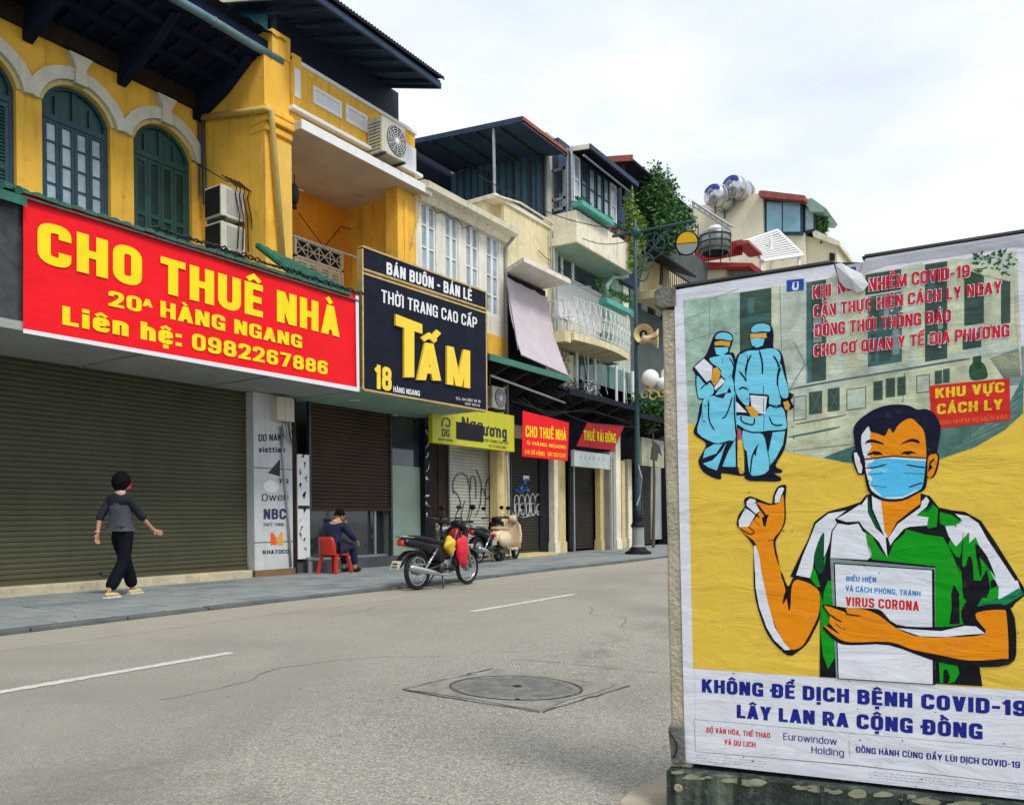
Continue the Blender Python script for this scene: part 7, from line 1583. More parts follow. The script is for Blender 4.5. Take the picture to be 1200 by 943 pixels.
# ------------------------------------------------------------------ far roofs above the notice board
YF = 46.
def yb(b, pts, y, d): return b.prism([ony(p[0], p[1], y) for p in pts], (0, d, 0))
fh = thing('rooftop_house', 'cream house far down the street with a glazed roof room and red roof edge', 'house', (-14, YF, .1))
b = B(); yb(b, [(790, 246), (820, 241), (890, 226), (894, 226), (896, 420), (790, 420)], YF, 8); b.build('side_wall', M['farcream'], fh)
b = B(); yb(b, [(896.5, 275), (943, 273), (943, 420), (896.5, 420)], YF+.5, 8); b.build('front_wall', M['farcream'], fh)
b = B(); yb(b, [(943.5, 276), (981, 286), (981, 420), (943.5, 420)], YF+1, 8); b.build('wing_wall', M['farcream'], fh)
b = B(); yb(b, [(952, 272), (956, 270), (984, 283), (984, 288), (976, 286), (953, 277)], YF+.6, 6); b.build('wing_cornice', M['cream2'], fh)
b = B(); yb(b, [(972, 296), (978, 297), (978, 306), (972, 305)], YF+.9, .2); b.build('wing_window', M['dark'], fh)
b = B(); yb(b, [(889, 224), (893, 223), (943, 229), (943, 235), (897, 231), (889, 229)], YF-.4, 5); b.build('red_roof_edge', M['redroof'], fh)
b = B(); yb(b, [(896, 234), (940.5, 236), (940.5, 274.5), (896, 274.5)], YF+.3, 3); b.build('roof_room', M['teal'], fh)
for a_ in ((898.5, 916, 236.5, 271.5), (917.5, 937.5, 237, 271.5)):
    b = B(); yb(b, [(a_[0], a_[2]), (a_[1], a_[2]+1), (a_[1], a_[3]), (a_[0], a_[3])], YF+.22, .1); b.build('roof_room_pane', mat('blue_window_glass', (.20, .42, .52), .1, var=.3, scale=.5, spec=.8), fh)
b = B(); yb(b, [(942, 239), (955.5, 243), (955.5, 270), (942, 273)], YF+.6, 2); b.build('side_glazing', M['teal'], fh); b = B(); yb(b, [(944, 243), (953, 246), (953, 268), (944, 270)], YF+.5, .1); b.build('roof_room_pane', M['glass'], fh)
b = B(); yb(b, [(943, 234), (951, 232), (968, 244), (964, 248.5), (950, 248), (943, 238)], YF+.2, 3); b.build('side_canopy', M['greens'], fh)
fp = ony(962, 262, YF+1); foliage('roof_plant', 'small blue green plant on the far wing roof behind the glazed roof room', 'plant', (fp.x, fp.y, fp.z), (.5, .5, .7), 160, .2, M['leaf'], 31, (fp.x, fp.y, fp.z-1.1), 6)
# water tanks
for k, (px, py, r_, lab) in enumerate(((835, 228, 13.5, 'left round steel water tank with blue lettering on the far roof'), (857, 218, 14, 'right and higher round steel water tank with blue lettering on the far roof'))):
    c_ = ony(px, py, YF-1.5+k*.6); pr = (ony(px+r_, py, YF-1.5+k*.6)-c_).length*.92; ax = Vector((-.22, -.97, .02)).normalized(); t = thing('water_tank', lab, 'water tank', c_, group='steel water tanks on the far roof')
    b = B(); b.lathe([(.0, .12), (pr*.3, .11), (pr*.34, .05), (pr*.8, .04), (pr*.98, -.05), (pr, -.15), (pr, -1.5), (pr*.9, -1.6)], c_, ax, 30); b.build('tank', M['inox'], t, smooth=True)
    u = ax.cross(Vector((0, 0, 1))).normalized(); w = u.cross(ax).normalized()
    b = B(); n_ = 16
    pts = [c_+ax*.06+(u*math.cos(R(25+130*i/n_))+w*math.sin(R(25+130*i/n_)))*pr*.9 for i in range(n_+1)]+[c_+ax*.08+(u*math.cos(R(155-130*i/n_))+w*math.sin(R(155-130*i/n_)))*pr*.62 for i in range(n_+1)]
    b.prism(pts, ax*.02); b.build('blue_band', mat('tank_blue_print', (.02, .05, .42), .4), t)
    b = B(); b.torus(c_+ax*.12, ax, pr*.30, .03, 20, 6); b.torus(c_-ax*.5, ax, pr, .03, 26, 6); b.torus(c_-ax*1.3, ax, pr, .03, 26, 6); b.build('tank_ring', M['steel'], t)
    b = B(); b.tube([c_-ax*.3-w*pr, c_-ax*.3-w*(pr+.35)], .06, 6); b.tube([c_-ax*1.3-w*pr, c_-ax*1.3-w*(pr+.35)], .06, 6); b.build('stand', M['steeld'], t)
b = B(); p = [ony(868, 212, YF+1), ony(878, 220, YF+1), ony(872, 230, YF+1), ony(880, 228, YF+1)]; b.tube([p[0], p[1], p[3]], .06, 5); b.tube([p[0], p[2]], .06, 5); b.tube([p[2], p[3]], .06, 5); b.tube([ony(862, 214, YF+1), p[0]], .06, 5); tag(b.build('tank_frame', M['steel']), 'bare steel frame beside the round tanks on the far roof', 'frame')
# red iron rooftop and round cistern, nearer
YR = 36.
rh = thing('rooftop_room', 'red corrugated rooftop room with a low cream wall and red eaves beside the amber lamp head', 'rooftop room', (-12, YR, .1))
b = B(); p0, p1 = ony(814, 309, YR), ony(870, 280, YR); n_ = 22; vs = []
for i in range(2*n_+1):
    x = p0.x+(p1.x-p0.x)*i/(2*n_); vs += [(x, YR+(.07 if i % 2 else 0), p0.z), (x, YR+(.07 if i % 2 else 0), p1.z)]
b.add(vs, [(2*i, 2*i+1, 2*i+3, 2*i+2) for i in range(2*n_)]); b.build('corrugated_wall', mat('red_corrugated_metal', (.40, .03, .045), .5, var=.25, scale=1.5, streak=.4), rh)
b = B(); yb(b, [(812, 310), (820, 307), (881, 308), (893, 317), (886, 319), (878, 312), (812, 314)], YR-.6, 4); b.build('red_eaves', mat('red_painted_eaves', (.42, .03, .035), .5, var=.2, scale=2), rh)
b = B(); yb(b, [(800, 312), (850, 313), (850, 420), (800, 420)], YR-.2, 6); b.build('cream_wall', M['farcream'], rh); b = B(); yb(b, [(850.5, 312), (890, 318), (890, 420), (850.5, 420)], YR+.2, 5); b.build('green_wall', M['greens'], rh)  # cream wall on the left, soffit green wall on the right
b = B(); yb(b, [(862, 283), (877, 281), (878, 285), (862, 288)], YR-.3, 2); b.build('red_cap', M['redroof'], rh)
ci = ony(838, 282, YR-1.2); rad = (ony(855, 282, YR-1.2)-ci).length
cs = thing('cistern', 'round grey steel cistern in a rusty frame above the red rooftop', 'cistern', (ci.x, ci.y, ci.z-1))
b = B(); b.lathe([(.0, rad*.75), (rad*.5, rad*.72), (rad*.9, rad*.5), (rad, rad*.3), (rad, -rad*.75), (rad*.85, -rad*.85)], ci, n=26); b.build('tank', mat('dull_steel', (.22, .24, .24), .45, metal=.5, var=.35, scale=2, streak=.5), cs, smooth=True)
b = B(); b.lathe([(.0, rad*.95), (.25, rad*.93), (.3, rad*.72)], ci, n=16); b.build('lid', M['whitep'], cs)
b = B()
for k in range(3): b.torus(ci+Vector((0, 0, rad*(.25-.45*k))), (0, 0, 1), rad+.03, .025, 24, 5)
for k in range(8): a_ = k*math.pi/4; b.tube([ci+Vector((math.cos(a_)*(rad+.04), math.sin(a_)*(rad+.04), -rad*1.3)), ci+Vector((math.cos(a_)*(rad+.04), math.sin(a_)*(rad+.04), rad*.4))], .025, 5)
b.tube([ci+Vector((-rad*1.0, -.3, -rad*1.5)), ci+Vector((-rad*1.0, -.3, rad*1.2))], .03, 5)
b.build('cage', M['steeld'], cs)
b = B(); b.tube([ony(811, 236, YR), ony(858, 266, YR)], .06, 6); b.tube([ony(811, 241, YR), ony(856, 270, YR)], .035, 6); b.tube([ony(812, 236, YR), ony(812, 262, YR)], .05, 6)
for i in range(7): b.tube([ony(813+i*6.6, 238+i*4.2, YR), ony(813+i*6.6, 242+i*4.2, YR)], .03, 5)
tag(b.build('roof_rail', M['steel']), 'thin sloping steel rail in front of the far cream house', 'rail')
# white pergola
pg = thing('pergola', 'white slatted pergola roof in front of the far cream house', 'pergola', (-11, 40, 9))
q4 = [(873, 283), (911, 270), (941, 299), (894, 306)]
P4 = [ony(q4[0][0], q4[0][1], 39), ony(q4[1][0], q4[1][1], 42), ony(q4[2][0], q4[2][1], 40.5), ony(q4[3][0], q4[3][1], 37.5)]
for a_, c_ in ((0, 1), (1, 2), (2, 3), (3, 0)): b = B(); b.tube([P4[a_], P4[c_]], .08, 6); b.build('beam', M['whitep'], pg)
sl0 = None
for i in range(1, 12): b = B(); t = i/12; b.tube([P4[0].lerp(P4[3], t), P4[1].lerp(P4[2], t)], .045, 5); b.build('slat', M['whitep'], pg)
for i in range(1, 4): b = B(); t = i/4; b.tube([P4[0].lerp(P4[1], t)-Vector((0, 0, .1)), P4[3].lerp(P4[2], t)-Vector((0, 0, .1))], .045, 5); b.build('slat', M['whitep'], pg)
for (px, y0, y1, yy) in ((903.5, 280, 330, 39.5), (936, 298, 330, 40.4), (876, 283, 330, 39), (892, 305, 330, 37.6)): b = B(); b.tube([ony(px, y0, yy), ony(px, y1, yy)], .10, 6); b.build('post', M['whitep'], pg)
# rest of the street wall behind the board
b = B(); b.box(-20, -12.0, y6b, 34, 0, 8.0); tag(b.build('rear_house', M['cream']), 'plain cream house wall mostly hidden behind the concrete post', 'house')

# ------------------------------------------------------------------ motorbikes
def wheel(par, x, R_, w, tyre=.045, spokes=True, disc=True):
    wv = B().torus((x, 0, R_), (0, 1, 0), R_-tyre, tyre, 36, 10).build('wheel', M['rubber'], par, smooth=True, world=False)
    b = B(); b.torus((x, 0, R_), (0, 1, 0), R_-tyre*2.0, .016, 32, 8); b.build('rim', M['chrome'], wv, smooth=True, world=False)
    if spokes:
        b = B()
        for k in range(18):
            a_ = k*math.pi/9; s_ = .03 if k % 2 else -.03; a2 = a_+(.35 if k % 4 < 2 else -.35)
            b.tube([(x+.04*math.cos(a2), s_, R_+.04*math.sin(a2)), (x+(R_-tyre*2)*math.cos(a_), 0, R_+(R_-tyre*2)*math.sin(a_))], .003, 4)
        b.build('spokes', M['chrome'], wv, world=False)
    else:
        b = B()
        for k in range(5): a_ = k*math.pi*2/5; b.tube([(x, 0, R_), (x+(R_-tyre*1.8)*math.cos(a_), 0, R_+(R_-tyre*1.8)*math.sin(a_))], [.035, .018], 6)
        b.build('spokes', M['steel'], wv, world=False)
    b = B(); b.lathe([(0, -.06), (.05, -.06), (.06, -.04), (.06, .04), (.05, .06), (0, .06)], (x, 0, R_), (0, 1, 0), 18); b.build('hub', M['steel'], wv, world=False)
    return wv
def side(b, pts, w, sm=4):       # closed side outline (x, z) given a rounded thickness w
    P_ = smooth_pts(pts, sm) if sm else pts; n = len(P_); cx = sum(p[0] for p in P_)/n; cz = sum(p[1] for p in P_)/n; base = len(b.v); prof = ((-w, .80), (-w*.8, .95), (-w*.35, 1), (w*.35, 1), (w*.8, .95), (w, .80))
    for y, k in prof:
        for p in P_: b.v.append((cx+(p[0]-cx)*k, y, cz+(p[1]-cz)*k))
    for i in range(5):
        for j in range(n): b.f.append((base+i*n+j, base+i*n+(j+1) % n, base+(i+1)*n+(j+1) % n, base+(i+1)*n+j))
    for i in (0, 5):
        tr = tessellate_polygon([[Vector((p[0], p[1], 0)) for p in P_]]); b.f += [tuple(base+i*n+q_ for q_ in t) for t in tr]
    return b
def underbone(name, lab, loc, rz, bodyc, panelc, group=None, basket=False, lean=0):
    t = thing(name, lab, 'motorbike', loc, rz, group); t.rotation_euler = (lean, 0, rz); bw = lambda b, n, m_, sm=True, par=None: b.build(n, m_, par or t, smooth=sm, world=False)
    Rw = .285; wheel(t, 0, Rw, .05, .036); fw = wheel(t, 1.22, Rw, .05, .034)
    bw(side(B(), [(-.36, .72), (-.30, .80), (-.05, .79), (.25, .74), (.46, .66), (.58, .50), (.52, .38), (.36, .42), (.18, .54), (.0, .62), (-.2, .66)], .12), 'tail_body', bodyc)
    bw(side(B(), [(-.28, .80), (-.1, .835), (.15, .80), (.35, .76), (.52, .74), (.54, .69), (.35, .69), (.1, .71), (-.12, .765)], .135), 'seat', M['plasticb'])
    bw(side(B(), [(.50, .50), (.62, .46), (.80, .56), (.92, .80), (.99, .93), (.93, .95), (.84, .84), (.76, .66), (.62, .58), (.50, .60)], .075), 'frame_cover', panelc)
    for s_ in (-1, 1):
        b = B(); pts = [(.86, .40), (.95, .55), (1.02, .76), (1.03, .92), (.97, .93), (.90, .78), (.76, .60), (.68, .44), (.72, .34)]; b.prism([(x, s_*.13, z) for x, z in smooth_pts(pts, 3)], (0, s_*.05, 0)); bw(b, 'leg_shield', bodyc, False)
    bw(side(B(), [(1.0, .86), (1.08, .92), (1.10, 1.0), (1.02, 1.06), (.92, 1.04), (.90, .96)], .10), 'headset', bodyc)
    b = B(); b.lathe([(0, .02), (.075, .01), (.085, -.03)], (1.11, 0, .97), (1, 0, .15), 18); bw(b, 'headlight', mat('headlamp_glass', (.55, .58, .6), .08, spec=.8))
    b = B(); b.tube([(.93, -.34, 1.03), (.98, -.2, 1.03), (1.0, 0, 1.0), (.98, .2, 1.03), (.93, .34, 1.03)], .013, 7); hb_ = bw(b, 'handlebar', M['steeld'])
    for s_ in (-1, 1):
        b = B(); b.tube([(.96, s_*.25, 1.03), (.92, s_*.36, 1.03)], .02, 8); bw(b, 'grip', M['rubber'], True, hb_)
        b = B(); b.tube([(.97, s_*.24, 1.04), (.99, s_*.28, 1.17), (.97, s_*.30, 1.23)], .007, 6); bw(b, 'mirror_stem', M['steeld'], True, hb_)
        b = B(); b.ball((.97, s_*.32, 1.26), (.02, .065, .045)); bw(b, 'mirror', M['plasticb'], True, hb_)
        b = B(); b.tube([(.97, s_*.11, .88), (1.10, s_*.10, .62), (1.22, s_*.09, .28)], [.022, .022, .027], 8); bw(b, 'fork_leg', M['steel'], True)
        b = B(); b.tube([(.30, s_*.15, .62), (.0, s_*.15, .30)], .016, 7); b.torus((.16, s_*.15, .47), (.3, 0, .32), .028, .008, 12, 5); b.torus((.10, s_*.15, .41), (.3, 0, .32), .028, .008, 12, 5); b.torus((.22, s_*.15, .54), (.3, 0, .32), .028, .008, 12, 5); bw(b, 'shock_absorber', M['chrome'])
        b = B(); b.tube([(.45, s_*.1, .36), (.02, s_*.11, Rw)], .02, 7); bw(b, 'swing_arm', M['steeld'])
        b = B(); b.tube([(.50, s_*.12, .30), (.50, s_*.30, .30)], .015, 7); b.tube([(.50, s_*.22, .30), (.50, s_*.34, .30)], .025, 7); bw(b, 'footpeg', M['rubber'])
    bw(side(B(), [(1.0, .46), (1.08, .58), (1.22, .62), (1.40, .56), (1.50, .44), (1.47, .43), (1.36, .53), (1.22, .585), (1.10, .55), (1.03, .45)], .06), 'front_mudguard', bodyc)
    bw(side(B(), [(-.06, .60), (-.22, .60), (-.36, .52), (-.48, .36), (-.46, .34), (-.34, .46), (-.18, .56), (-.04, .57)], .07), 'rear_mudguard', M['plasticb'])
    b = B(); b.prism([(-.50, -.09, .34), (-.50, .09, .34), (-.44, .09, .46), (-.44, -.09, .46)], (-.01, 0, -.003)); pl = bw(b, 'number_plate', M['acbody'], False)
    b = B(); b.prism([(-.514, -.06, .365), (-.514, .06, .365), (-.507, .06, .378), (-.507, -.06, .378)], (-.002, 0, 0)); b.prism([(-.494, -.05, .41), (-.494, .05, .41), (-.484, .05, .43), (-.484, -.05, .43)], (-.002, 0, 0)); bw(b, 'plate_marks', M['black'], False, pl)
    bw(side(B(), [(-.40, .71), (-.36, .77), (-.29, .76), (-.30, .70), (-.36, .68)], .055), 'tail_light', M['plasticr'])
    b = B(); b.tube([(-.2, -.12, .80), (-.36, -.10, .82), (-.40, 0, .82), (-.36, .10, .82), (-.2, .12, .80)], .011, 6); bw(b, 'grab_rail', M['steel'])
    bw(side(B(), [(.42, .30), (.50, .24), (.68, .24), (.82, .32), (.80, .42), (.64, .44), (.46, .42)], .09), 'engine', M['steel'])
    b = B(); b.lathe([(0, -.13), (.07, -.13), (.08, -.1), (.08, .12), (0, .13)], (.48, 0, .32), (0, 1, 0), 16); b.lathe([(0, -.10), (.07, -.1), (.07, .10), (0, .1)], (.70, 0, .33), (0, 1, 0), 16); bw(b, 'crankcase', M['steeld'])
    b = B(); b.tube([(.72, -.10, .28), (.60, -.13, .20), (.35, -.15, .22), (.22, -.16, .25)], .02, 8); bw(b, 'exhaust_pipe', M['chrome'])
    b = B(); b.tube([(.30, -.16, .23), (.24, -.16, .25), (-.30, -.16, .36), (-.34, -.16, .37)], [.02, .042, .048, .025], 12); bw(b, 'muffler', M['chrome'])
    b = B(); b.box(-.04, .50, .06, .09, .24, .36); bw(b, 'chain_case', M['plasticb'], False)
    b = B(); b.tube([(.50, -.05, .25), (.44, -.14, .12), (.40, -.17, .0)], .012, 6); b.tube([(.50, .05, .25), (.42, .2, .02)], .012, 6); bw(b, 'stand', M['steeld'])
    b = B()
    for i in range(4): b.tube([(.98, .04*i-.06, 1.0), (1.06, .05*i-.08, .85-.03*i), (.98, .03*i-.05, .7), (1.0, .02*i, .55)], .005, 5)
    bw(b, 'control_cables', M['cable'])
    return t
r_c = onx(490, 689, -7.93); f_c = onx(545, 681, -7.80); KX2 = KX
rp, fp_ = Vector((-8.02, onx(489, 660, -8.02).y, 0)), Vector((-7.98, onx(544, 655, -7.98).y, 0)); az = math.atan2(fp_.y-rp.y, fp_.x-rp.x)
wine = mat('black_red_bike_paint', (.010, .008, .011), .25, spec=.3); pr = mat('dark_red_bike_paint', (.22, .01, .015), .2, spec=.6)
mb = underbone('motorbike', 'black and dark red motorbike parked at the kerb with yellow and red bundles on it', (rp.x, rp.y, 0.035), az, wine, pr, lean=0.0)
yb_ = mat('yellow_plastic_bag', (.62, .45, .03), .4, var=.15, scale=12, bump=.6, bscale=18)
def local(t, x, y, z): return t.matrix_basis @ Vector((x, y, z))
def cloth_lump(nm, lab, cat, t, c, r, m_, seed):
    rr = random.Random(seed); b = B(); b.ball(c, r, 18, 12); vs = []
    for p in b.v:
        d = Vector(p)-Vector(c); k = 1+.16*math.sin(p[0]*41+seed)+.12*math.sin(p[2]*37+p[1]*29); vs.append(tuple(Vector(c)+d*k))
    b.v = [tuple(local(t, *p)) for p in vs]; return tag(b.build(nm, m_, smooth=True), lab, cat)
cloth_lump('plastic_bag', 'small yellow bag hanging in front of the black motorbike seat', 'bag', mb, (.62, -.13, .66), (.12, .09, .13), yb_, 1)
cloth_lump('red_raincoat', 'bright red folded raincoat draped over the leg shield of the black motorbike', 'raincoat', mb, (.86, -.19, .58), (.13, .07, .24), mat('red_raincoat_cloth', (.60, .012, .035), .4, var=.1, scale=8, bump=.5, bscale=14), 2)

def vespa(name, lab, loc, rz, col, seatc):
    t = thing(name, lab, 'scooter', loc, rz); bw = lambda b, n, m_, sm=True, par=None: b.build(n, m_, par or t, smooth=sm, world=False)
    wheel(t, 0, .225, .06, .05, False); wheel(t, 1.18, .225, .06, .05, False)
    for s_ in (-1, 1):
        b = B(); b.ball((.08, s_*.14, .52), (.36, .13, .20), 20, 12); bw(b, 'side_cowl', col)
    bw(side(B(), [(-.28, .50), (-.24, .70), (-.05, .76), (.25, .74), (.42, .66), (.46, .34), (.25, .30), (-.1, .38)], .14), 'rear_body', col)
    bw(side(B(), [(-.24, .78), (-.05, .84), (.25, .82), (.48, .80), (.50, .74), (.2, .73), (-.1, .73)], .13), 'seat', seatc)
    b = B(); b.box(.42, .92, -.19, .19, .26, .31); bw(b, 'floorboard', col, False)
    b = B(); pts = []
    for i in range(9):
        y = -.26+.52*i/8; cx_ = .06*math.cos(math.pi*(i/8-.5)); pts.append((y, cx_))
    zs_ = [(.28, .90, .75), (.45, .93, 1.), (.65, .96, 1.), (.85, 1.0, .8), (.95, 1.02, .45)]
    vs = []
    for z, x, k in zs_:
        for y, cx_ in pts: vs.append((x+cx_, y*k, z))
    for z, x, k in zs_:
        for y, cx_ in pts: vs.append((x+cx_-.03, y*k, z))
    n9 = 9; f = [(i*9+j, i*9+j+1, (i+1)*9+j+1, (i+1)*9+j) for i in range(4) for j in range(8)]; f += [tuple(q_+45 for q_ in reversed(t_)) for t_ in f]
    for i in range(4):
        for j in (0, 8): f.append((i*9+j, (i+1)*9+j, (i+1)*9+j+45, i*9+j+45))
    for i in (0, 4):
        for j in range(8): f.append((i*9+j, i*9+j+1, i*9+j+46, i*9+j+45))
    b.add(vs, f); bw(b, 'leg_shield', col)
    bw(side(B(), [(.98, .92), (1.08, .96), (1.12, 1.04), (1.04, 1.10), (.94, 1.06), (.92, .98)], .10), 'headset', col)
    b = B(); b.lathe([(0, .02), (.075, .015), (.085, -.02)], (1.12, 0, 1.03), (1, 0, .1), 18); bw(b, 'headlight', mat('headlamp_glass', (.5, .5, .5)))
    b = B(); b.tube([(.93, -.32, 1.06), (1.0, -.1, 1.05), (1.0, .1, 1.05), (.93, .32, 1.06)], .016, 7); hb_ = bw(b, 'handlebar', M['steeld'])
    for s_ in (-1, 1):
        b = B(); b.tube([(.97, s_*.2, 1.07), (.97, s_*.27, 1.25)], .007, 5); bw(b, 'mirror_stem', M['chrome'], True, hb_)
        b = B(); b.ball((.97, s_*.28, 1.29), (.02, .06, .05)); bw(b, 'mirror', M['plasticb'], True, hb_)
    bw(side(B(), [(.98, .32), (1.02, .46), (1.18, .52), (1.34, .44), (1.40, .28), (1.34, .27), (1.18, .38), (1.04, .28)], .085), 'front_mudguard', col)
    b = B(); b.tube([(1.02, 0, .95), (1.10, 0, .50), (1.18, .06, .23)], .028, 8); bw(b, 'fork', M['steel'])
    b = B(); b.ball((-.27, 0, .62), (.035, .07, .045)); bw(b, 'tail_light', M['plasticr']); b = B(); b.box(-.335, -.325, -.09, .09, .40, .52); bw(b, 'number_plate', M['plasticw'], False)
    bw(side(B(), [(-.1, .2), (0, .33), (.25, .33), (.42, .28), (.40, .18), (.15, .14)], .1), 'engine', M['steeld'])
    b = B(); b.tube([(.3, -.14, .2), (-.05, -.16, .2), (-.3, -.16, .24)], [.03, .05, .03], 10); bw(b, 'muffler', M['steeld']); b = B(); b.tube([(.5, 0, .27), (.48, -.18, .01)], .012, 6); b.tube([(.5, 0, .27), (.48, .18, .01)], .012, 6); bw(b, 'stand', M['steel'])
    return t
v0 = onz(584, 657.5, .10)
vespa('scooter', 'cream retro scooter with a red tail light at the right end of the parked row', (v0.x, v0.y, .10), R(103), M['cream_scooter'], mat('beige_seat', (.42, .30, .18), .5))
d0 = onz(561, 660, .10)
underbone('motorbike', 'dark motorbike squeezed in beside the cream scooter', (d0.x, d0.y, .10), R(100), M['plasticb'], M['plasticb'], 'dark motorbikes parked on the pavement')
d1 = onz(531, 668, .10)
underbone('motorbike', 'dark motorbike behind the yellow bag motorbike, its tall mirrors against the brown doors', (d1.x, d1.y, .10), R(138), M['plasticb'], wine, 'dark motorbikes parked on the pavement')

# ------------------------------------------------------------------ people
def skin_body(name, nodes, edges, m_, parent, root, sub=2):
    keys = list(nodes); me = bpy.data.meshes.new(name); me.from_pydata([nodes[k][0] for k in keys], [(keys.index(a_), keys.index(c_)) for a_, c_ in edges], [])
    o = bpy.data.objects.new(name, me); COL.objects.link(o)
    md = o.modifiers.new('skin', 'SKIN'); md.use_smooth_shade = True
    for i, k in enumerate(keys):
        r_ = nodes[k][1]; sv = me.skin_vertices[0].data[i]; sv.radius = (r_, r_) if not isinstance(r_, tuple) else r_; sv.use_root = (k == root)
    sd2 = o.modifiers.new('subdivision', 'SUBSURF'); sd2.levels = sub; sd2.render_levels = sub
    bpy.context.view_layer.update()
    m2 = bpy.data.meshes.new_from_object(o.evaluated_get(bpy.context.evaluated_depsgraph_get())); m2.name = name
    bpy.data.objects.remove(o)
    o = bpy.data.objects.new(name, m2); COL.objects.link(o); o.parent = parent; m2.materials.clear(); m2.materials.append(m_)
    for p in m2.polygons: p.use_smooth = True
    return o
def hand(N, E, wrist, d, side_, pre, curl=.4, s=1.):
    """palm, four fingers and a thumb as chains from the wrist along direction d"""
    w = Vector(wrist); d = Vector(d).normalized(); a_ = Vector(side_).normalized(); a_ = (a_-d*a_.dot(d)).normalized(); n_ = d.cross(a_)
    palm = w+d*.05*s; N[pre+'palm'] = (palm, .026*s); E.append((pre+'w', pre+'palm'))
    for i, (off, ln) in enumerate(((-.030, .062), (-.010, .074), (.010, .070), (.029, .055))):
        k0 = palm+d*.035*s+a_*off*s; k1 = k0+(d+n_*curl).normalized()*ln*.55*s; k2 = k1+(d*.5+n_*(curl+.4)).normalized()*ln*.5*s
        for j, p in enumerate((k0, k1, k2)): N['%sf%d%d' % (pre, i, j)] = (p, (.0105, .0095, .008)[j]*s)
        E += [(pre+'palm', '%sf%d0' % (pre, i)), ('%sf%d0' % (pre, i), '%sf%d1' % (pre, i)), ('%sf%d1' % (pre, i), '%sf%d2' % (pre, i))]
    t0 = w+d*.03*s-a_*.035*s; t1 = t0+(d*.7-a_*.6+n_*.3).normalized()*.035*s; N[pre+'t0'] = (t0, .013*s); N[pre+'t1'] = (t1, .010*s); E += [(pre+'palm', pre+'t0'), (pre+'t0', pre+'t1')]
def head_parts(t, c, yaw, m_hair, hair_r=(.1, .115, .125), pitch=0, maskm=None, bob=False):
    """face built facing +y local then turned by yaw"""
    Rm = Matrix.Rotation(yaw, 3, 'Z') @ Matrix.Rotation(pitch, 3, 'X'); c = Vector(c)
    def pl(b, n, m_):
        b.v = [tuple(c+Rm @ Vector(p)) for p in b.v]; return b.build(n, m_, t, smooth=True, world=False)
    b = B(); b.ball((0, 0, 0), (.073, .092, .112), 22, 16)
    b.v = [(x*(1 if z > -.02 else 1+(z+.02)*2.6), y+(.012 if z < -.03 and y > 0 else 0), z) for x, y, z in b.v]
    hd = pl(b, 'head', M['skin'])
    def sub(b, n, m_):
        b.v = [tuple(c+Rm @ Vector(p)) for p in b.v]; return b.build(n, m_, hd, smooth=True, world=False)
    b = B(); b.tube([(0, .088, .015), (0, .112, -.018), (0, .092, -.026)], [.007, .013, .008], 8); sub(b, 'nose', M['skin'])
    for s_ in (-1, 1):
        b = B(); b.ball((s_*.076, -.004, -.008), (.010, .022, .032), 10, 8); sub(b, 'ear', M['skin'])
        b = B(); b.ball((s_*.031, .080, .018), (.015, .011, .008), 10, 8); sub(b, 'eye', M['whitep']); b = B(); b.ball((s_*.031, .089, .018), (.006, .004, .007), 8, 6); sub(b, 'pupil', M['hair'])
        b = B(); b.tube([(s_*.014, .090, .036), (s_*.032, .089, .042), (s_*.05, .077, .037)], .0035, 6); sub(b, 'eyebrow', M['hair'])
    b = B(); b.tube([(-.022, .088, -.052), (0, .097, -.053), (.022, .088, -.052)], .006, 6); sub(b, 'mouth', mat('lips', (.36, .12, .09), .5))
    if maskm:
        b = B(); n_ = 12; vs = []
        for i in range(6):
            z = .006-.088*i/5
            for k in range(n_+1):
                a_ = -1.25+2.5*k/n_; vs.append((.083*math.sin(a_), (.104+.012*math.sin(i*.62))*math.cos(a_)*.98+.006, z))
        b.add(vs, [(i*13+k, i*13+k+1, (i+1)*13+k+1, (i+1)*13+k) for i in range(5) for k in range(n_)])
        for s_ in (-1, 1): b.tube([(s_*.079, .035, -.0), (s_*.083, .0, .01), (s_*.08, -.018, -.01), (s_*.08, .03, -.07)], .003, 5)
        sub(b, 'face_mask', maskm)
    # hair: shell with an uneven edge
    b = B(); rr = random.Random(4); n_ = 26; m2 = 14; base = 0; vs = []
    for i in range(m2+1):
        th = math.pi*.5*(i/m2)*(1.62 if bob else 1.25)
        for k in range(n_):
            a_ = 2*math.pi*k/n_; fr = max(0, math.sin(a_))   # front
            lim = th*(1-.46*fr**1.2); rx, ry, rz_ = hair_r; wob = 1+.05*math.sin(k*2.3+i*.9)+.03*math.sin(k*5.1+i*1.7)+rr.uniform(-.02, .02)
            vs.append((rx*wob*math.sin(lim)*math.cos(a_), ry*wob*math.sin(lim)*math.sin(a_)-.012, .012+rz_*math.cos(lim)*wob))
    b.add(vs, [(i*n_+k, i*n_+(k+1) % n_, (i+1)*n_+(k+1) % n_, (i+1)*n_+k) for i in range(m2) for k in range(n_)])
    sub(b, 'hair', m_hair)
    return hd
wm = onx(142, 640, -10.62); w0 = Vector((-10.62, wm.y, .10))
wo_ = thing('person', 'woman in grey vest with short black hair and red mask walking past the green shutter', 'person', w0, R(14))
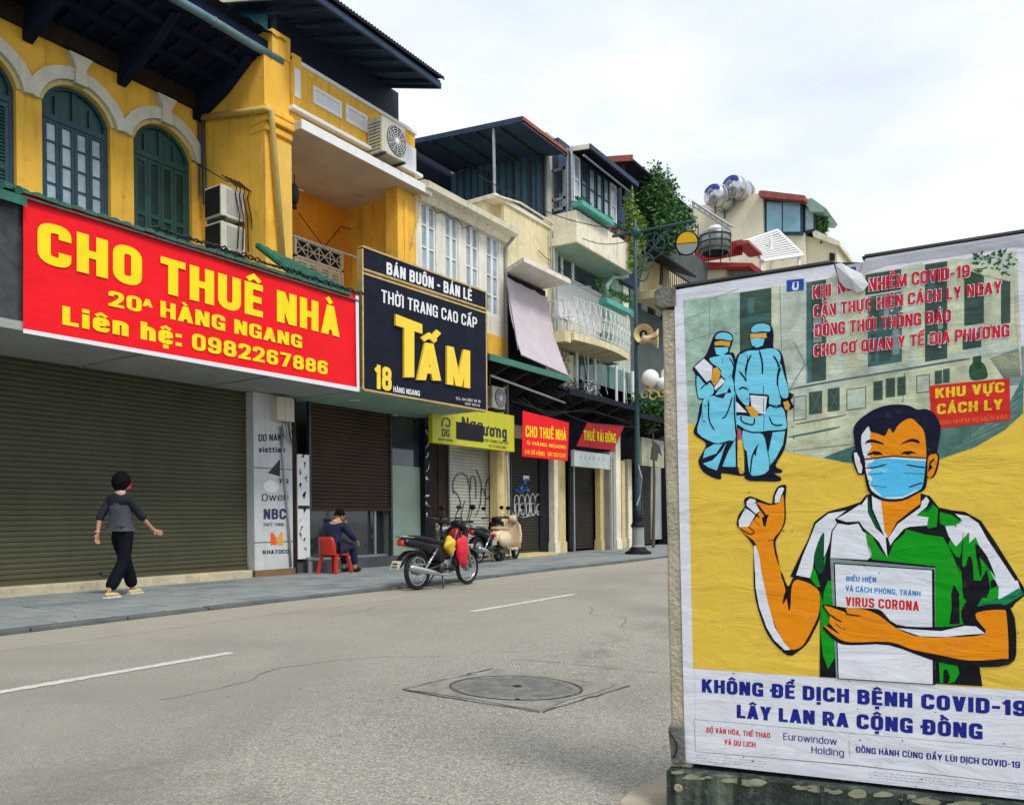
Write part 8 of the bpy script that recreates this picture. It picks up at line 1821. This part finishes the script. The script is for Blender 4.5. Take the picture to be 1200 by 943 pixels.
N = dict(pel=((0, 0, .90), .12), hl=((-.09, 0, .86), .085), kl=((-.09, .16, .49), .058), al=((-.085, .27, .11), .036), hl2=((-.085, .27, .06), .034), tl=((-.09, .42, .035), .026),
         hr=((.09, 0, .86), .085), kr=((.09, -.04, .48), .058), ar=((.09, -.30, .12), .036), hr2=((.09, -.32, .07), .034), tr=((.09, -.17, .03), .026),
         wa=((0, 0, 1.02), .115), ch=((0, -.005, 1.20), .125), nb=((0, -.01, 1.36), .07), nk=((0, 0, 1.43), .047), hd=((0, .01, 1.50), .055),
         sl=((-.155, -.01, 1.33), .052), el=((-.215, -.15, 1.08), .038), Lw=((-.225, -.18, .86), .024), sr=((.155, -.01, 1.33), .052), er=((.215, .15, 1.08), .038), Rw=((.235, .34, .90), .024))
E = [('pel', 'hl'), ('hl', 'kl'), ('kl', 'al'), ('al', 'hl2'), ('hl2', 'tl'), ('pel', 'hr'), ('hr', 'kr'), ('kr', 'ar'), ('ar', 'hr2'), ('hr2', 'tr'), ('pel', 'wa'), ('wa', 'ch'), ('ch', 'nb'), ('nb', 'nk'), ('nk', 'hd'), ('nb', 'sl'), ('sl', 'el'), ('el', 'Lw'), ('nb', 'sr'), ('sr', 'er'), ('er', 'Rw')]
hand(N, E, N['Lw'][0], (-.05, -.1, -1), (0, 1, 0), 'L', .3); hand(N, E, N['Rw'][0], (.1, .85, -.35), (0, .3, 1), 'R', .3)
skin_body('body', N, E, M['skin'], wo_, 'pel')
tr_ = mat('black_trouser_cloth', (.006, .007, .012), .9, spec=.1, bump=.4, bscale=14); 
skin_body('trousers', dict(a=((0, 0, 1.0), .142), pel=((0, 0, .90), .15), hl=((-.09, .01, .84), .108), kl=((-.09, .16, .49), .085), al=((-.085, .285, .085), .088), hr=((.09, 0, .84), .108), kr=((.09, -.04, .48), .085), ar=((.09, -.30, .10), .088)),
          [('pel', 'a'), ('pel', 'hl'), ('hl', 'kl'), ('kl', 'al'), ('pel', 'hr'), ('hr', 'kr'), ('kr', 'ar')], tr_, wo_, 'pel')
skin_body('blouse', dict(nt=((0, -.012, 1.41), .060), nb=((0, -.01, 1.345), .095), ch=((0, -.005, 1.20), .135), sl=((-.16, -.01, 1.325), .072), el=((-.212, -.14, 1.10), .056), e2=((-.22, -.165, 1.02), .050), sr=((.16, -.01, 1.325), .072), er=((.212, .145, 1.09), .056), e3=((.22, .21, 1.03), .050)),
          [('nb', 'nt'), ('nb', 'ch'), ('nb', 'sl'), ('sl', 'el'), ('el', 'e2'), ('nb', 'sr'), ('sr', 'er'), ('er', 'e3')], mat('dark_navy_blouse', (.007, .009, .02), .8, bump=.4, bscale=18), wo_, 'nb')
skin_body('vest', dict(h=((0, -.0, .95), (.160, .128)), wa=((0, 0, 1.04), (.175, .132)), ch=((0, -.005, 1.20), (.182, .135)), u=((0, -.01, 1.31), (.165, .10)), nb=((0, -.012, 1.395), (.078, .070))), [('wa', 'h'), ('wa', 'ch'), ('ch', 'u'), ('u', 'nb')],
          mat('grey_knit_vest', (.055, .062, .075), .9, var=.45, scale=38, bump=.6, bscale=60), wo_, 'wa')
b = B(); b.torus((0, -.005, 1.425), (0, -.15, 1), .056, .014, 20, 8); b.build('collar', mat('pale_collar', (.5, .48, .44), .8), wo_, smooth=True, world=False)
redm = mat('red_mask_cloth', (.60, .02, .03), .7, var=.2, scale=30)
head_parts(wo_, (0, .03, 1.555), R(-22), M['hair'], (.110, .126, .142), maskm=redm, bob=True)
for nm, (x, y, z, dz) in dict(l=(-.088, .335, .035, 0), r=(.09, -.25, .04, .3)).items():
    b = B(); b.v = []; b.ball((0, 0, 0), (.045, .125, .038), 16, 10); b.v = [(x+p[0], y+p[1], z+p[2]-p[1]*dz*.3) for p in b.v]; sh_ = b.build('shoe', mat('pale_yellow_shoe', (.55, .45, .22), .6), wo_, smooth=True, world=False)
    b = B(); b.box(x-.04, x+.04, y-.12, y+.12, .0, .018); b.build('sole', M['cream2'], sh_, world=False)
b = B(); b.torus((-.227, -.185, .885), (0, .1, 1), .031, .006, 16, 6); b.build('bracelet', M['plasticw'], wo_, world=False)

# seated man on a red plastic chair
mp_ = onz(388, 668, .10); m0 = Vector((-11.3, onx(392, 640, -11.3).y, .10))
ch_ = thing('plastic_chair', 'low red plastic chair under the seated man', 'chair', m0, R(6))
b = B(); b.prism([(-.2, -.17, .345), (.2, -.17, .345), (.19, .2, .345), (-.19, .2, .345)], (0, 0, .03)); b.build('seat', M['plasticr'], ch_, bevel=.012, world=False)
b = B(); n_ = 8; vs = []
for j, (z, y, w_) in enumerate(((.36, -.18, .2), (.5, -.20, .2), (.64, -.225, .19), (.70, -.235, .15))):
    for i in range(n_+1): x = -w_+2*w_*i/n_; vs.append((x, y-.04*(1-(x/w_)**2), z))
k = len(vs); vs += [(x, y-.02, z) for x, y, z in vs]; f = [(j*9+i, j*9+i+1, (j+1)*9+i+1, (j+1)*9+i) for j in range(3) for i in range(8)]; f += [tuple(q_+k for q_ in t_) for t_ in f]+[(j*9, (j+1)*9, (j+1)*9+k, j*9+k) for j in range(3)]+[(j*9+8, (j+1)*9+8, (j+1)*9+8+k, j*9+8+k) for j in range(3)]+[(27+i, 28+i, 28+i+k, 27+i+k) for i in range(8)]
b.add(vs, f); b.build('backrest', M['plasticr'], ch_, smooth=True, world=False)
for sx in (-1, 1):
    for sy in (-1, 1):
        b = B(); x, y = sx*.17, sy*.16; b.prism([(x-.028, y-.022, .345), (x+.028, y-.022, .345), (x+.028, y+.022, .345), (x-.028, y+.022, .345)], (sx*.05, sy*.07, -.345)); b.build('leg', M['plasticr'], ch_, world=False)
man = thing('person', 'man in dark navy clothes sitting on the red plastic chair, hand at mouth', 'person', m0, R(6))
N = dict(pel=((0, -.04, .47), .12), hl=((-.10, .02, .46), .085), kl=((-.13, .40, .50), .06), al=((-.12, .42, .12), .04), h2=((-.12, .40, .07), .035), tl=((-.12, .56, .04), .028), hr=((.10, .02, .46), .085), kr=((.13, .38, .52), .06), ar=((.12, .46, .12), .04), h3=((.12, .44, .07), .035), tr=((.12, .60, .04), .028),
         wa=((0, -.05, .60), .12), ch=((0, .0, .80), .13), nb=((0, .06, .95), .075), nk=((0, .10, 1.01), .052), hd=((0, .13, 1.06), .06), sl=((-.175, .05, .92), .058), el=((-.24, .25, .70), .042), Lw=((-.06, .36, .84), .027), sr=((.175, .05, .92), .058), er=((.25, .22, .68), .042), Rw=((.18, .42, .62), .027))
E = [('pel', 'hl'), ('hl', 'kl'), ('kl', 'al'), ('al', 'h2'), ('h2', 'tl'), ('pel', 'hr'), ('hr', 'kr'), ('kr', 'ar'), ('ar', 'h3'), ('h3', 'tr'), ('pel', 'wa'), ('wa', 'ch'), ('ch', 'nb'), ('nb', 'nk'), ('nk', 'hd'), ('nb', 'sl'), ('sl', 'el'), ('el', 'Lw'), ('nb', 'sr'), ('sr', 'er'), ('er', 'Rw')]
hand(N, E, N['Lw'][0], (.5, -.2, .75), (0, 1, .2), 'L', .4); hand(N, E, N['Rw'][0], (-.1, .6, -.5), (1, 0, 0), 'R', .4)
skin_body('body', N, E, M['skin'], man, 'pel')
nj = mat('navy_jacket_cloth', (.008, .012, .045), .8, bump=.4, bscale=14)
skin_body('jacket', dict(pel=((0, -.05, .44), .15), wa=((0, -.06, .60), (.165, .15)), ch=((0, -.01, .80), (.185, .155)), nb=((0, .045, .93), .105), sl=((-.18, .045, .91), .082), el=((-.245, .25, .70), .064), w=((-.09, .34, .81), .046), sr=((.18, .045, .91), .082), er=((.255, .22, .68), .064), w2=((.195, .40, .63), .046)),
          [('wa', 'pel'), ('wa', 'ch'), ('ch', 'nb'), ('nb', 'sl'), ('sl', 'el'), ('el', 'w'), ('nb', 'sr'), ('sr', 'er'), ('er', 'w2')], nj, man, 'wa')
skin_body('trousers', dict(pel=((0, -.05, .45), .155), hl=((-.10, .02, .46), .108), kl=((-.13, .40, .50), .086), al=((-.12, .43, .13), .062), hr=((.10, .02, .46), .108), kr=((.13, .39, .52), .086), ar=((.12, .46, .13), .062)),
          [('pel', 'hl'), ('hl', 'kl'), ('kl', 'al'), ('pel', 'hr'), ('hr', 'kr'), ('kr', 'ar')], nj, man, 'pel')
b = B(); b.torus((0, .075, .985), (0, .4, 1), .064, .014, 18, 8); b.build('collar', M['whitep'], man, smooth=True, world=False)
head_parts(man, (0, .165, 1.10), R(-12), M['hair'], (.088, .105, .118), pitch=R(-22))
for x, y in ((-.12, .47), (.12, .51)):
    b = B(); b.ball((x, y, .045), (.048, .135, .045), 16, 10); b.build('shoe', M['plasticb'], man, smooth=True, world=False)
cup = B(); cup.lathe([(.0, 0), (.028, 0), (.034, .08), (.031, .08), (.026, .005)], (0, 0, 0), n=16); c_ = Matrix.Rotation(R(6), 3, 'Z') @ Vector((.0, .33, .93))+m0; cup.v = [tuple(Vector(p)+c_) for p in cup.v]; tag(cup.build('cup', mat('amber_cup', (.4, .22, .08), .2)), 'small amber cup held to the mouth of the seated man', 'cup')
pm_ = [('left white pail with a red band at the feet of the seated man', 405, 663), ('right white pail at the feet of the seated man by the dark shop step', 423, 660)]
for k, (lab, px, py) in enumerate(pm_):
    p = onz(px, py+3, .10); t = thing('pail', lab, 'pail', (p.x, p.y, .10)); b = B(); b.lathe([(.0, 0), (.085, 0), (.105, .2), (.11, .205), (.11, .215), (.1, .215), (.08, .01)], p, n=20); b.build('bucket', M['plasticw'], t, smooth=True)
    b = B(); b.lathe([(.0945, .07), (.103, .15)], p+Vector((0, 0, .0)), n=20); b.build('label_band', M['plasticr'] if not k else mat('ochre_label', (.5, .25, .05), .5), t)
    b = B(); b.tube([p+Vector((0, -.11, .2)), p+Vector((.08, -.06, .12)), p+Vector((.1, 0, .1)), p+Vector((.08, .06, .12)), p+Vector((0, .11, .2))], .004, 5); b.build('handle', M['steel'], t)
# overhead wires crossing the street fronts
for k, (a_, c_) in enumerate((((746, 270), (560, 205)), ((746, 280), (655, 262)), ((745, 380), (780, 384)), ((746, 500), (608, 452)))):
    p, q_ = onx(a_[0], a_[1], LX if k != 2 else LX), onx(c_[0], c_[1], FX+.1 if k != 2 else LX+1.2); pts = [p.lerp(q_, i/10)-Vector((0, 0, .35*math.sin(math.pi*i/10))) for i in range(11)]; b = B(); b.tube(pts, .012, 5)
    tag(b.build('overhead_wire', M['cable']), ['long thin black wire from the lamp post up to the terrace', 'short thin wire from the lamp post to the cream balcony', 'short wire running right from the lamp post under the horns', 'sagging black wire from the lamp post to the dark canopy'][k], 'wire', 'wires strung from the lamp post')
